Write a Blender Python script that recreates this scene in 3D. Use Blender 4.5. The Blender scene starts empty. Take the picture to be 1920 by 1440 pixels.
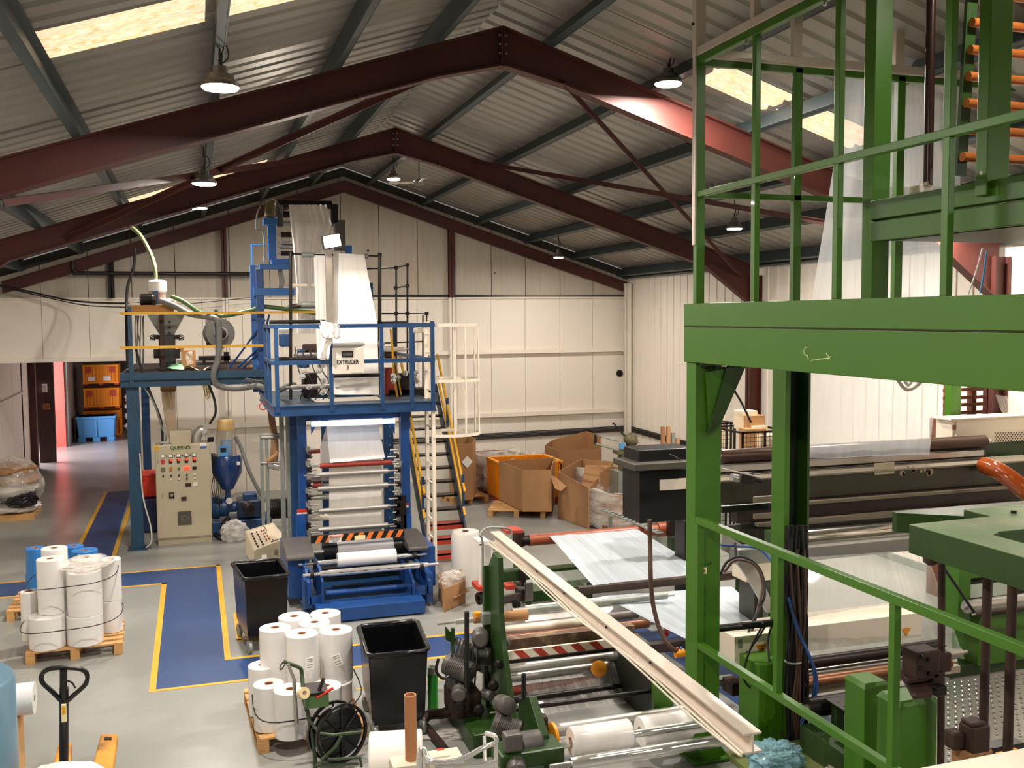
import bpy, bmesh, math, random
from mathutils import Vector, Matrix
from mathutils import noise as mnoise
random.seed(7)
sc = bpy.context.scene
C = sc.collection
PI = math.pi
# ------------------------------------------------------------------ camera
HC = 4.0
FPX = 1837.0
_p, _r, _y = math.radians(3.98), math.radians(-0.44), math.radians(17.95)
_f = Vector((math.sin(_y)*math.cos(_p), math.cos(_y)*math.cos(_p), -math.sin(_p)))
_rt = Vector((math.cos(_y), -math.sin(_y), 0))
_up = _rt.cross(_f)
CA = math.cos(_r)*_rt + math.sin(_r)*_up
CB = -math.sin(_r)*_rt + math.cos(_r)*_up
cam = bpy.data.cameras.new('camera')
cam_o = bpy.data.objects.new('camera', cam)
C.objects.link(cam_o)
cam.sensor_width = 36.0
cam.lens = FPX/1920*36
cam.clip_start = 0.05
cam.clip_end = 200
M = Matrix((CA, CB, -_f)).transposed().to_4x4()
M.translation = Vector((0, 0, HC))
cam_o.matrix_world = M
sc.camera = cam_o
sc.view_settings.view_transform = 'Standard'
sc.view_settings.look = 'None'
sc.view_settings.exposure = 0.42
sc.view_settings.gamma = 1.0
sc.view_settings.use_curve_mapping = False
# world: dull daylight outside
w = bpy.data.worlds.new('world'); sc.world = w
w.use_nodes = True
w.node_tree.nodes['Background'].inputs[0].default_value = (1.0, 0.93, 0.86, 1)
w.node_tree.nodes['Background'].inputs[1].default_value = 0.16

RIDGE_X = 3.4; RIDGE_Z = 7.50; SLOPE = 0.325
YB = 23.1; XR = 10.67; XL = -3.95

def at(px, py, X=None, Y=None, Z=None):
    """point of the place seen at a spot of the photograph, given one of its coordinates"""
    d = _f + CA*((px-960)/FPX) - CB*((py-720)/FPX)
    if X is not None: t = X/d.x
    elif Y is not None: t = Y/d.y
    else: t = (Z-HC)/d.z
    return Vector((0, 0, HC)) + d*t

def roofz(x): return RIDGE_Z - SLOPE*abs(x-RIDGE_X)

# lamps: high bay lights hung from the purlins (position, size)
LAMPS = [((413,157),8.6,1.05), ((383,340),13.4,1.05), ((373,387),18.6,1), ((738,333),19.2,0.9),
         ((1253,152),10.2,1.05), ((1047,480),20.6,0.75), ((1377,425),13.4,0.8)]
LAMP_P = [at(*p, Y=y) for p, y, s in LAMPS]
LAMP_P += [Vector((0.3, 3.0, 6.0)), Vector((5.7, 5.2, 6.85)), Vector((9.3, 10.5, 5.3)), Vector((9.0, 4.0, 5.4)), Vector((7.5, 0.5, 5.8))]
WARM = (1.0, 0.92, 0.83)
POWER = [215, 215, 150, 110, 230, 75, 190, 215, 190, 130, 150, 150]
for i, p in enumerate(LAMP_P):
    l = bpy.data.lights.new('high_bay_light', 'AREA')
    l.shape = 'DISK'; l.size = 0.26
    l.color = WARM
    l.energy = POWER[i]
    o = bpy.data.objects.new('high_bay_light', l)
    o.location = p - Vector((0, 0, 0.06))
    C.objects.link(o)
# floodlight on the extruder platform, aimed forwards and down
l = bpy.data.lights.new('flood_light', 'AREA'); l.shape = 'RECTANGLE'; l.size = 0.25; l.size_y = 0.18
l.energy = 24; l.color = (1, 0.86, 0.72)
o = bpy.data.objects.new('flood_light', l); o.location = at(622, 452, Y=15.55) + Vector((0, -0.12, 0))
o.rotation_euler = (math.radians(-55), 0, math.radians(-8)); C.objects.link(o)
# daylight through the side door of the annexe
l = bpy.data.lights.new('door_daylight', 'AREA'); l.shape = 'RECTANGLE'; l.size = 3.0; l.size_y = 2.6
l.energy = 420; l.color = (1.0, 0.82, 0.88)
o = bpy.data.objects.new('door_daylight', l); o.location = (-5.6, 31.2, 2.2)
o.rotation_euler = (0, math.radians(-70), 0); C.objects.link(o)

# ------------------------------------------------------------------ materials
MATS = {}
def lin(h):
    h = h.lstrip('#'); v = [int(h[i:i+2], 16)/255 for i in (0, 2, 4)]
    return tuple((c/12.92 if c <= 0.04045 else ((c+0.055)/1.055)**2.4) for c in v) + (1,)
def mat(name, col, rough=0.5, metal=0.0, var=0.12, scale=6.0, bump=0.0, emit=None, es=1.0, alpha=None, dirt=None, dirt_amt=0.5, stretch=None, coat=0.0):
    if name in MATS: return MATS[name]
    m = bpy.data.materials.new(name); m.use_nodes = True
    nt = m.node_tree; N = nt.nodes; L = nt.links
    b = N['Principled BSDF']
    b.inputs['Roughness'].default_value = rough
    b.inputs['Metallic'].default_value = metal
    if coat: b.inputs['Coat Weight'].default_value = coat
    c = lin(col) if isinstance(col, str) else tuple(col)+(1,)
    tc = N.new('ShaderNodeTexCoord')
    src = tc.outputs['Object']
    if stretch:
        mp = N.new('ShaderNodeMapping'); mp.inputs['Scale'].default_value = stretch
        L.new(src, mp.inputs['Vector']); src = mp.outputs['Vector']
    nz = N.new('ShaderNodeTexNoise'); nz.inputs['Scale'].default_value = scale; nz.inputs['Detail'].default_value = 4
    L.new(src, nz.inputs['Vector'])
    mx = N.new('ShaderNodeMix'); mx.data_type = 'RGBA'
    mx.inputs['A'].default_value = tuple(x*(1-var) for x in c[:3])+(1,)
    mx.inputs['B'].default_value = tuple(min(1, x*(1+var)) for x in c[:3])+(1,)
    L.new(nz.outputs['Fac'], mx.inputs['Factor'])
    out = mx.outputs['Result']
    if dirt:
        n2 = N.new('ShaderNodeTexNoise'); n2.inputs['Scale'].default_value = scale*0.37; n2.inputs['Detail'].default_value = 8; n2.inputs['Roughness'].default_value = 0.7
        L.new(src, n2.inputs['Vector'])
        r = N.new('ShaderNodeValToRGB'); r.color_ramp.elements[0].position = 0.48; r.color_ramp.elements[1].position = 0.68
        r.color_ramp.elements[1].color = (dirt_amt,)*3+(1,)
        r.color_ramp.elements[0].color = (0, 0, 0, 1)
        L.new(n2.outputs['Fac'], r.inputs['Fac'])
        m2 = N.new('ShaderNodeMix'); m2.data_type = 'RGBA'
        L.new(r.outputs['Color'], m2.inputs['Factor']); L.new(out, m2.inputs['A']); m2.inputs['B'].default_value = lin(dirt)
        out = m2.outputs['Result']
    L.new(out, b.inputs['Base Color'])
    if bump:
        bp = N.new('ShaderNodeBump'); bp.inputs['Strength'].default_value = bump; bp.inputs['Distance'].default_value = 0.02
        n3 = N.new('ShaderNodeTexNoise'); n3.inputs['Scale'].default_value = scale*3; n3.inputs['Detail'].default_value = 5
        L.new(src, n3.inputs['Vector']); L.new(n3.outputs['Fac'], bp.inputs['Height']); L.new(bp.outputs['Normal'], b.inputs['Normal'])
    if emit:
        b.inputs['Emission Color'].default_value = lin(emit); b.inputs['Emission Strength'].default_value = es
    if alpha is not None:
        b.inputs['Alpha'].default_value = alpha
    MATS[name] = m
    return m
def film(name, col, opacity=0.5, rough=0.2, streak=(30, 1, 1), var=0.5, trans=0.4):
    """thin polythene: partly clear, partly milky, with streaks along the web"""
    m = bpy.data.materials.new(name); m.use_nodes = True
    nt = m.node_tree; N = nt.nodes; L = nt.links
    for n in list(N): N.remove(n)
    out = N.new('ShaderNodeOutputMaterial')
    tr = N.new('ShaderNodeBsdfTransparent'); tr.inputs[0].default_value = (0.97, 0.97, 0.97, 1)
    df = N.new('ShaderNodeBsdfPrincipled'); df.inputs['Base Color'].default_value = lin(col); df.inputs['Roughness'].default_value = rough
    tl = N.new('ShaderNodeBsdfTranslucent'); tl.inputs[0].default_value = lin(col)
    m1 = N.new('ShaderNodeMixShader'); m1.inputs[0].default_value = trans
    L.new(df.outputs[0], m1.inputs[1]); L.new(tl.outputs[0], m1.inputs[2])
    m2 = N.new('ShaderNodeMixShader')
    uv = N.new('ShaderNodeTexCoord'); mp = N.new('ShaderNodeMapping'); mp.inputs['Scale'].default_value = streak
    L.new(uv.outputs['UV'], mp.inputs['Vector'])
    nz = N.new('ShaderNodeTexNoise'); nz.inputs['Scale'].default_value = 1.0; nz.inputs['Detail'].default_value = 5; nz.inputs['Roughness'].default_value = 0.65
    L.new(mp.outputs[0], nz.inputs['Vector'])
    r = N.new('ShaderNodeMapRange'); r.inputs['From Min'].default_value = 0.3; r.inputs['From Max'].default_value = 0.7
    r.inputs['To Min'].default_value = max(0, opacity*(1-var)); r.inputs['To Max'].default_value = min(1, opacity*(1+var))
    L.new(nz.outputs['Fac'], r.inputs['Value']); L.new(r.outputs[0], m2.inputs[0])
    bp = N.new('ShaderNodeBump'); bp.inputs['Strength'].default_value = 0.22; bp.inputs['Distance'].default_value = 0.02
    L.new(nz.outputs['Fac'], bp.inputs['Height']); L.new(bp.outputs['Normal'], df.inputs['Normal'])
    L.new(tr.outputs[0], m2.inputs[1]); L.new(m1.outputs[0], m2.inputs[2]); L.new(m2.outputs[0], out.inputs[0])
    MATS[name] = m
    return m

STEEL = mat('bare_steel', '#b0aca6', 0.32, 0.75, 0.1)
CHROME = mat('chrome', '#e6e4e0', 0.2, 0.8, 0.04)
ALU = mat('dull_aluminium', '#b9b5ae', 0.4, 0.7, 0.08)
GALV = mat('galvanised_steel', '#8f938c', 0.5, 0.5, 0.15, 12)
BLACK = mat('black_plastic', '#0d0d0e', 0.35, 0, 0.2)
RUBBER = mat('black_rubber', '#141312', 0.6, 0, 0.2)
DKSTEEL = mat('dark_oily_steel', '#2a2422', 0.4, 0.6, 0.3, 9)
RUSTY = mat('rusty_brown_steel', '#3d2a22', 0.6, 0.4, 0.35, 14, dirt='#22160f', dirt_amt=0.7)
MOTORGREY = mat('grey_motor_paint', '#5a5652', 0.45, 0.2, 0.2, 8)
GREEN = mat('green_machine_paint', '#396907', 0.42, 0, 0.10, 2.0, dirt='#456012', dirt_amt=0.5, coat=0.08)
GREEND = mat('dark_green_machine_paint', '#234012', 0.4, 0, 0.2, 4.0, dirt='#1d2412', dirt_amt=0.7)
OLIVE = mat('worn_olive_paint', '#2d2b18', 0.4, 0.1, 0.2, 3.0, dirt='#17140b', dirt_amt=0.7)
BLUE = mat('blue_machine_paint', '#144484', 0.38, 0, 0.12, 4.0, dirt='#152a48', dirt_amt=0.5, coat=0.2)
BLUEB = mat('bright_blue_paint', '#2665ab', 0.4, 0, 0.1, 4.0)
BLUED = mat('navy_platform_paint', '#1a3f69', 0.4, 0, 0.12, 4.0, dirt='#1a2c40', dirt_amt=0.5)
PETROL = mat('petrol_blue_paint', '#1d425c', 0.45, 0, 0.12, 4.0, dirt='#1f2f3a', dirt_amt=0.5)
CREAM = mat('cream_paint', '#e6d9c6', 0.5, 0, 0.05, 2.0)
CREAMM = mat('cream_mezzanine_paint', '#cfc2b4', 0.35, 0.2, 0.05, 2.0)
BEIGE = mat('beige_cabinet_paint', '#b7ab90', 0.45, 0, 0.05, 3.0)
YELLOW = mat('yellow_paint', '#e2a81c', 0.45, 0, 0.1, 8)
RED = mat('red_paint', '#b03a26', 0.45, 0, 0.12, 8)
WHITE = mat('white_plastic', '#e9e4dc', 0.4, 0, 0.04, 5)
KRAFT = mat('cardboard', '#a67b52', 0.85, 0, 0.08, 5, bump=0.1)
KRAFTD = mat('dark_cardboard', '#8f6440', 0.85, 0, 0.1, 5)
WOOD = mat('pallet_wood', '#c99a63', 0.75, 0, 0.2, 5, stretch=(1, 6, 6), bump=0.2)
WOODD = mat('old_pallet_wood', '#6a3c26', 0.8, 0, 0.3, 5, stretch=(6, 1, 1), bump=0.2)
COPPER = mat('copper_coloured_roller', '#b5672c', 0.35, 0.3, 0.12, 5)
MAGENTA = mat('brick_red_roller', '#8c2f22', 0.4, 0, 0.12, 5)
ORANGE = mat('orange_plastic', '#e8930f', 0.45, 0, 0.08, 5)
BLUEP = mat('light_blue_plastic', '#4b93cf', 0.5, 0, 0.06, 3)
REDBIN = mat('red_plastic', '#c8321e', 0.45, 0, 0.08, 3)

# ------------------------------------------------------------------ mesh helpers
class MB:
    def __init__(s): s.v = []; s.f = []; s.uv = None
    def add(s, vs, fs):
        n = len(s.v); s.v += [Vector(v) for v in vs]; s.f += [tuple(i+n for i in f) for f in fs]; return s
    def box(s, x0, x1, y0, y1, z0, z1):
        if x0 > x1: x0, x1 = x1, x0
        if y0 > y1: y0, y1 = y1, y0
        if z0 > z1: z0, z1 = z1, z0
        return s.add([(x0,y0,z0),(x1,y0,z0),(x1,y1,z0),(x0,y1,z0),(x0,y0,z1),(x1,y0,z1),(x1,y1,z1),(x0,y1,z1)],
                     [(0,3,2,1),(4,5,6,7),(0,1,5,4),(1,2,6,5),(2,3,7,6),(3,0,4,7)])
    def hexa(s, b, t):
        return s.add(list(b)+list(t), [(3,2,1,0),(4,5,6,7),(0,1,5,4),(1,2,6,5),(2,3,7,6),(3,0,4,7)])
    def beam(s, p0, p1, w, h, up=(0,0,1)):
        p0 = Vector(p0); p1 = Vector(p1); d = (p1-p0).normalized(); up = Vector(up)
        sd = d.cross(up)
        if sd.length < 1e-4: sd = d.cross(Vector((0,1,0)))
        sd.normalize(); u = sd.cross(d)
        a = sd*w/2; b = u*h/2
        return s.hexa([p0-a-b, p0+a-b, p0+a+b, p0-a+b], [p1-a-b, p1+a-b, p1+a+b, p1-a+b])
    def ibeam(s, p0, p1, w, h, t=0.02, up=(0,0,1)):
        p0 = Vector(p0); p1 = Vector(p1); d = (p1-p0).normalized(); sd = d.cross(Vector(up)).normalized(); u = sd.cross(d)
        s.beam(p0, p1, t, h, up)
        for k in (-1, 1): s.beam(p0+u*k*(h-t)/2, p1+u*k*(h-t)/2, w, t, up)
        return s
    def cyl(s, p0, p1, r, n=16, r1=None, caps=True):
        p0 = Vector(p0); p1 = Vector(p1); r1 = r if r1 is None else r1
        d = (p1-p0).normalized(); a = d.orthogonal().normalized(); b = d.cross(a)
        vs = []
        for p, q in ((p0, r), (p1, r1)):
            for i in range(n):
                t = 2*PI*i/n; vs.append(p + a*math.cos(t)*q + b*math.sin(t)*q)
        fs = [(i, (i+1)%n, n+(i+1)%n, n+i) for i in range(n)]
        if caps: fs += [tuple(reversed(range(n))), tuple(range(n, 2*n))]
        return s.add(vs, fs)
    def lathe(s, prof, o, ax=(0,0,1), n=24, closed=False):
        """prof: (r, h) pairs along axis ax from o"""
        o = Vector(o); d = Vector(ax).normalized(); a = d.orthogonal().normalized(); b = d.cross(a)
        vs = []
        for r, h in prof:
            for i in range(n):
                t = 2*PI*i/n; vs.append(o + d*h + (a*math.cos(t) + b*math.sin(t))*max(r, 1e-4))
        m = len(prof); fs = []
        for j in range(m-1 + (1 if closed else 0)):
            k = (j+1) % m
            fs += [(j*n+i, j*n+(i+1)%n, k*n+(i+1)%n, k*n+i) for i in range(n)]
        return s.add(vs, fs)
    def tube(s, pts, r, n=8, caps=True):
        pts = [Vector(p) for p in pts]; m = len(pts); vs = []; prev = None
        for j, p in enumerate(pts):
            d = (pts[min(j+1, m-1)] - pts[max(j-1, 0)]).normalized()
            if prev is None: a = d.orthogonal().normalized()
            else:
                a = prev - d*prev.dot(d)
                a = a.normalized() if a.length > 1e-5 else d.orthogonal().normalized()
            prev = a; b = d.cross(a); rr = r[j] if isinstance(r, (list, tuple)) else r
            for i in range(n):
                t = 2*PI*i/n; vs.append(p + (a*math.cos(t) + b*math.sin(t))*rr)
        fs = [(j*n+i, j*n+(i+1)%n, (j+1)*n+(i+1)%n, (j+1)*n+i) for j in range(m-1) for i in range(n)]
        if caps: fs += [tuple(reversed(range(n))), tuple(range((m-1)*n, m*n))]
        return s.add(vs, fs)
    def prism(s, poly, d):
        """poly: list of 3-D points of one face; d: extrusion vector"""
        poly = [Vector(p) for p in poly]; d = Vector(d); n = len(poly)
        return s.add(poly+[p+d for p in poly], [tuple(reversed(range(n))), tuple(range(n, 2*n))] + [(i, (i+1)%n, n+(i+1)%n, n+i) for i in range(n)])
    def grid(s, fn, nu, nv):
        n0 = len(s.v)
        if s.uv is None: s.uv = {}
        for j in range(nv+1):
            for i in range(nu+1):
                s.uv[len(s.v)] = (i/nu, j/nv)
                s.v.append(Vector(fn(i/nu, j/nv)))
        W = nu+1
        for j in range(nv):
            for i in range(nu):
                a = n0+j*W+i; s.f.append((a, a+1, a+W+1, a+W))
        return s
    def build(s, name, m, parent=None, smooth=None, bevel=0.0, thick=0.0):
        me = bpy.data.meshes.new(name)
        off = Vector((0,0,0)); q = parent
        while q is not None: off += q.location; q = q.parent
        me.from_pydata([v-off for v in s.v], [], s.f)
        if s.uv:
            ul = me.uv_layers.new(name='UVMap')
            for lp in me.loops:
                ul.data[lp.index].uv = s.uv.get(lp.vertex_index, (0, 0))
        me.materials.append(m)
        if smooth is not None:
            me.polygons.foreach_set('use_smooth', [True]*len(me.polygons))
            try: me.set_sharp_from_angle(angle=math.radians(smooth))
            except Exception: pass
        me.update()
        o = bpy.data.objects.new(name, me); C.objects.link(o)
        if parent is not None: o.parent = parent
        if bevel:
            b = o.modifiers.new('bevel', 'BEVEL'); b.width = bevel; b.segments = 2; b.limit_method = 'ANGLE'
        if thick:
            b = o.modifiers.new('thickness', 'SOLIDIFY'); b.thickness = thick; b.offset = 0
        return o
def tag(o, label, cat, group=None):
    o['label'] = label; o['category'] = cat
    if group: o['group'] = group
    return o
def thing(name, label, cat, loc=(0,0,0), group=None):
    o = bpy.data.objects.new(name, None); C.objects.link(o); o.location = loc; o.empty_display_size = 0.2
    return tag(o, label, cat, group)
def struct(o, label=None):
    o['kind'] = 'structure'
    if label: o['label'] = label
    return o
def sroot(name, loc=(0,0,0)):
    o = bpy.data.objects.new(name, None); C.objects.link(o); o.location = loc; o['kind'] = 'structure'; return o
def dup(root, loc, label, rotz=None, group=None):
    r = root.copy(); C.objects.link(r); r.location = loc; r['label'] = label
    if rotz is not None: r.rotation_euler = (0, 0, rotz)
    if group: r['group'] = group
    def rec(src, dst):
        for ch in list(src.children):
            c = ch.copy(); C.objects.link(c); c.parent = dst; rec(ch, c)
    rec(root, r); return r
def B(name, x0, x1, y0, y1, z0, z1, m, parent=None, bevel=0.0):
    return MB().box(x0, x1, y0, y1, z0, z1).build(name, m, parent, bevel=bevel)
def bez(pts, n=8):
    """smooth curve through points (Catmull-Rom)"""
    P = [Vector(p) for p in pts]; P = [2*P[0]-P[1]] + P + [2*P[-1]-P[-2]]; out = []
    for i in range(1, len(P)-2):
        for k in range(n):
            t = k/n; a, b, c, d = P[i-1:i+3]
            out.append(0.5*((2*b)+(c-a)*t+(2*a-5*b+4*c-d)*t*t+(3*b-a-3*c+d)*t**3))
    out.append(P[-2]); return out
FONT = {}
def text(name, s, size, loc, m, parent, rot=(PI/2, 0, 0), bold=0.0, align='CENTER'):
    cu = bpy.data.curves.new('lettering', 'FONT'); cu.body = s; cu.size = size; cu.align_x = align; cu.align_y = 'CENTER'
    cu.extrude = 0.001; cu.offset = bold
    t = bpy.data.objects.new('tmp', cu); C.objects.link(t)
    dg = bpy.context.evaluated_depsgraph_get()
    me = bpy.data.meshes.new_from_object(t.evaluated_get(dg)); bpy.data.objects.remove(t)
    me.materials.clear(); me.materials.append(m)
    o = bpy.data.objects.new(name, me); C.objects.link(o)
    off = Vector((0,0,0)); q = parent
    while q is not None: off += q.location; q = q.parent
    o.location = Vector(loc)-off; o.rotation_euler = rot; o.parent = parent; return o
# ------------------------------------------------------------------ shell
FLOOR = mat('grey_painted_concrete', '#8a8b86', 0.30, 0, 0.10, 0.9, dirt='#a8a6a0', dirt_amt=0.6, bump=0.04)
WALLW = mat('white_wall_panel', '#efe6d8', 0.5, 0, 0.03, 1.2)
WALLU = mat('grubby_upper_wall_panel', '#bdb3a4', 0.6, 0, 0.10, 1.4, dirt='#a5957e', dirt_amt=0.5, stretch=(4, 1, 0.6))
ROOFM = mat('pale_roof_sheet', '#a5a098', 0.40, 0.1, 0.09, 1.2, dirt='#8a8478', dirt_amt=0.6)
PURL = mat('dark_grey_purlin', '#3f4a4c', 0.5, 0.2, 0.15, 3)
OXIDE = mat('red_oxide_steel', '#4d2019', 0.55, 0.0, 0.18, 3, dirt='#2a1411', dirt_amt=0.5)
BLUEF = mat('blue_floor_paint', '#24406f', 0.4, 0, 0.10, 1.6, dirt='#364f7d', dirt_amt=0.4)
YELF = mat('yellow_floor_line', '#d9a425', 0.5, 0, 0.15, 4, dirt='#a8822c', dirt_amt=0.5)

fl = struct(B('floor', -9, 12, -4, 40, -0.15, 0, FLOOR))
# walkway: blue floor paint with yellow edging lines, 2 mm thick
mb = MB()
mb.box(-5, 0.235, 15.52, 16.33, 0, 0.002); mb.box(-0.5, 0.235, 11.02, 15.52, 0, 0.002)
mb.box(0.235, 5.4, 11.02, 11.72, 0, 0.002)
mb.hexa([(-2.0,16.33,0),(-1.42,16.33,0),(-1.5,24.3,0),(-2.05,24.3,0)], [(-2.0,16.33,0.002),(-1.42,16.33,0.002),(-1.5,24.3,0.002),(-2.05,24.3,0.002)])
mb.box(5.2, 5.9, 6.0, 11.02, 0, 0.002)
mb.build('walkway_paint', BLUEF, fl)
mb = MB(); L = 0.07
mb.box(0.235, 0.235+L, 11.72, 16.39, 0, 0.004); mb.box(-1.4, 0.235+L, 16.33, 16.39, 0, 0.004); mb.box(-5, -2.0, 16.33, 16.39, 0, 0.004)
mb.box(-0.5-L, -0.5, 10.96, 15.52, 0, 0.004); mb.box(-5, -0.5, 15.46, 15.52, 0, 0.004)
mb.box(-0.5, 5.2, 10.96, 11.02, 0, 0.004); mb.box(0.305, 5.9, 11.72, 11.78, 0, 0.004)
mb.box(-2.07, -2.0, 16.39, 24.3, 0, 0.004); mb.box(-1.43, -1.36, 16.39, 24.3, 0, 0.004)
# bin bay outlines
mb.box(0.40, 0.46, 12.4, 13.6, 0, 0.004); mb.box(0.40, 1.1, 12.38, 12.44, 0, 0.004)
mb.box(1.55, 2.6, 10.3, 10.33, 0, 0.004)
mb.build('yellow_line', YELF, fl)

# roof sheets, real ribs running down the slope
def roof_slope(side):
    prof = []; y = -3.2; pitch = 0.32
    sky = [(7.9, 8.66), (13.6, 14.45), (18.3, 19.12)] if side < 0 else [(9.78, 10.5), (3.2, 3.95)]
    xe = XL-0.1 if side < 0 else XR+0.1
    segs = []
    xs = (RIDGE_X, -0.02, 0.0) 
    skx = [(-1.03, 0.16), (0.32, 1.35)] if side < 0 else [(5.7, 6.62), (6.73, 7.85)]
    # strips along Y
    def strip(mb, y0, y1, xa, xb, dz=0.0):
        y = y0
        while y < y1-1e-4:
            ye = min(y+pitch, y1)
            ys = [y, y+(ye-y)*0.62, y+(ye-y)*0.70, y+(ye-y)*0.92, ye]; zs = [0, 0, 0.035, 0.035, 0]
            for k in range(4):
                a = (xa, ys[k], roofz(xa)+zs[k]+dz); b = (xb, ys[k], roofz(xb)+zs[k]+dz)
                c = (xb, ys[k+1], roofz(xb)+zs[k+1]+dz); d = (xa, ys[k+1], roofz(xa)+zs[k+1]+dz)
                mb.add([a, b, c, d], [(0,1,2,3)])
            y = ye
    mb = MB(); gl = MB()
    cuts = [-3.2]+[v for s in sorted(sky) for v in s]+[YB+0.1]
    for i in range(len(cuts)-1):
        y0, y1 = cuts[i], cuts[i+1]
        if i % 2 == 0: strip(mb, y0, y1, RIDGE_X, xe)
        else:
            a = sorted([v for s in skx for v in s], key=lambda v: side*v)
            e = [RIDGE_X]+a+[xe]
            for k in range(len(e)-1):
                strip(mb if k % 2 == 0 else gl, y0, y1, e[k], e[k+1])
    return mb, gl
SKY = mat('daylit_translucent_sheet', '#f2d3a0', 0.5, 0, 0.2, 3, emit='#ffd7a0', es=0.85, stretch=(1.5, 8, 1))
nt = SKY.node_tree; bb = nt.nodes['Principled BSDF']
nz = nt.nodes.new('ShaderNodeTexNoise'); nz.inputs['Scale'].default_value = 14; nz.inputs['Detail'].default_value = 8; nz.inputs['Roughness'].default_value = 0.8
tcx = nt.nodes.new('ShaderNodeTexCoord'); mpx = nt.nodes.new('ShaderNodeMapping'); mpx.inputs['Scale'].default_value = (0.8, 3.5, 1)
nt.links.new(tcx.outputs['Object'], mpx.inputs[0]); nt.links.new(mpx.outputs[0], nz.inputs['Vector'])
rp = nt.nodes.new('ShaderNodeValToRGB'); rp.color_ramp.elements[0].position = 0.36; rp.color_ramp.elements[0].color = lin('#c07a38')
rp.color_ramp.elements[1].position = 0.6; rp.color_ramp.elements[1].color = lin('#fff0d2')
nt.links.new(nz.outputs['Fac'], rp.inputs[0]); nt.links.new(rp.outputs[0], bb.inputs['Emission Color'])
for side, nm in ((-1, 'left'), (1, 'right')):
    mb, gl = roof_slope(side)
    r = struct(mb.build('ceiling', ROOFM, None, thick=0.004))
    g = gl.build('skylight_sheet', SKY, r)
ridge = struct(MB().beam((RIDGE_X-0.1, -3, RIDGE_Z-0.015), (RIDGE_X-0.1, YB, RIDGE_Z-0.06+0.03), 0.03, 0.01).build('trim_1', PURL))

# purlins: dark grey Z sections along the building, under the sheets
PX = [-3.45, -2.28, -1.08, 0.24, 1.5, 2.62, 4.06, 5.36, 6.68, 7.96, 9.18, 10.45]
pr = sroot('trim_2')
for x in PX+[10.62]:
    z = roofz(x)-0.02; s = -1 if x < RIDGE_X else 1; h = 0.23
    u = Vector((s*SLOPE, 0, 1)).normalized()
    mb = MB()
    a = Vector((x, -3, z)) - u*h/2; b = Vector((x, YB, z)) - u*h/2
    mb.beam(a, b, 0.012, h, u)
    sd = Vector((1, 0, -s*SLOPE)).normalized()
    mb.beam(a+u*(h/2-0.01)+sd*0.035, b+u*(h/2-0.01)+sd*0.035, 0.07, 0.012, u)
    mb.beam(a-u*(h/2-0.01)-sd*0.04, b-u*(h/2-0.01)-sd*0.04, 0.08, 0.014, u)
    mb.build('purlin', PURL, pr)
# portal frames
def portal(y, back=False):
    root = sroot('trim_3', (RIDGE_X, y, 0))
    d = 0.36; w = 0.17; zo = 0.25
    def zt(x): return roofz(x)-zo
    if back: w = 0.12; d = 0.26; zo = 0.36
    for s, xe in ((-1, XL+0.15), (1, XR-0.15)):
        mb = MB()
        # web as sloped plate with flanges
        def pt(x, dz): return Vector((x, y, zt(x)-dz))
        h = 0.0 if back else 0.25
        xk = RIDGE_X+s*0.75
        mb.add([pt(RIDGE_X,0)+Vector((0,-.008,0)), pt(xe,0)+Vector((0,-.008,0)), pt(xe,d)+Vector((0,-.008,0)), pt(xk,d)+Vector((0,-.008,0)), pt(RIDGE_X,d+(0.0 if back else 0.07))+Vector((0,-.008,0)),
                pt(RIDGE_X,0)+Vector((0,.008,0)), pt(xe,0)+Vector((0,.008,0)), pt(xe,d)+Vector((0,.008,0)), pt(xk,d)+Vector((0,.008,0)), pt(RIDGE_X,d+(0.0 if back else 0.07))+Vector((0,.008,0))],
               [(0,1,2,3,4),(9,8,7,6,5),(0,5,6,1),(1,6,7,2),(2,7,8,3),(3,8,9,4)])
        mb.beam(pt(RIDGE_X, 0.01), pt(xe, 0.01), w, 0.02, (0,0,1))
        xh = xe-s*1.1
        mb.beam(pt(xk, d), pt(xh, d), w, 0.02)
        mb.beam(pt(xk, d), pt(RIDGE_X, d+(0 if back else 0.07)), w, 0.02)
        # eaves haunch
        if not back:
            mb.prism([pt(xh,d)+Vector((0,-.008,0)), pt(xe,d)+Vector((0,-.008,0)), pt(xe,d+0.45)+Vector((0,-.008,0))], (0,.016,0))
            mb.beam(pt(xh, d), pt(xe, d+0.45), w, 0.02)
        o = mb.build('rafter', OXIDE, root)
        # purlin cleats and end plate bolts
        mb = MB()
        if not back:
            mb.box(RIDGE_X+s*0.005, RIDGE_X+s*0.022, y-w/2, y+w/2, zt(RIDGE_X)-d-0.09, zt(RIDGE_X)-0.02)
            mb.build('apex_plate', OXIDE, root)
            bm_ = MB()
            for dz in (0.1, 0.2, 0.3):
                for yy in (-0.05, 0.05): bm_.cyl((RIDGE_X+s*0.022, y+yy, zt(RIDGE_X)-dz), (RIDGE_X+s*0.045, y+yy, zt(RIDGE_X)-dz), 0.013, 6)
            bm_.build('bolt', STEEL, root)['kind'] = 'stuff'
        # column
        mb = MB()
        if s > 0 or not back:
            mb.ibeam((xe+s*0.0, y, 0), (xe+s*0.0, y, zt(xe)-d*0.5), w, 0.26, 0.02, (1,0,0)) if not back else mb.ibeam((xe, y-0.06, 0), (xe, y-0.06, 4.8), 0.1, 0.16, 0.012, (1,0,0))
            mb.build('column', OXIDE if not back else WALLW, root)
    return root
for y in (-1.55, 4.62, 10.79, 16.96): portal(y)
portal(YB-0.16, True)
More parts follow.
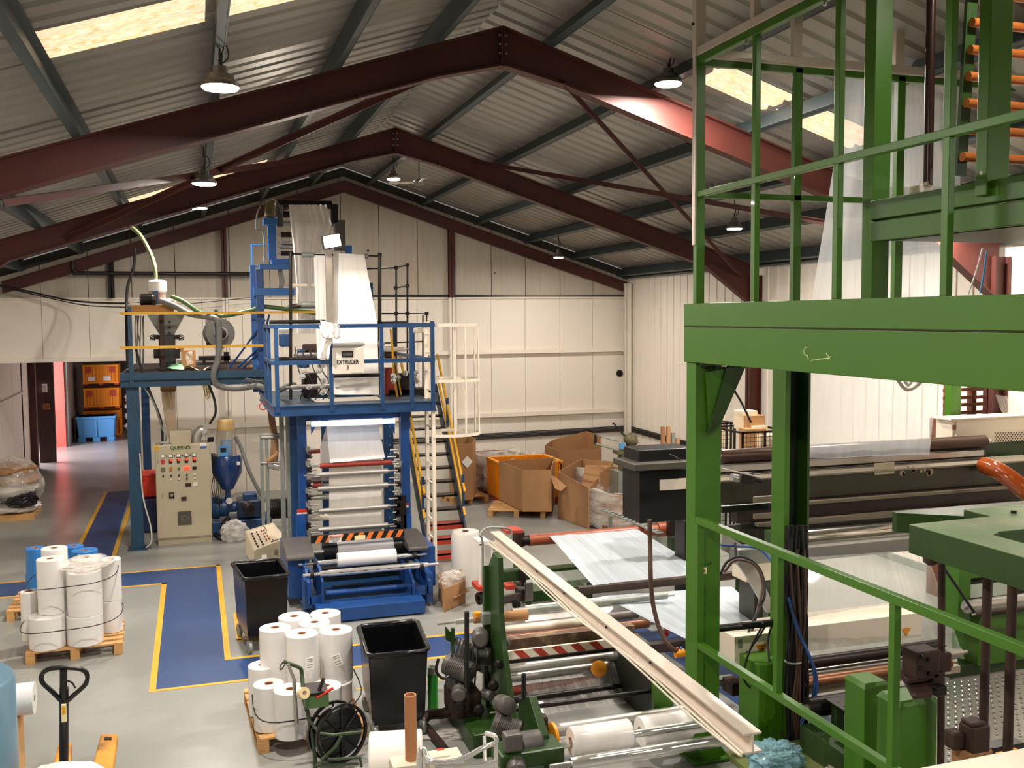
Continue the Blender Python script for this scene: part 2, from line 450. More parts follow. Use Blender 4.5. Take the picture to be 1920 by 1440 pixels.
# wind bracing (flat angles) between the two frames
def brace(a, b):
    mb = MB(); mb.beam(a, b, 0.07, 0.012); mb.beam(Vector(a)+Vector((0.03,0,-0.035)), Vector(b)+Vector((0.03,0,-0.035)), 0.012, 0.07); return mb
br = sroot('trim_4')
def R2(px, py, y, off=0.42):
    p = at(px, py, Y=y); return p
for a, b in ((at(1052,150,Y=10.75), at(1385,512,Y=16.8)), (at(890,300,Y=16.9), at(1545,412,Y=10.9)),
             (at(830,125,Y=10.85), at(125,442,Y=16.85)), (at(0,375,Y=10.9), at(640,285,Y=16.85))):
    brace(a, b).build('bracing_angle', OXIDE, br)

# gable wall: separate panels
back = sroot('wall_back', (0, YB, 0))
SPLIT = 4.45
ups = [-3.95]+[round(at(px, 480, Y=YB).x, 3) for px in (73, 163, 245, 327, 430, 505, 560, 640, 711, 783, 852, 921, 985, 1050, 1112)]+[XR]
def ribbed(mb, x0, x1, z0fn, z1fn, y, n, dep=0.006):
    for k in range(n):
        a = x0+(x1-x0)*k/n; b = x0+(x1-x0)*(k+0.5)/n; c = x0+(x1-x0)*(k+1)/n
        for (u0, u1, dy) in ((a, b, 0), (b, c, dep)):
            mb.hexa([(u0,y+dy,z0fn),(u1,y+dy,z0fn),(u1,y+0.05,z0fn),(u0,y+0.05,z0fn)], [(u0,y+dy,z1fn(u0)),(u1,y+dy,z1fn(u1)),(u1,y+0.05,z1fn(u1)),(u0,y+0.05,z1fn(u0))])
for a, b in zip(ups[:-1], ups[1:]):
    mb = MB(); mid = None
    pts = [a+0.008, b-0.008]
    if a < RIDGE_X < b: pts = [a+0.008, RIDGE_X, b-0.008]
    for u0, u1 in zip(pts[:-1], pts[1:]): ribbed(mb, u0, u1, SPLIT, lambda x: roofz(x)-0.24, YB, max(2, int((u1-u0)/0.12)), 0.004)
    mb.build('panel', WALLU, back)
lows = [-1.32]+[round(at(px, 620, Y=YB).x, 3) for px in (327, 380, 455, 530, 610, 700, 783, 852, 921, 985, 1050, 1112)]+[XR]
for a, b in zip(lows[:-1], lows[1:]):
    mb = MB(); mb.box(a+0.004, b-0.004, YB+0.02, YB+0.08, 0.45, SPLIT-0.01); mb.build('panel', WALLW, back)
    mb = MB(); mb.box(a+0.004, b-0.004, YB+0.02, YB+0.08, 0.0, 0.45); mb.build('kick_panel', WALLW, back)
for a, b in zip([-3.95]+ups[1:4], ups[1:4]+[-1.32]):
    if b > -1.32: b = -1.32
    if a < b-0.05: MB().box(a+0.004, b-0.004, YB+0.02, YB+0.08, 3.17, SPLIT-0.01).build('panel', WALLW, back)
MB().prism([(XL,YB+.085,3.2),(XR,YB+.085,3.2),(XR,YB+.085,roofz(XR)-.03),(RIDGE_X,YB+.085,RIDGE_Z-.03),(XL,YB+.085,roofz(XL)-.03)], (0,.03,0)).build('backing', mat('dark_foam_gap','#4c4a45',.9,0,.4,3), back)  # panel added behind the eaves gap to keep outside light from leaking in
B('backing', -1.3, XR, YB+0.085, YB+0.12, 0, 3.2, PURL, back)
B('lintel', XL-0.3, -1.3, YB-0.10, YB+0.12, 3.08, 3.17, WALLW, back)
B('flashing', XL, XR, YB-0.02, YB+0.02, SPLIT-0.03, SPLIT+0.01, WALLW, back)
# painted columns against the gable: red above, white below
for px, upper in ((846, OXIDE), (421, OXIDE), (208, DKSTEEL)):
    x = at(px, 520, Y=YB-0.1).x
    MB().ibeam((x, YB-0.08, SPLIT), (x, YB-0.08, roofz(x)-0.45), 0.12, 0.14, 0.012, (0,1,0)).build('column', upper, back)
    if px != 208: MB().ibeam((x, YB-0.08, 0), (x, YB-0.08, SPLIT), 0.12, 0.14, 0.012, (0,1,0)).build('column', WALLW, back)
for z in (3.12, 1.56):
    mb = MB(); mb.box(at(330,600,Y=YB).x, XR, YB-0.09, YB+0.02, z-0.008, z+0.006); mb.box(at(330,600,Y=YB).x, XR, YB-0.095, YB-0.085, z-0.05, z+0.05); mb.build('girt', WALLW, back)
hole = at(1162, 700, Y=YB)
MB().cyl((hole.x, YB+0.019, hole.z), (hole.x, YB-0.002, hole.z), 0.09, 20).build('vent_hole', BLACK, back)
for px, py in ((928, 512), (690, 470)):
    q = at(px, py, Y=YB); MB().cyl((q.x, YB+0.0, q.z), (q.x, YB-0.006, q.z), 0.03, 12).build('vent_hole', BLACK, back)
# dark cables clipped along the gable and the side wall
cb = MB()
for k in range(5):
    z0 = 0.98+0.03*k
    cb.tube(bez([(3.6, YB-0.03-0.01*k, z0-0.02), (5.5, YB-0.03, z0+0.03*math.sin(k)), (7, YB-0.03, z0), (9, YB-0.03, z0+0.02), (XR-0.06, YB-0.05, z0+0.04)], 5), 0.014, 5)
    cb.tube([(XR-0.06, YB-0.05, z0+0.04), (XR-0.05, 19, z0+0.0), (XR-0.05, 15, z0)], 0.014, 5)
for k in range(3):
    cb.tube(bez([(3.5, YB-0.03, SPLIT+0.03+0.015*k), (6, YB-0.03, SPLIT+0.02+0.02*k), (8, YB-0.03, SPLIT+0.04), (10.6, YB-0.03, SPLIT+0.03+0.01*k)], 6), 0.008, 5)
tag(cb.build('cable_run', RUBBER), 'bundle of black cables clipped low along the white gable and side wall', 'cable')
# right wall with vertical ribs
mb = MB(); y = -3.0
while y < YB:
    for (a, b, dx) in ((0, 0.20, 0), (0.20, 0.28, -0.022), (0.28, 0.33, 0)):
        y0, y1 = y+a, min(y+b, YB)
        if y1 > y0: mb.box(XR+dx, XR+0.05, y0, y1, 0, roofz(XR)-0.22)
    y += 0.33
struct(mb.build('wall_right', WALLW))
B('baseboard_right', XR-0.03, XR, -3, YB, 0, 0.12, GALV)['kind'] = 'structure'
# left wall of the hall and the annexe seen under the lintel
struct(B('wall_left', XL-0.4, XL-0.3, -3, YB, 0, 4.9, WALLW))
an = sroot('wall_annexe', (-4.2, YB, 0))
xa = -4.22
for y0 in (23.2, 24.7, 26.2, 27.5):
    MB().box(xa-0.06, xa, y0+0.01, min(y0+1.5, 28.65)-0.01 if y0 < 27 else 28.6, 0, 3.6).build('panel', WALLW, an)
mb = MB(); mb.beam(at(0,757,X=xa+0.05), at(44,736,X=xa+0.05), 0.05, 0.06); mb.build('conduit', WALLW, an)
dcol = at(60, 875, Z=0)
B('door_post', at(45,870,Y=28.7).x, at(73,870,Y=28.7).x, 28.6, 28.8, 0, 3.7, OXIDE, an)
B('door_leaf', at(76,855,Y=30.0).x, at(106,845,Y=30.0).x, 29.9, 30.0, 0, 3.7, mat('dark_brown_door', '#3a1f1a', 0.5), an)
B('door_post', at(107,832,Y=33.5).x, at(125,832,Y=33.5).x, 33.4, 33.6, 0, 4.2, mat('salmon_red_steel', '#d0574c', 0.5), an)
B('door_jamb', at(126,832,Y=33.6).x, at(131,832,Y=33.6).x, 33.5, 33.9, 0, 4.2, GALV, an)
B('switch_box', at(81,765,Y=29.8).x, at(90,765,Y=29.8).x, 29.7, 29.8, at(81,735,Y=29.8).z, at(81,720,Y=29.8).z, WHITE, an)
B('switch_box', at(81,765,Y=29.8).x, at(94,765,Y=29.8).x, 29.7, 29.8, at(81,768,Y=29.8).z, at(81,757,Y=29.8).z, KRAFTD, an)
ax = at(131, 800, Y=34).x
B('partition', ax-0.1, ax, 34, 38.5, 0, 4.2, mat('grey_partition', '#77706a', 0.6), an)
B('end_panel', -9, 0.3, 38.5, 38.6, 0, 4.2, mat('dark_end_wall', '#4a403a', 0.7), an)
B('side_panel', 0.2, 0.3, YB+0.1, 38.5, 0, 4.2, WALLW, an)
B('soffit', -9, 0.3, YB+0.13, 38.6, 4.2, 4.3, PURL, an)
# black service pipe across the left of the gable
mb = MB(); zz = at(300, 513, Y=YB-0.2).z; x0 = at(137, 510, Y=YB-0.2).x; x1 = at(478, 513, Y=YB-0.2).x
mb.tube(bez([(x0, YB-0.2, zz+0.25), (x0, YB-0.2, zz+0.1), (x0+0.1, YB-0.2, zz+0.01), (x0+0.3, YB-0.2, zz), (x1, YB-0.2, zz)], 6), 0.045, 10)
tag(mb.build('service_pipe', mat('black_pipe', '#1c1a19', 0.5), smooth=40), 'black horizontal service pipe with an elbow on the upper gable wall', 'pipe')
# ------------------------------------------------------------------ placing helpers
def X(px, py, Y): return at(px, py, Y=Y).x
def Zh(px, py, Y): return at(px, py, Y=Y).z
def pbox(name, x0, y0, x1, y1, Y, dep, m, parent=None, bevel=0.0, mb=None):
    """box whose front face (at distance Y) covers the given rectangle"""
    xm, ym = (x0+x1)/2, (y0+y1)/2
    a, b = X(x0, ym, Y), X(x1, ym, Y); t, u = Zh(xm, y0, Y), Zh(xm, y1, Y)
    if mb is not None: mb.box(a, b, Y, Y+dep, u, t); return mb
    return MB().box(a, b, Y, Y+dep, u, t).build(name, m, parent, bevel=bevel)
def roller(name, x0, x1, z, y, r, m, parent, n=20, shaft=0.12, sr=None, sm=None):
    """roller lying across the machine with a thinner shaft at each end"""
    o = MB().cyl((x0, y, z), (x1, y, z), r, n).build(name, m, parent, smooth=40)
    if shaft:
        for a, b in ((x0-shaft, x0), (x1, x1+shaft)): MB().cyl((a, y, z), (b, y, z), sr or r*0.4, 10).build('shaft_end', sm or STEEL, o, smooth=40)
    return o
def rolled(name, r, h, loc, m, core=0.045, parent=None, axis=(0,0,1), n=36, corem=None, rim=0.006):
    """roll of film: rounded edge, hollow core"""
    o = MB().lathe([(core, 0), (r-rim, 0), (r, rim), (r, h-rim), (r-rim, h), (core, h)], loc, axis, n).build(name, m, parent, smooth=35)
    return o
def motor(mb, p, r, l, axis):
    """electric motor body: finned barrel, end bells"""
    mb.lathe([(0, 0), (r*0.7, 0.0), (r*0.95, l*0.06), (r*0.95, l*0.16), (r, l*0.18)] + [v for k in range(9) for v in ((r, l*(0.2+0.06*k)), (r*0.93, l*(0.22+0.06*k)), (r*0.93, l*(0.24+0.06*k)), (r, l*(0.255+0.06*k)))] + [(r*0.95, l*0.78), (r*0.95, l*0.92), (r*0.7, l), (0, l)], p, axis, 18)
    return mb
def pallet(name, label, x, y, w, d, rot, m, group=None, z=0.0):
    """timber pallet with its near left corner region centred at (x, y)"""
    t = thing(name, label, 'pallet', (x, y, z), group); t.rotation_euler.z = rot
    o = Vector((x, y, z))
    def P(x0, x1, y0, y1, z0, z1, nm):
        MB().box(o.x+x0, o.x+x1, o.y+y0, o.y+y1, o.z+z0, o.z+z1).build(nm, m, t, bevel=0.003)
    n = 7 if d > 1.0 else 6
    for i in range(n):
        yy = -d/2 + i*(d-0.1)/(n-1); P(-w/2, w/2, yy, yy+0.1, 0.122, 0.144, 'board')
    for i in range(3):
        xx = -w/2 + i*(w-0.1)/2
        P(xx, xx+0.1, -d/2, d/2, 0.1, 0.122, 'stringer'); P(xx, xx+0.1, -d/2, d/2, 0, 0.022, 'bottom_board')
        for j in range(3):
            yy = -d/2 + j*(d-0.14)/2; P(xx, xx+0.1, yy, yy+0.14, 0.022, 0.1, 'block')
    return t
def strap(mb, pts, r=0.006): return mb.tube(pts, r, 5)
def crumple(fn, amp, fr, seed=0):
    def g(u, v):
        p = Vector(fn(u, v)); q = p*fr + Vector((seed*7.1, seed*3.3, 0))
        n = mnoise.noise_vector(q)
        return p + n*amp
    return g
FILMW = mat('white_film_roll', '#e7e4e1', 0.16, 0, 0.06, 2.0, stretch=(1, 1, 8), coat=0.4)
FILMW2 = mat('milky_film_on_roller', '#e8ddd4', 0.4, 0, 0.05, 3.0, stretch=(12, 1, 0.6), bump=0.25)
CLEARROLL = mat('clear_film_roll', '#ddd8d0', 0.12, 0.05, 0.08, 2.0, stretch=(9, 1, 1), coat=0.6)
CORE = mat('cardboard_core', '#9a6848', 0.8, 0, 0.1)
BLUEWRAP = mat('blue_film_roll', '#2b74bb', 0.35, 0, 0.1, 4)
FILMA = film('milky_web', '#f6efe8', 0.92, 0.4, (9, 0.6, 1), 0.06, 0.15)
FILMC = film('clear_web', '#e9e6e2', 0.32, 0.1, (18, .8, 1), 0.6, 0.1)
FILMB = film('bluish_web', '#d3dde6', 0.78, 0.3, (26, 0.4, 1), 0.16, 0.12)
BAGC = film('clear_bag', '#efe9e0', 0.42, 0.08, (6, 6, 1), 0.9, 0.2)
BAGB = film('blue_bag', '#9cc9d6', 0.6, 0.06, (9, 9, 1), 0.6, 0.2)
GLASS = film('clear_plastic_cylinder', '#d8cdb8', 0.35, 0.08, (1, 1, 1), 0.1, 0.2)
LAMP = mat('lit_lamp_face', '#fff3e2', 0.5, emit='#fff0dc', es=14)
# ------------------------------------------------------------------ lamps in view
def lamp(p, s, label, drop=0.7):
    t = thing('high_bay_light', label, 'lamp', p, 'high bay lamps hung from the roof')
    r = 0.15*s
    MB().lathe([(0, -0.045), (r*0.9, -0.045), (r*0.97, -0.03)], p, (0,0,1), 24).build('diffuser', LAMP, t, smooth=40)
    MB().lathe([(r*0.97, -0.03), (r, -0.03), (r, 0.0), (r*0.75, 0.03), (r*0.7, 0.07), (r*0.4, 0.08), (r*0.38, 0.14), (0, 0.14)], p, (0,0,1), 24).build('housing', MOTORGREY, t, smooth=40)
    top = Vector((p.x, p.y, roofz(p.x)-0.25))
    mb = MB()
    mb.tube([p+Vector((0,0,0.14)), p+Vector((0,0,0.2))], 0.012, 6)
    q = [p+Vector((0,0,0.18)), p+Vector((0.02,0,0.25)), p+(top-p)*0.5+Vector((0.015,0,0)), top]
    mb.tube(q, 0.008, 5)
    mb.tube(bez([p+Vector((0.0,0,0.15)), p+Vector((0.07,0,0.22)), p+Vector((0.05,0.02,0.32)), p+(top-p)*0.7, top], 5), 0.006, 5)
    mb.build('hanging_cable', RUBBER, t)
LL = ['large glowing high bay lamp under the near roof, left of centre', 'second glowing lamp behind the near red rafter on the left', 'third smaller glowing lamp left of the film tower',
      'glowing lamp beside the ceiling fan near the ridge', 'large glowing lamp under the right roof beside the green frame', 'small lamp under the roof near the far right corner', 'lamp seen through the green railing, hung on a short chain']
for p, (a, y, s), lb in zip(LAMP_P, LAMPS, LL): lamp(p, s, lb)
# ceiling fan
p = at(786, 342, Y=18.8)
p.z = min(p.z, roofz(p.x)-.5)
t = thing('ceiling_fan', 'ceiling fan with long pale blades hung below the ridge', 'fan', p)
MB().cyl(p+Vector((0,0,0.03)), Vector((p.x, p.y, roofz(p.x)-0.05)), 0.015, 8).build('down_rod', GALV, t)
MB().lathe([(0,-0.06),(0.09,-0.05),(0.12,0),(0.09,0.05),(0,0.07)], p, n=16).build('fan_motor', GALV, t, smooth=40)
for k in range(3):
    a = 0.5+k*2*PI/3; d = Vector((math.cos(a), math.sin(a), 0)); s = Vector((-d.y, d.x, 0))
    MB().hexa([p+d*0.1-s*0.04+Vector((0,0,-0.012)), p+d*0.62-s*0.06+Vector((0,0,-0.01)), p+d*0.62+s*0.06+Vector((0,0,0.02)), p+d*0.1+s*0.04+Vector((0,0,0.01))],
              [p+d*0.1-s*0.04+Vector((0,0,-0.008)), p+d*0.62-s*0.06+Vector((0,0,-0.006)), p+d*0.62+s*0.06+Vector((0,0,0.024)), p+d*0.1+s*0.04+Vector((0,0,0.014))]).build('blade', CREAM, t)
# ------------------------------------------------------------------ blown film tower: frame, rollers, webs
TX0, TX1 = X(566, 900, 15.0), X(760, 900, 15.0)      # column centres
def Zf(py, Y, px=665): return Zh(px, py, Y)
DECKZ = Zf(757, 14.6)                               # top of the front platform beam
tw = thing('film_tower_frame', 'tall blue steel tower of the blown film extruder, carrying rollers and webs', 'machine', ((TX0+TX1)/2, 15.2, 0))
def col(x, y, w, d, z0, z1, m, nm='column', par=tw): return MB().box(x-w/2, x+w/2, y-d/2, y+d/2, z0, z1).build(nm, m, par, bevel=0.006)
zc = DECKZ-0.17
col(X(567, 880, 15.0), 15.0, 0.13, 0.16, 0.25, zc, BLUE)
col(X(759, 880, 15.0), 15.0, 0.14, 0.16, 0.25, zc, BLUE)
col(X(551, 880, 15.6), 15.6, 0.14, 0.5, 0.0, zc, BLUED)
col(X(728, 850, 16.6), 16.6, 0.17, 0.12, 0.0, zc, BLUED)
col(X(610, 850, 16.6), 16.6, 0.12, 0.12, 0.0, zc, BLUED)
for px in (529, 541): col(X(px, 850, 15.5), 15.5, 0.07, 0.07, 0, zc, GALV, 'galvanised_post')
# splice the column heads with gussets
for px, s in ((583, 1), (740, -1)):
    a = at(px, 790, Y=14.98); MB().prism([a, a+Vector((s*0.12,0,0)), a+Vector((0,0,-0.2))], (0, 0.02, 0)).build('gusset', BLUE, tw)
pbox('cross_beam', 560, 770, 770, 786, 15.0, 0.12, BLUED, tw)
pbox('light_bar', 584, 788, 741, 797, 14.95, 0.05, mat('lit_blue_white_bar', '#cfe4ff', 0.4, emit='#b9d6ff', es=2.2), tw)
# bolts down the front of the rear right column
mb = MB()
for k in range(12):
    q = at(731, 800+k*17, Y=16.5); mb.cyl(q, q+Vector((0,-0.02,0)), 0.012, 6)
mb.build('bolt', STEEL, tw)['kind'] = 'stuff'
# rollers between the columns, top to bottom (spot of the left end, spot of the right end)
YR = 14.85
def rl(xl, xr, yc, r, m, nm='roller', y=YR, mat_end=None, shaft=0.16):
    z = Zh((xl+xr)/2, yc, y); return roller(nm, X(xl, yc, y), X(xr, yc, y), z, y, r, m, tw, shaft=shaft)
rl(578, 618, 846, 0.035, MAGENTA, y=15.6)
rl(600, 735, 870, 0.04, MAGENTA)
specs = [(590, 727, 887, .035, ALU), (582, 616, 899, .03, ALU), (596, 727, 913, .035, ALU), (583, 617, 932, .035, ALU), (597, 731, 954, .035, ALU),
         (583, 620, 970, .045, CREAM), (596, 727, 989, .035, ALU), (586, 603, 910, .05, MAGENTA)]
for i, (a, b, yc, r, m) in enumerate(specs): rl(a, b, yc, r*1.15, m, y=YR if a > 588 else 14.98)
# bearing blocks and pneumatics along each column
random.seed(3)
mb = MB(); mb2 = MB(); mb3 = MB()
for k in range(13):
    py = 842+k*13
    for px, s in ((578, 1), (745, -1)):
        q = at(px+random.uniform(-2, 3), py, Y=14.85)
        (mb if k % 2 else mb2).box(q.x-0.035, q.x+0.035, q.y-0.05, q.y+0.1, q.z-0.035, q.z+0.03)
        mb3.cyl(q+Vector((s*0.02, -0.06, 0)), q+Vector((s*(0.05+random.random()*.12), -0.06, 0.0)), 0.013, 8)
mb.build('bearing_block', DKSTEEL, tw)['kind'] = 'stuff'; mb2.build('bearing_block', STEEL, tw)['kind'] = 'stuff'; mb3.build('shaft_stub', STEEL, tw, smooth=40)['kind'] = 'stuff'
pbox('side_bracket', 740, 930, 762, 1000, 14.8, 0.05, DKSTEEL, tw)
pbox('warning_label', 557, 955, 580, 961, 14.905, 0.01, REDBIN, tw); pbox('warning_label', 557, 961, 580, 964, 14.905, 0.01, WHITE, tw)
pbox('warning_label', 750, 944, 766, 948, 14.905, 0.01, REDBIN, tw); pbox('warning_label', 750, 948, 766, 952, 14.905, 0.01, WHITE, tw)
for (x0, y0, x1, y1) in ((556, 965, 573, 1010), (757, 965, 772, 1000)): pbox('mounting_plate', x0, y0, x1, y1, 14.8, 0.06, BLUE, tw, bevel=0.004)
# webs
def web(name, label, pts, m, cat='film', nu=24, amp=0.012, nv=14, fr=7, par=None, group=None):
    """strip of film through cross lines: each entry (left point, right point)"""
    L = [p[0] for p in pts]; Rr = [p[1] for p in pts]; n = len(pts)-1
    def fn(u, v):
        t = v*n; i = min(int(t), n-1); k = t-i
        a = Vector(L[i]).lerp(Vector(L[i+1]), k); b = Vector(Rr[i]).lerp(Vector(Rr[i+1]), k)
        p = a.lerp(b, u); e = (b-a).normalized()
        nrm = e.cross((Vector(L[i+1])-Vector(L[i])).normalized())
        w = mnoise.noise(Vector((u*fr, v*1.2, len(name))))*amp
        return p+nrm*w
    o = MB().grid(fn, nu, nv*n).build(name, m, par, smooth=60)
    if label: tag(o, label, cat, group)
    return o
def Q(px, py, y): return at(px, py, Y=y)
web('film_web', 'milky pink-white film web fanning down to the first roller below the platform', [(Q(612,797,15.35), Q(709,795,15.35)), (Q(619,868,14.8), Q(722,858,14.8))], FILMA)
web('film_web', 'pale folded side of the film web behind the left of the roller stack', [(Q(612,800,15.5), Q(640,800,15.5)), (Q(600,838,15.5), Q(628,838,15.5)), (Q(601,872,15.5), Q(632,872,15.5))], FILMA)
yy = [(866, 14.9), (887, 14.93), (900, 14.9), (913, 14.93), (934, 14.86), (954, 14.93), (970, 14.86), (989, 14.93), (1002, 14.95)]
web('film_web', 'white film web threaded down through the stack of small rollers', [(Q(617, y, d), Q(715+2.0*(k % 2), y-6, d)) for k, (y, d) in enumerate(yy)], FILMA, nv=5)
# bottom: winding section
wd = thing('film_winder', 'low blue winder at the foot of the film tower with chrome shafts', 'machine', (2.15, 13.3, 0))
# base tray
MB().box(1.42, 2.86, 12.68, 13.1, 0.02, 0.20).build('base_tray', BLUE, wd, bevel=0.01)
MB().box(1.30, 2.95, 13.1, 15.1, 0.0, 0.10).build('bed', BLUED, wd, bevel=0.01)
# side cabinets
def cab(x0, x1, y0, y1, z0, z1, m, nm): return MB().box(x0, x1, y0, y1, z0, z1).build(nm, m, wd, bevel=0.012)
xl0, xl1 = X(540, 1090, 13.6), X(572, 1090, 13.6)
xr0, xr1 = X(787, 1085, 13.6), X(817, 1085, 13.6)
zt = Zh(556, 1045, 13.6)
cab(xl0, xl1, 13.6, 14.9, 0.12, zt, BLUE, 'side_cabinet'); cab(xr0, xr1, 13.6, 14.9, 0.12, zt, BLUE, 'side_cabinet')
for a, b in ((xl0-0.02, X(588, 1035, 13.6)), (X(764, 1020, 13.6), X(800, 1020, 13.6))):
    n = 10; pts = [(a, 13.55, zt+0.01)]+[(a, 13.55+0.0, zt+0.01)]
    pr_ = [Vector((a, 13.5+0.55*(1-math.cos(t*PI/n))/1.0*0.5, zt+0.01+0.12*math.sin(t*PI/n/2*1.0))) for t in range(n+1)]
    pr_ = [Vector((a, 13.5, zt-0.02))]+pr_+[Vector((a, 14.3, zt+0.13)), Vector((a, 14.3, zt-0.02))]
    MB().prism(pr_, (b-a, 0, 0)).build('curved_cover', mat('grey_cover', '#54504d', 0.35, 0.3), wd, smooth=40)
# side frames (front plates)
for (px0, px1) in ((565, 607), (760, 806)):
    a, b = X(px0+8, 1100, 13.15), X(px1-8, 1100, 13.15)
    s = 1 if px0 < 700 else -1
    for xx in (a, b):
        z1 = Zh(px0, 1070, 13.15)
        MB().prism([(xx, 12.95, 0.2), (xx, 13.9, 0.2), (xx, 13.9, z1), (xx, 13.2, z1), (xx, 12.95, z1-0.12)], (0.035, 0, 0)).build('side_plate', BLUE, wd, bevel=0.004)
    MB().box(a, b+0.035, 13.0, 13.05, 0.18, 0.30).build('side_plate', BLUE, wd, bevel=0.004)
pbox('front_guard', 571, 1088, 584, 1142, 13.0, 0.35, BLUE, wd, bevel=0.005); pbox('front_guard', 800, 1075, 812, 1130, 13.0, 0.35, BLUE, wd, bevel=0.005)
# dark inner bay and drum
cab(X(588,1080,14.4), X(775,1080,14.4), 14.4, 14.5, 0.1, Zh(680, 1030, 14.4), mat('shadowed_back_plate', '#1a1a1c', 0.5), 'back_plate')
roller('winding_drum', X(606, 1035, 13.9), X(762, 1023, 13.9), Zh(684, 1030, 13.9), 13.95, 0.13, mat('black_drum', '#1b1b1d', 0.3, 0.4), wd, 28, shaft=0.15, sr=0.03)
roller('lay_on_roller', X(600,1062,13.6), X(770,1050,13.6), Zh(684, 1060, 13.6)-0.06, 13.8, 0.06, mat('black_drum', '#1b1b1d'), wd, shaft=0.1)
MB().cyl((X(610,1108,13.5), 13.5, Zh(680,1107,13.5)), (X(762,1100,13.5), 13.5, Zh(680,1107,13.5)), 0.045, 18).build('tie_tube', BLUE, wd, smooth=40)
MB().cyl((X(604,1135,13.15), 13.15, Zh(680,1128,13.15)), (X(768,1120,13.15), 13.15, Zh(680,1128,13.15)), 0.05, 18).build('tie_tube', BLUE, wd, smooth=40)
# film on drum
z = Zh(684, 1030, 13.9)
MB().cyl((X(632,1030,13.9), 13.95, z), (X(737,1022,13.9), 13.95, z), 0.137, 30).build('film_on_drum', mat('grey_film_on_drum', '#a9a8ab', 0.3, 0.1, 0.05, 4), wd, smooth=40)
for (px0, px1, py, yy_) in ((632, 742, 1046, 13.55),):
    zz = Zh(686, py, yy_); t = thing('film_roll', 'narrow white film roll being wound on the upper chrome shaft', 'roll', (X(687, py, yy_), yy_, zz))
    MB().lathe([(0.03,0),(0.095,0),(0.1,0.005),(0.1,X(px1,py,yy_)-X(px0,py,yy_)-0.005),(0.095,X(px1,py,yy_)-X(px0,py,yy_)),(0.03,X(px1,py,yy_)-X(px0,py,yy_))], (X(px0,py,yy_), yy_, zz), (1,0,0), 30).build('film_wrap', FILMW, t, smooth=35)
def shaft(label, px0, px1, py, Y, r=0.036, thick=(0.18, 0.85)):
    z = Zh((px0+px1)/2, py, Y); a, b = X(px0, py, Y), X(px1, py, Y); L = b-a
    t = thing('winding_shaft', label, 'shaft', ((a+b)/2, Y, z), 'chrome shafts across the winder')
    MB().lathe([(0,0),(r*.5,0),(r*.5,L*.12),(r*.9,L*.12),(r*.9,L*thick[0]),(r,L*thick[0]),(r,L*thick[1]),(r*.8,L*thick[1]),(r*.8,L*.92),(r*.45,L*.92),(r*.45,L),(0,L)], (a, Y, z), (1,0,0), 18).build('shaft_body', CHROME, t, smooth=35)
    mb = MB()
    for k in range(7):
        u = a+L*(0.25+0.09*k); mb.box(u, u+0.06, Y-r-0.002, Y-r+0.01, z+0.004, z+0.012)
    mb.build('air_strip', BLACK, t)['kind'] = 'stuff'
    return t
shaft('upper chrome winding shaft carrying the narrow white roll', 560, 800, 1049, 13.55)
shaft('empty lower chrome winding shaft in front of the narrow white roll', 568, 822, 1068, 13.05, 0.044)
for px, py, Y in ((592, 1058, 13.5), (778, 1042, 13.5), (585, 1078, 13.05), (790, 1062, 13.05)):
    q = at(px, py, Y=Y); MB().lathe([(0.03,0),(0.05,0),(0.05,0.05),(0.03,0.05)], q-Vector((0.025,0,0)), (1,0,0), 16).build('shaft_bearing', DKSTEEL, wd, smooth=40)
    MB().box(q.x-0.02, q.x+0.02, Y+0.02, Y+0.35, q.z-0.06, q.z+0.02).build('shaft_arm', BLUED, wd)
# hazard bar with two labels
a, b = at(583, 1012, Y=13.8), at(758, 999, Y=13.8)
ang = 0
hz = MB(); hb = MB(); n = 18; W = b.x-a.x
zc_ = (a.z+b.z)/2
hb.box(a.x, b.x, 13.8, 13.86, zc_-0.055, zc_+0.05); o = hb.build('hazard_bar', BLACK, wd)
for k in range(9):
    u = a.x+W*(k+0.35)/9.3; w_ = W/19
    hz.add([(u,13.797,zc_-0.055),(u+w_,13.797,zc_-0.055),(u+w_+0.06,13.797,zc_+0.05),(u+0.06,13.797,zc_+0.05)], [(0,1,2,3)])
hz.build('hazard_stripe', mat('hazard_orange', '#e0762a', 0.5), o)
pbox('danger_label', 617, 1003, 640, 1017, 13.78, 0.01, WHITE, wd); pbox('danger_label_header', 618, 1004, 639, 1007.5, 13.775, 0.004, REDBIN, wd); pbox('info_label', 665, 1004, 685, 1012, 13.78, 0.01, mat('yellow_label', '#e9dcae', 0.6), wd)
text('label_text', 'DANGER', 0.035, at(628, 1005.6, Y=13.77), WHITE, wd); text('label_text', 'PINCH POINT\nWATCH YOUR\nHANDS', 0.022, at(628, 1012, Y=13.77), BLACK, wd)
# tangled odds in the bay: gears, hoses
mb = MB()
for k in range(16):
    q = at(random.uniform(625, 750), random.uniform(1100, 1125), Y=14.0)
    mb.tube(bez([q, q+Vector((random.uniform(-.2,.2),-0.1,random.uniform(-.06,.06))), q+Vector((random.uniform(-.3,.3),0.1,random.uniform(-.05,.05)))], 4), 0.01, 5)
mb.build('loose_hose', mat('grey_hose', '#76756f', 0.4), wd)['kind'] = 'stuff'
for px in (600, 758):
    q = at(px, 1085, Y=13.8); MB().lathe([(0,0),(0.07,0),(0.07,0.03),(0.02,0.03),(0.02,0.05),(0,0.05)], q, (1,0,0), 20).build('sprocket', DKSTEEL, wd, smooth=40)
pbox('name_plate', 652, 1089, 688, 1096, 14.38, 0.01, mat('grey_plate', '#8c8f8f', 0.5), wd)

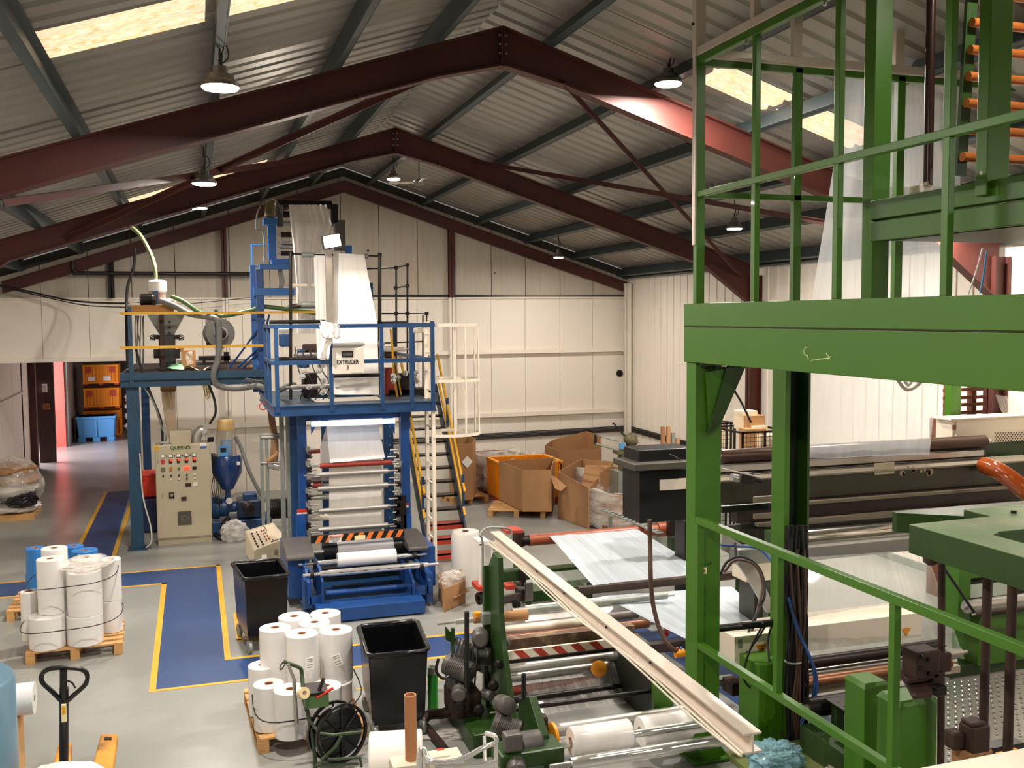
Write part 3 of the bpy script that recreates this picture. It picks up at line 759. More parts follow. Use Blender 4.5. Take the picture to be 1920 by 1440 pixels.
# ------------------------------------------------------------------ front platform with railing
PX0, PX1 = X(514, 765, 14.6), X(816, 755, 14.6); PYB = 17.7
pf = thing('front_platform', 'blue raised working platform with railing around the film tower', 'platform', ((PX0+PX1)/2, 15.5, DECKZ-0.15))
bz0, bz1 = DECKZ-0.15, DECKZ
def channel(mb, p0, p1, h=0.15, w=0.05): 
    p0 = Vector(p0); p1 = Vector(p1); mb.beam(p0, p1, 0.012, h)
    d = (p1-p0).normalized(); 
    for k in (-1, 1): mb.beam(p0+Vector((0,0,k*(h/2-0.006))), p1+Vector((0,0,k*(h/2-0.006))), w, 0.012)
    return mb
zm = (bz0+bz1)/2
for p0, p1 in (((PX0,14.6,zm),(PX1,14.6,zm)), ((PX0,14.6,zm),(PX0,PYB,zm)), ((PX1,14.6,zm),(PX1,PYB,zm)), ((PX0,PYB,zm),(PX1,PYB,zm))):
    channel(MB(), p0, p1, .15, .05 if p0[1] == p1[1] else .048).build('edge_beam', BLUED, pf)
B('deck_plate', PX0+.02, X(600,757,14.6), 14.62, PYB, DECKZ-0.012, DECKZ, mat('chequer_deck', '#3c4c5c', 0.4, 0.3), pf)
B('deck_plate', X(735,757,14.6), PX1-.02, 14.62, PYB, DECKZ-0.012, DECKZ, MATS['chequer_deck'], pf)
B('deck_plate', X(600,757,14.6), X(735,757,14.6), 14.62, 15.1, DECKZ-0.012, DECKZ, MATS['chequer_deck'], pf)
RT = Zh(660, 611, 14.6); RM = Zh(660, 678, 14.6); TB = DECKZ+0.0
for px in (519, 621, 716, 772, 812):
    x = X(px, 690, 14.6) if px < 812 else PX1-0.03
    B('rail_post', x-0.028, x+0.028, 14.58, 14.63, DECKZ-0.1, RT if px < 812 else RT+0.06, BLUED, pf)
for z in (RT, RM):
    B('rail', PX0+0.03, PX1+.002, 14.576, 14.634, z-0.030, z+0.030, BLUED, pf)
    B('rail', PX0-0.023, PX0+0.033, 14.6, 16.26, z-0.028, z+0.028, BLUED, pf)
    B('rail', PX1-0.053, PX1+.003, 14.64, 17.6, z-0.028, z+0.028, BLUED, pf)
    B('rail', X(716,690,17.6), PX1, 17.6, 17.64, z-0.028, z+0.028, BLUED, pf)
for y in (15.4, 16.2): B('rail_post', PX0-0.02, PX0+0.03, y, y+0.05, DECKZ, RT, BLUED, pf)
for y in (16.0, 17.6): B('rail_post', PX1-0.05, PX1, y, y+0.05, DECKZ, RT+0.03, BLUED, pf)
# platform sign EXTRUDER 3
sg = thing('machine_sign', 'white sign reading EXTRUDER 3 on the platform railing', 'sign', at(652, 700, Y=14.55))
pbox('sign_board', 623, 653, 682, 699, 14.55, 0.01, mat('sign_cream', '#cfc6b8', .5), sg)
pbox('sign_badge', 641, 658, 662, 670, 14.543, 0.006, BLACK, sg)
pbox('badge_emblem', 643, 661, 660, 667, 14.541, 0.003, MOTORGREY, sg)
text('lettering', 'EXTRUDER', 0.09, at(652, 679, Y=14.545), BLACK, sg, bold=.0015).scale = (.72, 1, 1); text('lettering', '3', 0.085, at(652, 689, Y=14.545), BLACK, sg)
# white cloth hung over the rail
def cloth(u, v):
    a = at(599+u*21, 612+v*60, Y=14.53); a.y += 0.03*math.sin(u*9+v*2)-0.02; a.x += 0.03*math.sin(v*5); return a
o = MB().grid(crumple(cloth, 0.03, 9), 14, 22).build('rag', WHITE, smooth=70, thick=0.01); tag(o, 'long white rag hanging over the platform rail left of the sign', 'cloth')
def cloth2(u, v):
    a = at(602+u*34, 602+v*30-u*6*(v-.5), Y=14.48); a.y += -0.05*math.sin(u*PI)+0.02*math.sin(u*20); a.z -= 0.05*u*u; return a
o = MB().grid(crumple(cloth2, 0.035, 12, 2), 16, 12).build('glove', mat('white_glove', '#efeae2', 0.7), smooth=70, thick=0.012); tag(o, 'bunched white glove lying over the top platform rail', 'glove')
# upright with floodlight
fp = thing('floodlight', 'lit floodlight on a tall beige upright over the platform', 'lamp', at(617, 757, Y=15.6))
MB().box(X(612,550,15.6), X(624,550,15.6), 15.6, 15.68, DECKZ, Zh(618, 466, 15.6)).build('upright', mat('beige_upright', '#8c8478', 0.5, 0.2), fp)
q = at(622, 452, Y=15.6); 
M3 = Matrix.Rotation(math.radians(-10), 3, 'Y')
def orot(x, y, z): return q+M3 @ Vector((x, y, z))
MB().hexa([orot(-.15,-.02,-.11), orot(.14,-.02,-.11), orot(.14,.08,-.11), orot(-.15,.08,-.11)], [orot(-.15,-.06,.1), orot(.14,-.06,.1), orot(.14,.05,.1), orot(-.15,.05,.1)]).build('lamp_housing', DKSTEEL, fp)
MB().hexa([orot(-.13,-.03,-.095), orot(.125,-.03,-.095), orot(.125,-.025,-.095), orot(-.13,-.025,-.095)], [orot(-.13,-.075,.085), orot(.125,-.075,.085), orot(.125,-.065,.085), orot(-.13,-.065,.085)]).build('lamp_glass', LAMP, fp)
# web on the platform: down from pipe bar to platform
web('film_web', 'broad white film sheet dropping from the pipe bar to the platform', [(Q(625,474,15.75), Q(683,478,15.75)), (Q(625,606,15.75), Q(707,606,15.3)), (Q(622,640,15.3), Q(708,640,15.1)), (Q(622,740,15.1), Q(711,740,15.1))], FILMA)
web('film_web', 'narrow white film strip left of the beige upright', [(Q(588,474,15.8), Q(613,474,15.8)), (Q(591,560,15.8), Q(611,560,15.8)), (Q(593,620,15.8), Q(614,620,15.8)), (Q(596,740,15.8), Q(616,740,15.8))], FILMA)
web('film_web', 'rear film sheet falling from the top nip of the tower', [(Q(541,384,18.6), Q(612,384,18.6)), (Q(545,420,18.5), Q(622,420,18.5)), (Q(551,480,18.5), Q(605,480,18.5)), (Q(556,540,18.5), Q(598,540,18.5)), (Q(557,625,18.5), Q(592,625,18.5))], FILMA, amp=0.06, fr=16)
# pipe gantry on the platform
pg = thing('pipe_frame', 'frame of dark pipes and couplings standing on the platform', 'frame', at(712, 757, Y=15.9))
mb = MB()
def pipe(pts, r=0.02): mb.tube(pts, r, 8)
pipe([Q(545,476,15.8), Q(545,757,15.8)], 0.025); pipe([Q(712,478,15.8), Q(712,740,15.8)], 0.03)
pipe([Q(545,476,15.8), Q(712,480,15.8)], 0.014)
pipe([Q(685,504,16.4), Q(742,502,16.4), Q(764,497,17.0)], 0.015); pipe([Q(743,502,16.4), Q(743,750,16.4)], 0.018); pipe([Q(764,497,17.0), Q(764,750,17.0)], 0.018)
pipe([Q(742,540,16.4), Q(764,536,17.0)], 0.014)
pipe([Q(716,588,15.9), Q(800,588,16.4), Q(800,750,16.4)], 0.014); pipe([Q(793,590,16.2), Q(793,730,16.2)], 0.014)
pipe([Q(505,604,15.7), Q(610,603,15.7)], 0.03); pipe([Q(708,605,15.7), Q(765,605,15.7)], 0.025)
pipe([Q(720,643,15.9), Q(800,640,16.2)], 0.012)
for p in ((545,476,15.8),(712,478,15.8),(743,502,16.4),(764,497,17.0),(742,540,16.4),(764,536,17.0),(743,588,16.2),(764,588,16.2),(800,588,16.4),(712,605,15.8)):
    q = Q(*p); mb.lathe([(0,-.03),(0.035,-.03),(0.035,.03),(0,.03)], q, (0,0,1), 10)
mb.build('pipe_run', mat('dark_pipe', '#2e2a28', 0.35, 0.7), pg, smooth=40)
MB().cyl(Q(565,478,15.8), Q(588,478,15.8), 0.04, 14).build('bar_sleeve', GALV, pg, smooth=40); MB().cyl(Q(683,480,15.8), Q(690,480,15.8), 0.04, 14).build('bar_sleeve', GALV, pg, smooth=40)
# web guides/rollers behind railing
gr = thing('guide_roller_set', 'set of steel guide rollers at platform level behind the railing', 'roller', at(650, 757, Y=15.2))
for (a, b, y, Y, r, m) in ((622, 712, 646, 15.2, .05, ALU), (625, 712, 704, 15.0, .03, DKSTEEL), (548, 622, 574, 16.2, .04, RUSTY), (545, 592, 535, 16.5, .03, CREAM), (565, 612, 571, 16.0, .05, GALV), (560, 622, 665, 15.9, .04, STEEL), (522, 600, 673, 15.7, .035, DKSTEEL), (545, 620, 725, 15.6, .04, STEEL), (708, 760, 655, 15.9, .04, CREAM)):
    roller('roller', X(a, y, Y), X(b, y, Y), Zh((a+b)/2, y, Y), Y, r, m, gr, shaft=0.08)
for (x0, y0, x1, y1, m) in ((570,645,600,672,RUSTY),(560,655,580,690,BLUED),(600,685,615,740,BLACK),(568,700,600,745,DKSTEEL),(722,650,745,672,RUSTY),(722,690,742,740,MAGENTA),(745,700,775,750,DKSTEEL),(727,728,800,752,DKSTEEL),(770,615,797,624,CREAM),(523,615,550,624,WHITE),(525,626,548,650,BLUED)):
    pbox('drive_unit', x0, y0, x1, y1, 15.9, 0.25, m, gr, bevel=0.02)
mb = MB()
for k in range(14):
    q = at(random.uniform(560, 615) if k % 2 else random.uniform(725, 790), random.uniform(690, 745), Y=15.5)
    mb.lathe([(0,0),(0.045,0),(0.045,0.03),(0.02,0.03),(0.02,0.08),(0,0.08)], q, (0,-1,0.2), 10)
mb.build('fitting', STEEL, gr, smooth=40)['kind'] = 'stuff'
yb = MB(); yb.tube([Q(732,618,16.0), Q(736,655,15.8), Q(738,700,15.7), Q(747,755,15.6)], 0.018, 6); yb.tube([Q(740,668,15.6), Q(752,740,15.6)], 0.012, 6); yb.build('yellow_air_hose', YELLOW, gr)
mb = MB(); 
for k in range(5):
    x = 553+k*14; mb.tube(bez([Q(x,650,15.9), Q(x+6,690,15.7), Q(x+16+3*k,720,15.6), Q(x+10,750,15.6)], 5), 0.01, 5)
mb.build('cable', RUBBER, gr)['kind'] = 'stuff'

# ------------------------------------------------------------------ upper tower (blue) with top nip
ut = thing('upper_tower', 'bright blue upper tower frame with motor and top nip rollers', 'machine', at(500, 757, Y=18.3))
def ub(x0, y0, x1, y1, Y, d, m=BLUEB, nm='post'): return pbox(nm, x0, y0, x1, y1, Y, d, m, ut, bevel=0.005)
ub(472, 497, 482, 735, 18.2, 0.12); ub(483, 505, 497, 740, 18.03, 0.10, BLUE); ub(487, 495, 545, 505, 18.0, 0.15, nm='cross_member'); ub(510, 485, 548, 497, 18.1, 0.3, nm='cross_member')
ub(476, 540, 552, 554, 18.0, 0.12, nm='cross_member'); ub(555, 540, 596, 552, 18.8, 0.1, BLUED, nm='cross_member')
ub(503, 420, 518, 487, 18.2, 0.14); ub(494, 409, 520, 421, 18.1, 0.3, nm='bracket')
ub(471, 458, 474, 500, 18.9, 0.03, nm='guard_bar'); ub(471, 458, 500, 460, 18.9, 0.03, nm='guard_bar')
ub(648, 460, 660, 475, 18.6, 0.1, nm='post'); ub(690, 530, 700, 605, 17.0, 0.06, BLUED)
mb = MB(); 
for k in range(9):
    z0 = Zh(478, 500+k*26, 18.2); mb.beam((X(474,500,18.2), 18.18, z0), (X(490,500,18.2), 18.18, z0-0.22 if k % 2 else z0), 0.03, 0.02)
mb.build('lattice', BLUEB, ut)
# nip rollers and motor
for (a, b, y, r, m) in ((520, 622, 383, .08, DKSTEEL), (524, 545, 402, .06, DKSTEEL), (524, 625, 420, .05, STEEL), (527, 552, 440, .05, DKSTEEL), (527, 550, 455, .04, STEEL), (525, 549, 463, .04, STEEL), (527, 552, 475, .045, DKSTEEL)):
    roller('nip_roller', X(a, y, 18.7), X(b, y, 18.7), Zh((a+b)/2, y, 18.7), 18.72, r, m, ut, shaft=0.06)
motor(MB(), at(506, 408, Y=18.2), 0.10, 0.3, (0.1, 0, 1)).build('drive_motor', mat('khaki_motor', '#6d6142', 0.5, 0.1), ut, smooth=40)
MB().lathe([(0,0),(0.13,0),(0.13,0.05),(0,0.05)], at(515, 393, Y=18.3), (1,0,0), 20).build('pulley_guard', MOTORGREY, ut, smooth=40)
pbox('gear_case', 519, 384, 531, 425, 18.3, 0.2, MOTORGREY, ut, bevel=0.02); pbox('end_bracket', 622, 383, 634, 418, 18.6, 0.15, DKSTEEL, ut, bevel=0.01); pbox('end_bracket', 628, 412, 648, 470, 18.6, 0.15, MOTORGREY, ut, bevel=0.01)
mb = MB()
mb.tube(bez([Q(489,385,18.2), Q(482,402,18.2), Q(481,430,18.3), Q(492,432,18.3), Q(496,470,18.3), Q(493,500,18.3)], 6), 0.014, 6)
mb.tube(bez([Q(492,384,18.2), Q(505,374,18.2), Q(520,380,18.3), Q(528,400,18.3)], 6), 0.014, 6)
for k in range(6): mb.tube([Q(521+k*1.5,505,18.2), Q(524+k*2,530,18.2), Q(522+k*1.2,545,18.2)], 0.008, 5)
mb.build('cable', mat('grey_cable', '#8d8a80', 0.5), ut)['kind'] = 'stuff'
mb = MB()
for (a, b) in (((505,590),(478,690)), ((500,640),(445,690)), ((490,655),(455,692)), ((497,600),(430,690))): mb.tube([Q(a[0],a[1],18.0), Q(b[0],b[1],18.4)], 0.018, 6)
mb.build('stay_tube', BLUE, ut)

# ------------------------------------------------------------------ caged ladder and stairs at the right of the tower
ld = thing('caged_ladder', 'cream access ladder with hoop cage beside the film tower', 'ladder', (3.5, 14.9, 0))
xs = X(816, 1068, 14.7)
lt = Zh(816, 603, 14.7)
xs1, xs2 = xs-0.04, xs
for y, nm in ((14.68, 'stile'), (15.12, 'stile')): MB().box(xs-0.025, xs+0.025, y-0.02, y+0.05, 0, lt).build(nm, CREAM, ld)
for k in range(13): MB().cyl((xs, 14.7, 0.25+k*0.29), (xs, 15.15, 0.25+k*0.29), 0.014, 8).build('rung', CREAM, ld)
hr = (X(908, 710, 15.0)-xs)/2
for py in (609, 711, 811):
    z = Zh(862, py, 14.95); mb = MB(); n = 20
    pts = [Vector((xs, 14.62, z))]+[Vector((xs+hr*0.9+hr*1.1*math.sin(t*PI/n)-0.1, 14.95-0.42*math.cos(t*PI/n), z)) for t in range(n+1)]+[Vector((xs, 15.28, z))]
    for a, b in zip(pts[:-1], pts[1:]): mb.beam(a, b, 0.008, 0.045)
    mb.build('cage_hoop', CREAM, ld)
z0, z1 = Zh(862, 813, 14.95), Zh(862, 608, 14.95)
for t in (0.12, 0.35, 0.6, 0.85): 
    a = t*PI; x_ = xs+hr*0.9+hr*1.1*math.sin(a)-0.1; y_ = 14.95-0.42*math.cos(a)
    MB().box(x_-0.02, x_+0.0, y_-0.02, y_+0.02, z0, z1).build('cage_bar', CREAM, ld)
MB().box(xs+hr*.7, xs+hr*.7+0.03, 14.62, 14.66, z0, z1).build('cage_bar', CREAM, ld)
st = thing('steel_stair', 'steep dark steel stair with yellow handrails behind the ladder', 'stair', (3.9, 15.8, 0))
SX0, SX1 = X(787, 950, 15.9), X(862, 1000, 15.9)
n = 13; y0, y1, zt = 15.3, 17.55, DECKZ
for s in (SX0, SX1):
    MB().beam((s, y0-0.1, 0.0), (s, y1, zt), 0.03, 0.2).build('stringer', mat('dark_blue_stringer', '#1c2a38', 0.45), st)
for k in range(n):
    t = (k+0.7)/n; m = RED if k < 3 else DKSTEEL
    MB().box(SX0+0.02, SX1-0.02, y0+(y1-y0)*t-0.12, y0+(y1-y0)*t+0.12, zt*t-0.03, zt*t).build('tread', m, st)
    if k < 3: MB().box(SX0+0.02, SX1-0.02, y0+(y1-y0)*t-0.12, y0+(y1-y0)*t-0.11, zt*t-0.1, zt*t).build('riser', m, st)
for s, pts in ((SX0, None), (SX1, None)):
    for dz in (0.55, 0.95):
        a = Vector((s, y0+0.25, 0.25+dz-0.1)); b = Vector((s, y1-0.2, zt-0.1+dz-0.25))
        MB().beam(a, b, 0.035, 0.045).build('handrail', YELLOW, st)
    for yy in (y0+0.35, y1-0.9):
        z = zt*(yy-y0)/(y1-y0); MB().box(s-0.02, s+0.02, yy-0.02, yy+0.02, max(0,z-0.1), z+0.95).build('handrail_post', BLUED, st)
# ------------------------------------------------------------------ left platform (petrol blue)
LZ1, LZ0 = Zh(360, 697, 17.9), Zh(360, 723, 17.9)
lx0, lx1 = X(225, 710, 17.9), X(498, 710, 17.9)
lp = thing('side_platform', 'petrol blue raised platform beside the film tower with thin yellow rails', 'platform', (-0.9, 18.0, 0))
MB().box(lx0, lx1, 17.9, 17.96, (LZ0+LZ1)/2+0.01, LZ1).build('edge_beam', PETROL, lp); MB().box(lx0, lx1, 17.93, 17.96, LZ0, (LZ0+LZ1)/2+0.01).build('edge_beam', PETROL, lp)
MB().box(lx0, lx1, 17.86, 17.9, LZ0-0.0, LZ0+0.02).build('flange', PETROL, lp); MB().box(lx0, lx1, 17.86, 17.9, (LZ0+LZ1)/2-0.0, (LZ0+LZ1)/2+0.02).build('flange', PETROL, lp)
B('edge_beam', lx0+.004, lx0+0.05, 17.962, 21.6, LZ0+.003, LZ1-.003, PETROL, lp); B('edge_beam', lx0, lx1, 21.6, 21.7, LZ0, LZ1, PETROL, lp)
# grating deck: bars
mb = MB()
y = 18.0
while y < 21.6: mb.box(lx0+0.05, lx1, y, y+0.012, LZ1-0.03, LZ1); y += 0.09
x = lx0+0.1
while x < lx1: mb.box(x, x+0.008, 17.98, 21.6, LZ1-0.03, LZ1-0.004); x += 0.11
mb.build('deck_grating', mat('rusty_grating', '#4a3f3a', 0.6, 0.3), lp)['kind'] = 'stuff'
px_ = (X(242, 900, 17.97), X(266, 900, 17.97))
B('post', px_[0], px_[1], 17.97, 18.12, 0, LZ0, PETROL, lp, 0.006); B('base_plate', px_[0]-0.06, px_[1]+0.06, 17.88, 18.2, 0, 0.02, PETROL, lp)
B('post', X(268,850,21.3), X(283,850,21.3), 21.3, 21.45, 0, LZ0, BLUED, lp, 0.006)
B('post', X(240,620,17.9), X(248,620,17.9), 17.88, 17.92, LZ0, Zh(244,575,17.9), PETROL, lp)
B('post', X(402,600,17.95), X(409,600,17.95), 17.9, 17.94, LZ1, Zh(405,580,17.9), PETROL, lp)
for py in (587, 650):
    z = Zh(360, py, 17.85); B('yellow_rail', X(225,py,17.85), X(496 if py > 600 else 604,py,17.85), 17.84, 17.87, z-0.022, z+0.022, YELLOW, lp)
# wooden box carrying the vacuum loader over a steel hopper
hp = thing('material_hopper', 'grey steel cone hopper topped by a chipboard box on the side platform', 'hopper', at(312, 697, Y=18.9))
Yh = 18.7
pbox('wooden_box', 240, 572, 326, 587, 18.4, 0.55, mat('chipboard', '#b07a42', 0.75, 0, 0.1, 20), hp)
c = at(312, 590, Y=Yh); zb = Zh(312, 632, Yh); w1, w0 = 0.34, 0.10
MB().hexa([(c.x-w0,Yh-w0,zb),(c.x+w0,Yh-w0,zb),(c.x+w0,Yh+w0,zb),(c.x-w0,Yh+w0,zb)], [(c.x-w1,Yh-w1*.8,c.z+0.04),(c.x+w1,Yh-w1*.8,c.z+0.04),(c.x+w1,Yh+w1*.8,c.z+0.04),(c.x-w1,Yh+w1*.8,c.z+0.04)]).build('cone', GALV, hp)
for py in (604, 614, 624): 
    q = at(318, py, Y=18.5); MB().cyl(q+Vector((0,0.0,0)), q+Vector((0,-0.02,0)), 0.022, 10).build('sight_glass', DKSTEEL, hp)
pbox('throat', 298, 628, 329, 690, 18.5, 0.3, mat('black_throat', '#1d1b1b', 0.4), hp, bevel=0.03)
pbox('timber_prop', 300, 588, 309, 695, 18.25, 0.06, RUSTY, hp)
mb = MB()
for s in (-1, 1):
    for k in range(3):
        q0 = Q(313+s*14, 632+k*2, 18.6); mb.tube(bez([q0, Q(313+s*24, 628+k*3, 18.6), Q(313+s*32, 631+k*3, 18.6), Q(313+s*22, 636+k, 18.6)], 5), 0.007, 5)
mb.build('heater_wire', RUBBER, hp)['kind'] = 'stuff'
for s in (-1, 1): pbox('clamp', 313+s*20-5, 628, 313+s*20+5, 636, 18.6, 0.1, DKSTEEL, hp); pbox('clamp', 313+s*20-5, 655, 313+s*20+5, 672, 18.6, 0.1, DKSTEEL, hp)
vl = thing('vacuum_loader', 'small vacuum loader with white drum and clear chamber on the wooden box', 'machine', at(290, 572, Y=18.6))
q = at(295, 571, Y=18.65)
MB().lathe([(0,0.44),(0.13,0.44),(0.17,0.40),(0.17,0.24),(0.15,0.22),(0,0.22)], q, n=24).build('white_drum', WHITE, vl, smooth=40)
MB().lathe([(0.15,0.0),(0.15,0.22)], q, n=24).build('clear_chamber', GLASS, vl, smooth=40)
MB().lathe([(0,0),(0.12,0),(0.12,0.1),(0.05,0.2),(0,0.2)], q, n=20).build('granule_filter', mat('red_filter','#b5322a',0.5), vl, smooth=40)
motor(MB(), at(262, 562, Y=18.5), 0.11, 0.28, (1,0,0)).build('pump_motor', DKSTEEL, vl, smooth=40)
pbox('blue_clamp', 286, 545, 297, 571, 18.45, 0.08, BLUED, vl); pbox('spout', 300, 560, 330, 572, 18.5, 0.2, WHITE, vl, bevel=0.03)
# hoses
def hose(name, label, pts, r, m, n=10):
    o = MB().tube(bez(pts, 8), r, n).build(name, m, smooth=60); return tag(o, label, 'hose' if 'hose' in name else 'cable')
GRNH = mat('green_ribbed_hose', '#4f6b3c', 0.4, 0, 0.2); GRYH = mat('grey_ribbed_hose', '#6f6e69', 0.55, 0, 0.15)
hose('suction_hose', 'pale green hose curving down from the roof to the white drum loader', [Q(238,420,19.0), Q(262,440,18.9), Q(282,475,18.8), Q(291,505,18.6), Q(291,545,18.6)], 0.035, mat('pale_green_hose', '#8f9c70', 0.4))
hose('suction_hose', 'green and cream hose sagging along the top yellow rail towards the tower', [Q(322,556,18.4), Q(345,566,18.3), Q(380,588,18.2), Q(420,592,18.2), Q(470,582,18.2), Q(495,575,18.2), Q(560,583,18.2), Q(600,588,18.2)], 0.04, GRNH)
hose('air_hose', 'thick grey hose running down from the loader past the platform edge', [Q(300,563,18.3), Q(330,575,18.2), Q(355,588,18.1), Q(388,594,17.9), Q(408,602,17.75), Q(411,640,17.75), Q(408,675,17.75), Q(400,702,17.75), Q(408,722,17.8), Q(440,728,17.8), Q(480,724,17.7), Q(497,728,17.3)], 0.055, GRYH)
hose('air_hose', 'short grey flexible hose end behind the front platform post', [Q(522,732,16.4), Q(540,724,16.5), Q(552,722,16.6)], 0.05, GRYH)
hose('cable_drop', 'dark cable dropping from the upper gable to the platform corner', [Q(253,465,20.5), Q(251,500,20.5), Q(240,535,20), Q(237,575,19), Q(238,640,18.4), Q(240,690,18.2)], 0.028, RUBBER)
hose('cable_drop', 'black cable falling from the platform deck to the top of the cabinet', [Q(255,655,18.0), Q(268,700,18.0), Q(285,745,18.0), Q(302,790,18.2), Q(305,832,18.3)], 0.022, RUBBER)
hose('cable_drop', 'second black cable looping beside the cabinet top', [Q(268,722,18.0), Q(290,760,18.0), Q(303,800,18.2), Q(311,818,18.2), Q(308,834,18.3)], 0.014, GALV)
hose('cable_drop', 'curved black cable hanging under the side platform beside the tower', [Q(392,722,18.2), Q(402,750,18.2), Q(404,775,18.2), Q(393,795,18.2)], 0.022, RUBBER)
hose('cable_drop', 'thin pale cable looping down to the floor left of the cabinet', [Q(262,850,17.9), Q(268,930,17.9), Q(282,985,17.9), Q(284,1015,17.85), Q(274,1027,17.9)], 0.012, mat('white_cable', '#cfcabd', 0.5))
hose('power_cable', 'long black cable sagging across the left of the gable wall', [Q(0,535,22.8), Q(60,548,22.8), Q(130,563,22.6), Q(190,568,21), Q(240,569,19.5)], 0.02, RUBBER)
hose('power_cable', 'thinner black cable under the long sagging one on the left gable', [Q(0,537,22.8), Q(80,556,22.8), Q(150,571,22.6), Q(200,575,21.5), Q(240,576,19.5)], 0.012, RUBBER)
hose('support_line', 'thin steel line along the gable above the blower', [Q(240,566,22.8), Q(340,570,22.8), Q(470,558,22.8)], 0.008, DKSTEEL)
mb = MB()
for k in range(6):
    mb.tube(bez([Q(254+k*3,592,18.8), Q(253+k*3.4+2*math.sin(k*2.1),620,18.9), Q(255+k*3+2*math.sin(k*3.7),650,18.9), Q(256+k*2.6,690,18.8)], 4), 0.011, 5)
o = mb.build('hanging_wire', mat('grey_wire', '#6a6864', 0.5)); tag(o, 'group of thin grey wires hanging behind the left platform post', 'wire'); o['kind'] = 'stuff'
mb = MB()
for k in range(8):
    x = 455+k*5; mb.tube(bez([Q(x,715,17.8), Q(x+8,709+k,17.75), Q(x+14,716,17.75), Q(x+4,722+k,17.8), Q(x-6,718,17.8)], 4), 0.009, 5)
o = mb.build('cable_coil', mat('grey_wire', '#6a6864', 0.5)); tag(o, 'loose grey wires coiled on the hose at the platform edge', 'wire'); o['kind'] = 'stuff'
# blower
bl = thing('blower', 'grey round centrifugal blower on a black stand on the side platform', 'machine', at(408, 690, Y=20.5))
q = at(408, 625, Y=20.5)
MB().lathe([(0,-.0),(0.28,0),(0.3,0.03),(0.3,0.17),(0.28,0.2),(0,0.2)], q+Vector((0.0,0,0)), (0.25,-1,0), 36).build('volute', MOTORGREY, bl, smooth=40)
MB().lathe([(0.12,0.2),(0.13,0.2),(0.13,0.26),(0.10,0.26),(0.1,0.2)], q, (0.25,-1,0), 28).build('inlet_ring', mat('light_grey_paint','#7e7c79',0.45), bl, smooth=40)
motor(MB(), q+Vector((0.03,-0.1,0)), 0.09, 0.2, (0.25,-1,0)).build('hub', DKSTEEL, bl, smooth=40)
pbox('outlet', 386, 600, 402, 650, 20.45, 0.2, MOTORGREY, bl); pbox('stand', 372, 668, 432, 676, 20.4, 0.4, DKSTEEL, bl); pbox('stand_leg', 380, 676, 386, 695, 20.4, 0.1, DKSTEEL, bl); pbox('stand_leg', 420, 660, 430, 695, 20.4, 0.1, DKSTEEL, bl)
# cardboard box and litter on the deck
cbx = thing('cardboard_box', 'open cardboard box lined with clear plastic on the side platform', 'box', at(352, 690, Y=18.9))
pbox('box_body', 340, 657, 367, 688, 18.9, 0.3, KRAFT, cbx)
pbox('box_flap', 333, 652, 345, 660, 18.95, 0.2, KRAFT, cbx)
o = MB().grid(crumple(lambda u, v: at(349+u*12, 660+v*24, Y=18.85), 0.03, 14), 8, 10).build('plastic_liner', BAGC, cbx, smooth=60)
o = MB().grid(crumple(lambda u, v: Vector(at(310+u*36, 693, Y=18.3+v*0.6))+Vector((0,0,0.10*math.sin(u*PI)*math.sin(v*PI)+0.02)), 0.03, 9, 1), 14, 10).build('green_cloth', mat('pale_green_cloth', '#8fc59a', 0.8), smooth=60); tag(o, 'pale green cloth crumpled on the edge of the side platform', 'cloth')
o = MB().grid(crumple(lambda u, v: Vector(at(345+u*60, 694, Y=18.3+v*0.5))+Vector((0,0,0.04*math.sin(u*9)+0.03)), 0.02, 9, 2), 14, 8).build('paper_litter', mat('pale_paper', '#d8c9ae', 0.8), smooth=60); tag(o, 'strip of crumpled pale paper on the side platform deck', 'paper')
MB().cyl(Q(462,688,18.3), Q(480,688,18.3), 0.03, 14).build('core_tube', KRAFT, smooth=40); tag(bpy.context.scene.objects['core_tube'], 'short cardboard core tube lying on the deck near the tower', 'tube')
# duct between platform and cabinet, wires etc. under the deck
dt = thing('granule_duct', 'cloudy plastic duct hanging under the platform down to the cabinet', 'duct', at(318, 835, Y=18.6))
MB().tube(bez([Q(316,722,18.7), Q(316,745,18.7), Q(320,790,18.7), Q(327,832,18.7)], 5), [0.12]*5+[0.12-0.005*k for k in range(11)], 14).build('duct_sleeve', film('cloudy_sleeve', '#d8c0a0', 0.6, 0.3, (12,1,1), 0.4), dt, smooth=60)
MB().lathe([(0.13,0),(0.14,0.02),(0.14,0.09),(0.13,0.11)], Q(316,734,18.7), n=20).build('duct_collar', KRAFTD, dt, smooth=40)
mb = MB()
for k in range(12):
    mb.tube(bez([Q(310+k,728,18.6), Q(306+k*1.7,745+(k%4)*4,18.6), Q(314+k,768-(k%3)*6,18.6)], 4), 0.007, 4)
    mb.tube(bez([Q(380+k*1.2,722,18.6), Q(383+k,735+(k%4)*4,18.6), Q(389+k*.3,748-(k%3)*6,18.6)], 4), 0.007, 4)
o = mb.build('raffia_tie', mat('pale_yellow_twine', '#e4c98a', 0.6), dt); o['kind'] = 'stuff'
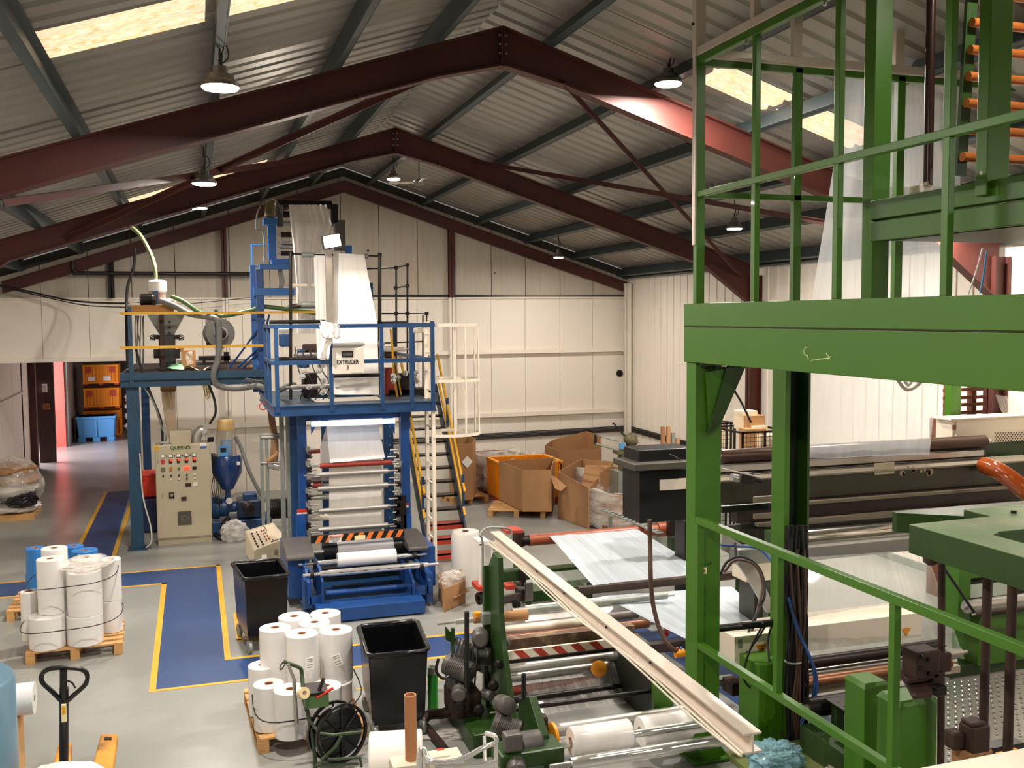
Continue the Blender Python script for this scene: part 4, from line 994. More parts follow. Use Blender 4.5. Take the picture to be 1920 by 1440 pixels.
# ------------------------------------------------------------------ control cabinet
YC = 18.15
cz = lambda py: Zh(344, py, YC); cx = lambda px: X(px, 930, YC)
cc = thing('control_cabinet', 'tall beige electrical control cabinet with red lamps and meters', 'cabinet', (cx(345), YC, 0))
MB().box(cx(293), cx(396), YC, YC+0.45, 0.10, cz(833)).build('cabinet_body', BEIGE, cc, bevel=0.008)
MB().box(cx(294), cx(395), YC+0.02, YC+0.45, 0, 0.10).build('plinth', mat('beige_plinth', '#a89d84', 0.5), cc)
MB().box(cx(294.5), cx(394.5), YC-0.02, YC, 0.13, cz(835)).build('door', BEIGE, cc, bevel=0.005)
MB().box(cx(322), cx(361), YC+0.05, YC+0.4, cz(833), cz(808)).build('top_box', BEIGE, cc, bevel=0.005)
D = YC-0.02
def inst(px, py, w, h, m, nm, dep=0.02, par=cc): 
    return MB().box(cx(px-w/2), cx(px+w/2), D-dep, D, cz(py+h/2), cz(py-h/2)).build(nm, m, par)
PW = mat('meter_face', '#e5dfd2', 0.4); RL = mat('lit_red_lamp', '#ff3020', 0.4, emit='#ff2a14', es=2.5); GR = mat('grey_switch', '#6e6654', 0.5)
for k in range(5):
    x = 307.5+k*14.7
    inst(x, 853.5, 8, 7, BLACK, 'meter', 0.012); inst(x, 853, 6.5, 5.5, PW, 'meter_face', 0.016)
    inst(x, 861, 7, 3, mat('red_dim', '#a02a1a', 0.5), 'switch'); inst(x, 864.5, 6.5, 6, BLACK if k else REDBIN, 'switch', 0.015)
    if k: MB().cyl((cx(x+1), D-0.016, cz(861.5)), (cx(x+1), D-0.035, cz(861.5)), 0.017, 12).build('lit_push_button', RL, cc)
    if k < 4: inst(x+7.5, 853.5, 2, 2.5, BLACK, 'switch')
for k, (m, w, h) in enumerate(((GR, 8, 7), (mat('amber_lamp','#b5651d',0.4), 5, 8), (mat('green_dot','#2f6a3a',0.4), 4, 4), (RL, 10, 5), (BLACK, 8, 5))): inst(307.5+k*14.7, 878, w, h, m, 'indicator')
for k in range(5):
    for r_, py in enumerate((890, 897)):
        if (k, r_) == (0, 1): continue
        q = Vector((cx(307.5+k*14.7), D, cz(py))); MB().cyl(q, q+Vector((0,-0.03,0)), 0.016, 10).build('knob', WHITE if (k == 4 or (r_ and k < 3)) else BLACK, cc)
inst(353.5, 909, 11, 6, mat('brown_display','#3a2018',0.4), 'indicator'); inst(367, 908.5, 8.5, 7, PW, 'indicator')
inst(322, 927, 10, 11, BLACK, 'isolator'); MB().cyl((cx(322), D-0.02, cz(926)), (cx(322), D-0.045, cz(926)), 0.03, 16).build('isolator_knob', mat('grey_knob','#8a8578',0.4), cc)
inst(344.5, 934.5, 10, 7, mat('brown_display','#3a2018'), 'indicator')
inst(345, 971, 26, 25, mat('filter_grey','#4e463e',0.6), 'vent_grille', 0.015)
for r_ in (0.06, 0.035): MB().lathe([(r_-0.006,0),(r_,0),(r_,0.01),(r_-0.006,0.01)], (cx(345), D-0.015, cz(971)), (0,-1,0), 20).build('vent_ring', GALV, cc)
for py in (862, 927): inst(298 if py < 900 else 305, py, 2, 9, GALV, 'hinge', 0.01)
text('lettering', "QUEEN'S", 0.085, (cx(341), D-0.004, cz(839)), mat('dark_green_ink','#3f5a24',0.5), cc, bold=0.003)
inst(296.5, 837.5, 9, 8, YELLOW, 'warning_sticker', 0.004); inst(384, 836.5, 12, 9, WHITE, 'notice_sticker', 0.004); inst(384, 840, 12, 4.5, mat('blue_notice','#3c5f9e',0.5), 'notice_sticker', 0.005)
text('lettering', 'CE', 0.04, (cx(296.5), D-0.006, cz(837.5)), BLACK, cc)
MB().tube(bez([Q(368,838,18.35), Q(368,822,18.35), Q(372,812,18.35), Q(378,806,18.35), Q(384,812,18.35)], 6), 0.085, 14).build('flexible_duct', ALU, cc, smooth=60)
pbox('junction_box', 389, 820, 401, 829, 18.3, 0.06, DKSTEEL, cc)
mb = MB(); mb.cyl(Q(322,832,18.2)+Vector((-.15,0,-.02)), Q(322,832,18.2)+Vector((.0,0,-.02)), 0.03, 10); mb.cyl(Q(316,829,18.2)+Vector((-.13,0,0)), Q(316,829,18.2)+Vector((.0,0,0.0)), 0.02, 10); mb.build('cable_gland', STEEL, cc)['kind'] = 'stuff'
# red and blue bins behind the cabinet
rb = thing('red_crate', 'red plastic tub standing on the blue bin behind the cabinet', 'tub', at(284, 930, Y=19.5))
a = at(284, 930, Y=19.5); MB().hexa([(a.x-.14,19.4,a.z),(a.x+.2,19.4,a.z),(a.x+.2,19.8,a.z),(a.x-.14,19.8,a.z)], [(a.x-.2,19.35,a.z+.42),(a.x+.26,19.35,a.z+.42),(a.x+.26,19.85,a.z+.42),(a.x-.2,19.85,a.z+.42)]).build('tub', REDBIN, rb, bevel=0.02)
MB().box(a.x-.22, a.x+.28, 19.33, 19.87, a.z+.40, a.z+.45).build('tub_rim', REDBIN, rb, bevel=0.01)
b2 = thing('navy_bin', 'dark navy plastic bin partly hidden behind the cabinet', 'bin', (a.x, 19.6, 0))
MB().hexa([(a.x-.2,19.3,0.02),(a.x+.25,19.3,0.02),(a.x+.25,19.95,0.02),(a.x-.2,19.95,0.02)], [(a.x-.27,19.25,a.z-.02),(a.x+.32,19.25,a.z-.02),(a.x+.32,20,a.z-.02),(a.x-.27,20,a.z-.02)]).build('bin_body', mat('navy_plastic','#17254e',0.45), b2, bevel=0.02)
# ------------------------------------------------------------------ blue hopper dryer and extruder drive
bh = thing('hopper_loader', 'dark blue cone hopper with a clear cylinder and tan lid above it', 'hopper', at(427, 980, Y=18.6))
q = at(427, 925, Y=18.6)
def hz(py): return Zh(427, py, 18.6)-q.z
MB().lathe([(0.045, hz(935)),(0.045, hz(918)),(0.10, hz(917)),(0.27, hz(885)),(0.275, hz(858)),(0.25, hz(853)),(0,hz(853))], q, n=32).build('cone', mat('gloss_navy_paint','#15356a',0.25,0,0.08,4,coat=0.5), bh, smooth=35)
MB().lathe([(0.15, hz(853)),(0.15, hz(806))], q, n=28).build('clear_cylinder', GLASS, bh, smooth=40)
MB().lathe([(0.10, hz(853)),(0.10, hz(825)),(0,hz(825))], q, n=20).build('blue_granules', BLUEP, bh, smooth=40)
MB().lathe([(0.16, hz(806)),(0.165, hz(800)),(0.15, hz(796)),(0.15,hz(790)),(0.13,hz(787)),(0,hz(787))], q, n=28).build('tan_lid', mat('tan_plastic','#b99a62',0.5), bh, smooth=40)
for s in (-1, 1, 0): 
    MB().cyl(q+Vector((s*0.165 if s else 0.1, -0.02 if s else -.13, hz(853))), q+Vector((s*0.165 if s else 0.1, -0.02 if s else -.13, hz(803))), 0.01, 6).build('tie_rod', STEEL, bh)
pbox('control_box', 412, 837, 427, 856, 18.38, 0.1, BLUEP, bh); pbox('control_box_face', 413.5, 840, 424, 848, 18.37, 0.01, BLACK, bh)
pbox('label', 444, 866, 450, 872, 18.3, 0.01, WHITE, bh)
MB().cyl(Q(430,939,18.35), Q(430,939,18.5), 0.06, 18).build('sight_port', STEEL, bh, smooth=40); MB().cyl(q+Vector((0,0,hz(960))), q+Vector((0,0,hz(930))), 0.055, 16).build('throat', BLUED, bh, smooth=40)
hose('feed_hose', 'grey hose from the clear cylinder down to the drive unit', [Q(441,818,18.5), Q(452,840,18.5), Q(468,885,18.4), Q(488,925,18.4), Q(497,940,18.4)], 0.035, GRYH)
ed = thing('extruder_drive', 'dark blue extruder barrel and motor on the floor beside the tower', 'machine', at(445, 1000, Y=18.7))
MB().lathe([(0,0),(0.20,0),(0.21,0.02),(0.21,0.12),(0.17,0.14),(0.17,0.28),(0.1,0.3),(0.1,0.42),(0.06,0.44),(0.06,0.6),(0,0.6)], Q(398,952,18.7), (1,-0.05,0), 28).build('gear_barrel', BLUED, ed, smooth=35)
pbox('gearbox', 445, 938, 490, 972, 18.6, 0.5, mat('dark_navy_case','#16263f',0.35), ed, bevel=0.03); pbox('gearbox_cap', 456, 926, 482, 940, 18.7, 0.3, BLUED, ed, bevel=0.02)
motor(MB(), Q(462,948,18.4), 0.10, 0.25, (0.2,-1,-0.1)).build('motor', DKSTEEL, ed, smooth=40)
pbox('bed', 395, 975, 510, 1000, 18.55, 0.7, BLUED, ed, bevel=0.02)
motor(MB(), Q(500,955,18.9), 0.2, 0.5, (1,0,0)).build('main_motor', DKSTEEL, ed, smooth=40)
MB().tube(bez([Q(403,1002,18.3), Q(415,1008,18.2), Q(418,985,18.3), Q(430,970,18.3)], 6), 0.045, 12).build('black_elbow', BLACK, ed, smooth=50)
mb = MB()
for k in range(5): mb.tube(bez([Q(396+k*2,850,18.4), Q(400+k*3,890,18.4), Q(397+k*4,915,18.4), Q(404+k*3,945,18.4)], 5), 0.008, 5)
mb.build('loose_cable', RUBBER, ed)['kind'] = 'stuff'
def blob(name, label, cat, c, rx, ry, rz, m, seed=1, amp=0.25, nu=26, nv=14, par=None, fr=3.0, flat=0.0):
    c = Vector(c)
    def fn(u, v):
        a = 2*PI*u; e = PI*v-PI/2
        p = Vector((math.cos(a)*math.cos(e), math.sin(a)*math.cos(e), math.sin(e)))
        n = mnoise.noise(p*fr*1.0+Vector((seed*5.3,)*3)); n2 = abs(mnoise.noise(p*fr*2.7+Vector((seed*2.3,)*3)))
        k = 1+amp*n-amp*1.2*n2
        z = p.z*rz*k
        return c+Vector((p.x*rx*k, p.y*ry*k, max(z, -rz*0.8)+rz*0.8))
    o = MB().grid(fn, nu, nv).build(name, m, par, smooth=50)
    if label: tag(o, label, cat)
    return o
q = at(440, 1002, Y=18.0); blob('plastic_waste', 'heap of clear crumpled plastic on the floor by the extruder drive', 'plastic', (q.x, 18.05, 0.0), 0.26, 0.2, 0.22, BAGC, 3)
# ------------------------------------------------------------------ sloped control console
cs = thing('control_console', 'beige sloped control console with rows of knobs beside the black bin', 'console', at(505, 1050, Y=16.3))
YS = 15.9
A0, A1, A2, A3 = Q(459,995,YS), Q(512,979,YS+0.45), Q(537,1010,YS+0.3), Q(476,1034,YS-0.1)
H_ = Vector((0,0,-0.26))
MB().hexa([A3+H_*1.0, A2+H_*1.0, A1+H_*1.6+Vector((0,0,-.1)), A0+H_*1.4], [A3, A2, A1, A0]).build('console_body', BEIGE, cs, bevel=0.008)
nrm = (A2-A3).cross(A0-A3).normalized()
def cpt(u, v, h=0.0): return A3.lerp(A2, u).lerp(A0.lerp(A1, u), v)+nrm*h
def plate(u0, u1, v0, v1, h, m, nm): return MB().hexa([cpt(u0,v0,0), cpt(u1,v0,0), cpt(u1,v1,0), cpt(u0,v1,0)], [cpt(u0,v0,h), cpt(u1,v0,h), cpt(u1,v1,h), cpt(u0,v1,h)]).build(nm, m, cs)
plate(0.02, 0.98, 0.03, 0.97, 0.006, mat('pale_console_face','#e0cfb4',0.4), 'console_face')
for r_ in range(4):
    for k in range(6 if r_ < 2 else 4):
        v = 0.15+0.125*k if r_ < 2 else 0.3+0.15*k; u = (0.14, 0.3, 0.45, 0.54)[r_]
        MB().cyl(cpt(u, v, 0.006), cpt(u, v, 0.03), 0.013, 10).build('knob', BLACK if r_ < 2 else MAGENTA, cs)
plate(0.62, 0.64, 0.1, 0.95, 0.012, BLACK, 'trim_strip'); plate(0.55, 0.95, 0.1, 0.13, 0.012, BLACK, 'trim_strip')
c_ = A3.lerp(A2, 0.65)+H_*0.55; f_ = Vector((0.1,-1,0)).normalized()
MB().lathe([(0,0),(0.045,0),(0.05,0.01),(0.02,0.02),(0,0.02)], c_+f_*0.0, f_, 20).build('fan_grille', GR, cs, smooth=40)
c_ = A3.lerp(A2, 0.3)+H_*0.6; MB().box(c_.x-.04, c_.x+.04, c_.y-.03, c_.y-0.01, c_.z-.04, c_.z+.04).build('plug_socket', WHITE, cs)
MB().box(X(490,1040,16.1), X(530,1040,16.1), 16.05, 16.35, 0, A3.z-0.2).build('pedestal', BEIGE, cs, bevel=0.005)
# galvanised stand left of the tower
gs = thing('galvanised_stand', 'tall galvanised frame stand with steel arms left of the film tower', 'stand', (X(500,1000,16.6), 16.6, 0))
for px in (492, 502): 
    MB().box(X(px-3,900,16.6), X(px+3,900,16.6), 16.6, 16.65, 0, Zh(500, 815, 16.6)).build('upright', GALV, gs)
for py in (815, 868, 820): MB().cyl(Q(490,py,16.6), Q(524,py,16.6), 0.03, 12).build('arm', STEEL, gs, smooth=40)
MB().cyl(Q(502,872,16.5), Q(524,878,16.5), 0.045, 14).build('arm_roller', STEEL, gs, smooth=40); MB().tube([Q(500,865,16.5), Q(518,852,16.5), Q(520,845,16.5)], 0.03, 8).build('elbow_arm', KRAFT, gs, smooth=40)
mb = MB()
for k in range(9): mb.tube(bez([Q(500+k*1.2,752,16.6), Q(505+k*1.3,790,16.6), Q(509+k*1.5,830,16.6), Q(506+k*1.7,870,16.6)], 4), 0.012, 5)
mb.build('hanging_twine', mat('brown_twine','#8a6a48',0.7), gs)['kind'] = 'stuff'
MB().lathe([(0.05,0),(0.065,0),(0.065,0.02),(0.05,0.02)], Q(493,762,16.5), (0,-1,0), 18).build('red_ring', REDBIN, gs, smooth=40)
# ------------------------------------------------------------------ annexe: crates
def crate(px0, py0, px1, py1, Y, label, m=ORANGE, dep=1.0):
    x0, x1 = X(px0, (py0+py1)/2, Y), X(px1, (py0+py1)/2, Y); z1, z0 = Zh((px0+px1)/2, py0, Y), Zh((px0+px1)/2, py1, Y)
    t = thing('pallet_crate', label, 'crate', ((x0+x1)/2, Y, z0), 'orange pallet crates stacked in the annexe')
    h = z1-z0; w = x1-x0
    MB().box(x0+.03, x1-.03, Y+.03, Y+dep-.03, z0+.1*h, z1-0.01).build('crate_wall', m, t)
    MB().box(x0, x1, Y, Y+dep, z1-.08*h, z1).build('rim', m, t, bevel=0.01); MB().box(x0, x1, Y, Y+dep, z0+.08*h, z0+.16*h).build('bottom_rail', m, t, bevel=0.01)
    for k in range(3): a = x0+k*(w-.14)/2; MB().box(a, a+.14, Y+.02, Y+dep-.02, z0, z0+.08*h).build('foot', RED, t)
    n = 11
    for k in range(n):
        a = x0+.02+k*(w-.06)/(n-1); MB().box(a, a+.022, Y-.005, Y+.03, z0+.16*h, z1-.08*h).build('rib', m, t)
    MB().box(x0+.1*w, x0+.25*w, Y-.008, Y+.02, z0+.6*h, z0+.9*h).build('corner_patch', RED, t); MB().box(x1-.25*w, x1-.1*w, Y-.008, Y+.02, z0+.6*h, z0+.9*h).build('corner_patch', RED, t)
    if 'top' in label:
        for a in (0.15, 0.58): MB().box(x0+a*w, x0+(a+.2)*w, Y-.012, Y+.02, z0+.22*h, z0+.42*h).build('label_card', WHITE, t)
    mb = MB()
    for k in range(5): mb.box(x1-.02, x1+.005, Y+.1+k*.18, Y+.14+k*.18, z0+.16*h, z1-.08*h)
    mb.build('side_rib', m, t)['kind'] = 'stuff'
crate(154, 684, 222, 722, 35.2, 'top orange pallet crate of the annexe stack, with two white cards')
crate(156, 728, 224, 766, 35.2, 'middle orange pallet crate of the annexe stack')
crate(156, 770, 226, 822, 35.6, 'lowest orange pallet crate, half hidden by the light blue box')
t = thing('plastic_pallet_box', 'light blue plastic pallet box in front of the orange crate stack', 'box', at(178, 825, Y=34.6))
x0, x1 = X(143,800,34.4), X(216,800,34.4); z1 = Zh(180,781,34.4)
MB().hexa([(x0+.05,34.45,.14),(x1-.05,34.45,.14),(x1-.05,35.15,.14),(x0+.05,35.15,.14)], [(x0,34.4,z1),(x1,34.4,z1),(x1,35.2,z1),(x0,35.2,z1)]).build('box_body', BLUEP, t, bevel=0.03)
MB().box(x0-.02, x1+.02, 34.37, 35.2, z1-.08, z1).build('rim', BLUEP, t, bevel=0.015)
for k in range(3): a = x0+.04+k*(x1-x0-.3)/2; MB().box(a, a+.22, 34.45, 35.1, 0, .15).build('foot', BLUEP, t, bevel=0.01)
MB().box((x0+x1)/2-.02, (x0+x1)/2+.03, 34.38, 34.42, .2, z1-.1).build('centre_rib', BLUEP, t)
for k in range(4):
    a = at(237, 740+k*18, Y=34.5); blob('wrapped_bale', ['top','second','third','lowest'][k]+' clear wrapped bale in the pile right of the orange crates', 'bale', (a.x+.25, 34.9, a.z-.25), .35, .4, .17, BAGC, k+5)
# bags on a pallet by the left edge
bp_ = thing('bagged_pallet', 'pallet of stacked sacks in clear shrink wrap at the left edge', 'pallet', (-3.5, 21.8, 0))
for k in range(3): MB().box(-4.1, -3.15, 21.4+k*.45, 21.55+k*.45, 0, .12).build('pallet_block', WOOD, bp_)
for k in range(5):
    blob('sack', None, None, (-3.62+.05*math.sin(k*3), 21.95, 0.10+k*.19), .55, .6, .13, (WHITE if k < 3 else KRAFT) if k != 1 else mat('grey_sack','#5d5a5a',0.5), k+11, 0.15, par=bp_)
blob('black_liner', None, None, (-3.42, 21.5, .26), .36, .25, .18, mat('black_bag','#18171a',0.2), 31, 0.3, par=bp_)
blob('shrink_wrap', None, None, (-3.6, 21.95, 0.12), .60, .66, .62, BAGC, 33, 0.12, par=bp_)
# ------------------------------------------------------------------ floor goods: rolls of film on pallets
def roll_up(x, y, z, r, h, label, group, m=FILMW, wrap=False, top=False, core=0.045):
    t = thing('film_roll', label, 'roll', (x, y, z), group)
    rolled('film_wrap', r, h, (x, y, z), m, core, t)
    MB().lathe([(core-0.012, 0.004), (core, 0.004), (core, h-0.001), (core-0.006, h+0.001), (core-0.012, h-0.002)], (x, y, z), n=20, closed=True).build('core', CORE, t, smooth=40)
    return t
PA = pallet('timber_pallet', 'timber pallet under the white rolls at the left', -1.46, 12.83, 1.05, 1.0, 0.04, WOOD)
G1 = 'white film rolls on the left pallet'
def roll_px(x0, x1, ytop, ybase, zbase, label, group, m=FILMW, y_=None, core=0.045):
    """film roll read off the photograph: sides, centre of the top, nearest point of the base"""
    xm = (x0+x1)/2
    if y_ is None:
        f_ = at(xm, ybase, Z=zbase); r = (at(x1, ybase, Y=f_.y).x-at(x0, ybase, Y=f_.y).x)/2; y_ = f_.y+r
    c_ = at(xm, ytop, Y=y_); r = (at(x1, ytop, Y=y_).x-at(x0, ytop, Y=y_).x)/2*0.985
    return roll_up(c_.x, y_, zbase, r, c_.z-zbase, label, group, m, core=core), Vector((c_.x, y_, c_.z)), r
_, cA, rA = roll_px(52, 123, 1153, 1222, .146, 'front left roll of the lower tier on the left pallet', G1)
_, cB, rB = roll_px(123, 194, 1150, 1214, .146, 'front middle roll of the lower tier on the left pallet', G1)
_, cC, rC = roll_px(190, 229, 1124, 1188, .146, 'front right roll of the lower tier, at the pallet corner', G1)
_, cD, rD = roll_px(37, 72, 1108, 1204, .146, 'single tall roll at the far left of the left pallet', G1)
_, cE, rE = roll_px(67, 121, 1047, 0, cA.z+.001, 'tall upper roll at the left of the left pallet', G1, y_=cA.y+.1)
_, cF, rF = roll_px(123, 191, 1069, 0, cB.z+.001, 'broad upper front roll of the left pallet, crinkled plastic on top', G1, y_=cB.y)
_, cG, rG = roll_px(188, 227, 1047, 0, cC.z+.001, 'upper right roll of the left pallet', G1, y_=cC.y)
_, cH, rH = roll_px(76, 127, 1027, 0, .75, 'upper roll at the back left of the left pallet', G1, y_=cA.y+.48)
roll_up(cH.x, cH.y, .146, .19, .60, 'hidden lower roll at the back left of the left pallet', G1)
_, cI, rI = roll_px(133, 190, 1045, 0, .75, 'upper roll at the back middle of the left pallet', G1, y_=cB.y+.46)
roll_up(cI.x, cI.y, .146, .19, .60, 'hidden lower roll at the back middle of the left pallet', G1)
q = Vector((cF.x-.08, cF.y+.0, cF.z+.0)); blob('plastic_wrap', 'crinkled clear plastic lying on top of the left pallet rolls', 'plastic', (q.x+.08, q.y+.2, q.z-0.0), .34, .42, .05, BAGC, 41, 0.3)
PB = pallet('timber_pallet', 'timber pallet under the blue rolls behind the white ones', -1.95, 14.7, 1.05, 1.0, 0.0, WOOD)
GB = 'blue film rolls on the rear pallet'
for x0_, x1_, yl_, yt_, yy_, lb in ((47, 84, 1075, 1027, 14.45, 'left'), (118, 157, 1070, 1023, 15.0, 'back'), (133, 184, 1078, 1031, 14.6, 'right'), (160, 200, 1043, None, 14.95, 'rear corner')):
    _, c_, r_ = roll_px(x0_, x1_, yl_, 0, .146, 'lower %s blue film roll on the rear pallet' % lb, GB, BLUEWRAP, y_=yy_)
    if yt_: roll_px(x0_, x1_, yt_, 0, c_.z+.001, 'upper %s blue film roll on the rear pallet' % lb, GB, BLUEWRAP, y_=yy_)
def loop(cx_, cy_, rx, ry, z, dz, n=28, r=0.006):
    return MB().tube([Vector((cx_+rx*math.copysign(abs(math.cos(t))**.6, math.cos(t)), cy_+ry*math.copysign(abs(math.sin(t))**.6, math.sin(t)), z+dz*math.sin(t*1.0+1))) for t in [2*PI*i/n for i in range(n+1)]], r, 5)
tag(loop(cF.x-.13, cF.y+.13, .50, .40, .93, 0.05).build('elastic_strap', BLACK), 'upper black elastic strap round the left pallet rolls', 'strap')
tag(loop(cF.x-.15, cF.y+.10, .56, .43, .44, 0.05).build('elastic_strap', BLACK), 'lower black elastic strap round the left pallet rolls', 'strap')
# centre pallet of rolls
PC = pallet('timber_pallet', 'timber pallet under the white rolls beside the hose reel', 0.93, 9.72, 1.02, 1.32, 0.05, WOOD)
G2 = 'white film rolls on the centre pallet'
_, k1, r1 = roll_px(512, 577, 1291, 1391, .146, 'front lower roll of the centre pallet, nearest the camera', G2)
_, k2, r2 = roll_px(474, 533, 1281, 1376, .146, 'lower roll at the front left corner of the centre pallet', G2)
_, k3, r3 = roll_px(464, 522, 1246, 0, .146, 'lower roll at the left rear of the centre pallet', G2, y_=k2.y+.38)
_, k4, r4 = roll_px(578, 641, 1285, 0, .146, 'lower right roll of the centre pallet, behind the green box', G2, y_=k1.y+.12)
_, k5, r5 = roll_px(600, 661, 1276, 0, .146, 'lower roll under the rightmost upper roll of the centre pallet', G2, y_=k1.y+.55)
zt_ = k5.z+.002
roll_up(k1.x+.02, k1.y+.42, .146, .17, zt_-.15, 'hidden lower roll in the middle of the centre pallet', G2)
for k, (x0_, x1_, yt_, dy, lb) in enumerate(((485, 546, 1176, .62, 'upper left roll of the centre pallet'), (535, 597, 1187, .45, 'upper front roll of the centre pallet with a white ticket'), (598, 661, 1180, .6, 'upper right roll of the centre pallet with a tilted ticket'),
        (521, 582, 1155, 1.0, 'upper rear left roll of the centre pallet'), (581, 639, 1149, 1.05, 'upper rear right roll of the centre pallet'), (560, 619, 1166, .82, 'upper roll in the middle of the centre pallet'))):
    t, c_, r_ = roll_px(x0_, x1_, yt_, 0, zt_, lb, G2, y_=k1.y+dy)
    if k in (1, 2):
        a = math.radians((0, -70, -95)[k]); pz = c_.z-.26
        p0 = Vector((c_.x+r_*math.cos(a), c_.y+r_*math.sin(a), pz)); tn = Vector((-math.sin(a), math.cos(a), 0)); up_ = Vector((0,0,1)); 
        if k == 2: tn, up_ = (tn+up_*.35).normalized(), (up_-tn*.35).normalized()
        nn = Vector((math.cos(a), math.sin(a), 0))*.004
        def tk(u0, u1, v0, v1, h): return [p0+tn*u+up_*v+nn*h for u, v in ((u0,v0),(u1,v0),(u1,v1),(u0,v1))]
        MB().hexa(tk(-.045,.045,-.06,.06,-.5), tk(-.045,.045,-.06,.06,.6)).build('ticket', mat('ticket_paper','#f4f0ea',0.7), t)
        mb = MB()
        for v in (-.04, -.015, .02, .04): mb.hexa(tk(-.03,.03,v,v+.008,.6), tk(-.03,.03,v,v+.008,.8))
        mb.build('printed_lines', GALV, t)['kind'] = 'stuff'
tag(loop(.93, k1.y+.32, .50, .56, .42, 0.07, r=.007).build('elastic_strap', BLACK), 'black elastic strap sagging round the centre pallet rolls', 'strap')
# ------------------------------------------------------------------ wheeled black bins
def bin_(label, corners, ztop, shrink=0.12):
    """corners: four plan points of the rim, counter-clockwise from near left"""
    cs_ = [Vector((x, y, ztop)) for x, y in corners]; c = sum(cs_, Vector())/4
    t = thing('wheeled_bin', label, 'bin', (c.x, c.y, 0), 'black wheeled tubs')
    def ring(k, z): return [Vector((c.x+(p.x-c.x)*k, c.y+(p.y-c.y)*k, z)) for p in cs_]
    bot = ring(1-shrink*1.6, .14); mid = ring(1-shrink*.9, .24); top = ring(.985, ztop); ti = ring(.93, ztop); bi = ring(.78, .2)
    m_ = MB(); vs = bot+mid+top+ti+bi
    fs = [(3,2,1,0)]
    for j in range(4):
        for i in range(4): fs.append((j*4+i, j*4+(i+1)%4, (j+1)*4+(i+1)%4, (j+1)*4+i))
    fs.append((16,17,18,19)); m_.add(vs, fs).build('tub', mat('gloss_black_plastic', '#0c0c0e', 0.22, 0, 0.1), t, bevel=0.012)
    r = ring(1.01, ztop+.0); pts = []
    for i in range(4):
        a, b = r[i], r[(i+1)%4]; pts += [a.lerp(b, .07), a.lerp(b, .5), a.lerp(b, .93)]
    pts.append(pts[0]); pts.append(pts[1])
    MB().tube(pts, .028, 8).build('rolled_rim', MATS['gloss_black_plastic'], t, smooth=60)
    for i, p in enumerate(ring(.8, .09)):
        MB().lathe([(0,-.02),(.07,-.02),(.075,-.012),(.075,.012),(.07,.02),(0,.02)], p-Vector((0,0,.012)), (1,.25,0), 20).build('castor_wheel', GALV, t, smooth=40)
        MB().box(p.x-.03, p.x+.03, p.y-.03, p.y+.03, .11, .16).build('castor_fork', STEEL, t)
    return t
zb = 0.92
bc = [at(458, 1088, Z=zb), at(541, 1078, Z=zb), at(522, 1049, Z=zb), at(435, 1056, Z=zb)]
bin_('black wheeled bin standing left of the blue winder', [(p.x, p.y) for p in bc], zb)
bc = [at(690, 1232, Z=.85), at(803, 1220, Z=.85), at(781, 1164, Z=.85), at(672, 1175, Z=.85)]
bin_('black wheeled bin right of the white roll pallet, rim nearest the camera', [(p.x, p.y) for p in bc], .85)
# ------------------------------------------------------------------ pallet truck (hand), lower left
pt = thing('pallet_truck', 'yellow hand pallet truck with a black loop handle', 'pallet truck', (-1.1, 8.9, 0))
Yt = 8.3
def T(px, py, Y=Yt): return at(px, py, Y=Y)
MB().tube([T(120,1440,8.45), T(120,1290,8.3)], .035, 12).build('handle_shaft', BLACK, pt, smooth=40)
pts = bez([T(119,1318,8.3), T(98,1297,8.29), T(80,1280,8.28), T(78,1266,8.27), T(88,1256,8.26), T(108,1252,8.26), T(132,1252,8.26), T(155,1256,8.26), T(164,1267,8.27), T(160,1283,8.28), T(140,1302,8.29), T(122,1318,8.3)], 6)
MB().tube(pts, .019, 10).build('handle_loop', BLACK, pt, smooth=60)
MB().tube([T(119,1254,8.26), T(119,1300,8.29)], .028, 10).build('handle_bar', BLACK, pt, smooth=40)
MB().tube(bez([T(122,1275,8.2), T(135,1280,8.18), T(141,1290,8.2)], 4), .008, 6).build('release_lever', BLACK, pt, smooth=40)
pbox('instruction_label', 115, 1322, 124, 1354, 8.2, .03, mat('yellow_label', '#e9dcae'), pt)
pbox('label_picture', 116, 1326, 123, 1340, 8.195, .005, YELLOW, pt)
for (a, b, c, d) in (((96,1440),(132,1440),(135,1392),(112,1384)), ((172,1440),(212,1440),(221,1375),(188,1375))):
    P4 = [at(*p, Z=.19) for p in (a, b, c, d)]
    lo = [Vector((p.x, p.y, .10)) for p in P4]; P4[0] += (P4[0]-P4[3])*.4; P4[1] += (P4[1]-P4[2])*.4; lo[0] = Vector((P4[0].x,P4[0].y,.1)); lo[1] = Vector((P4[1].x,P4[1].y,.1))
    f = MB().hexa(lo, P4).build('fork', mat('worn_yellow_fork', '#d88f22', .5, 0, .1, 6, dirt='#4a3a22', dirt_amt=.8), pt, bevel=.02)
    e = (P4[2]+P4[3])/2; MB().cyl(e+Vector((-.05,-.1,-.13)), e+Vector((.05,-.1,-.13)), .055, 16).build('fork_roller', DKSTEEL, pt, smooth=40)
    s_ = P4[0].lerp(P4[3], .85); u_ = P4[1].lerp(P4[2], .85); MB().hexa([s_.lerp(u_,.3), s_.lerp(u_,.7), s_.lerp(u_,.7)+Vector((0,.06,0)), s_.lerp(u_,.3)+Vector((0,.06,0))], [v+Vector((0,0,.006)) for v in (s_.lerp(u_,.3), s_.lerp(u_,.7), s_.lerp(u_,.7)+Vector((0,.06,0)), s_.lerp(u_,.3)+Vector((0,.06,0)))]).build('fork_slot', DKSTEEL, pt)
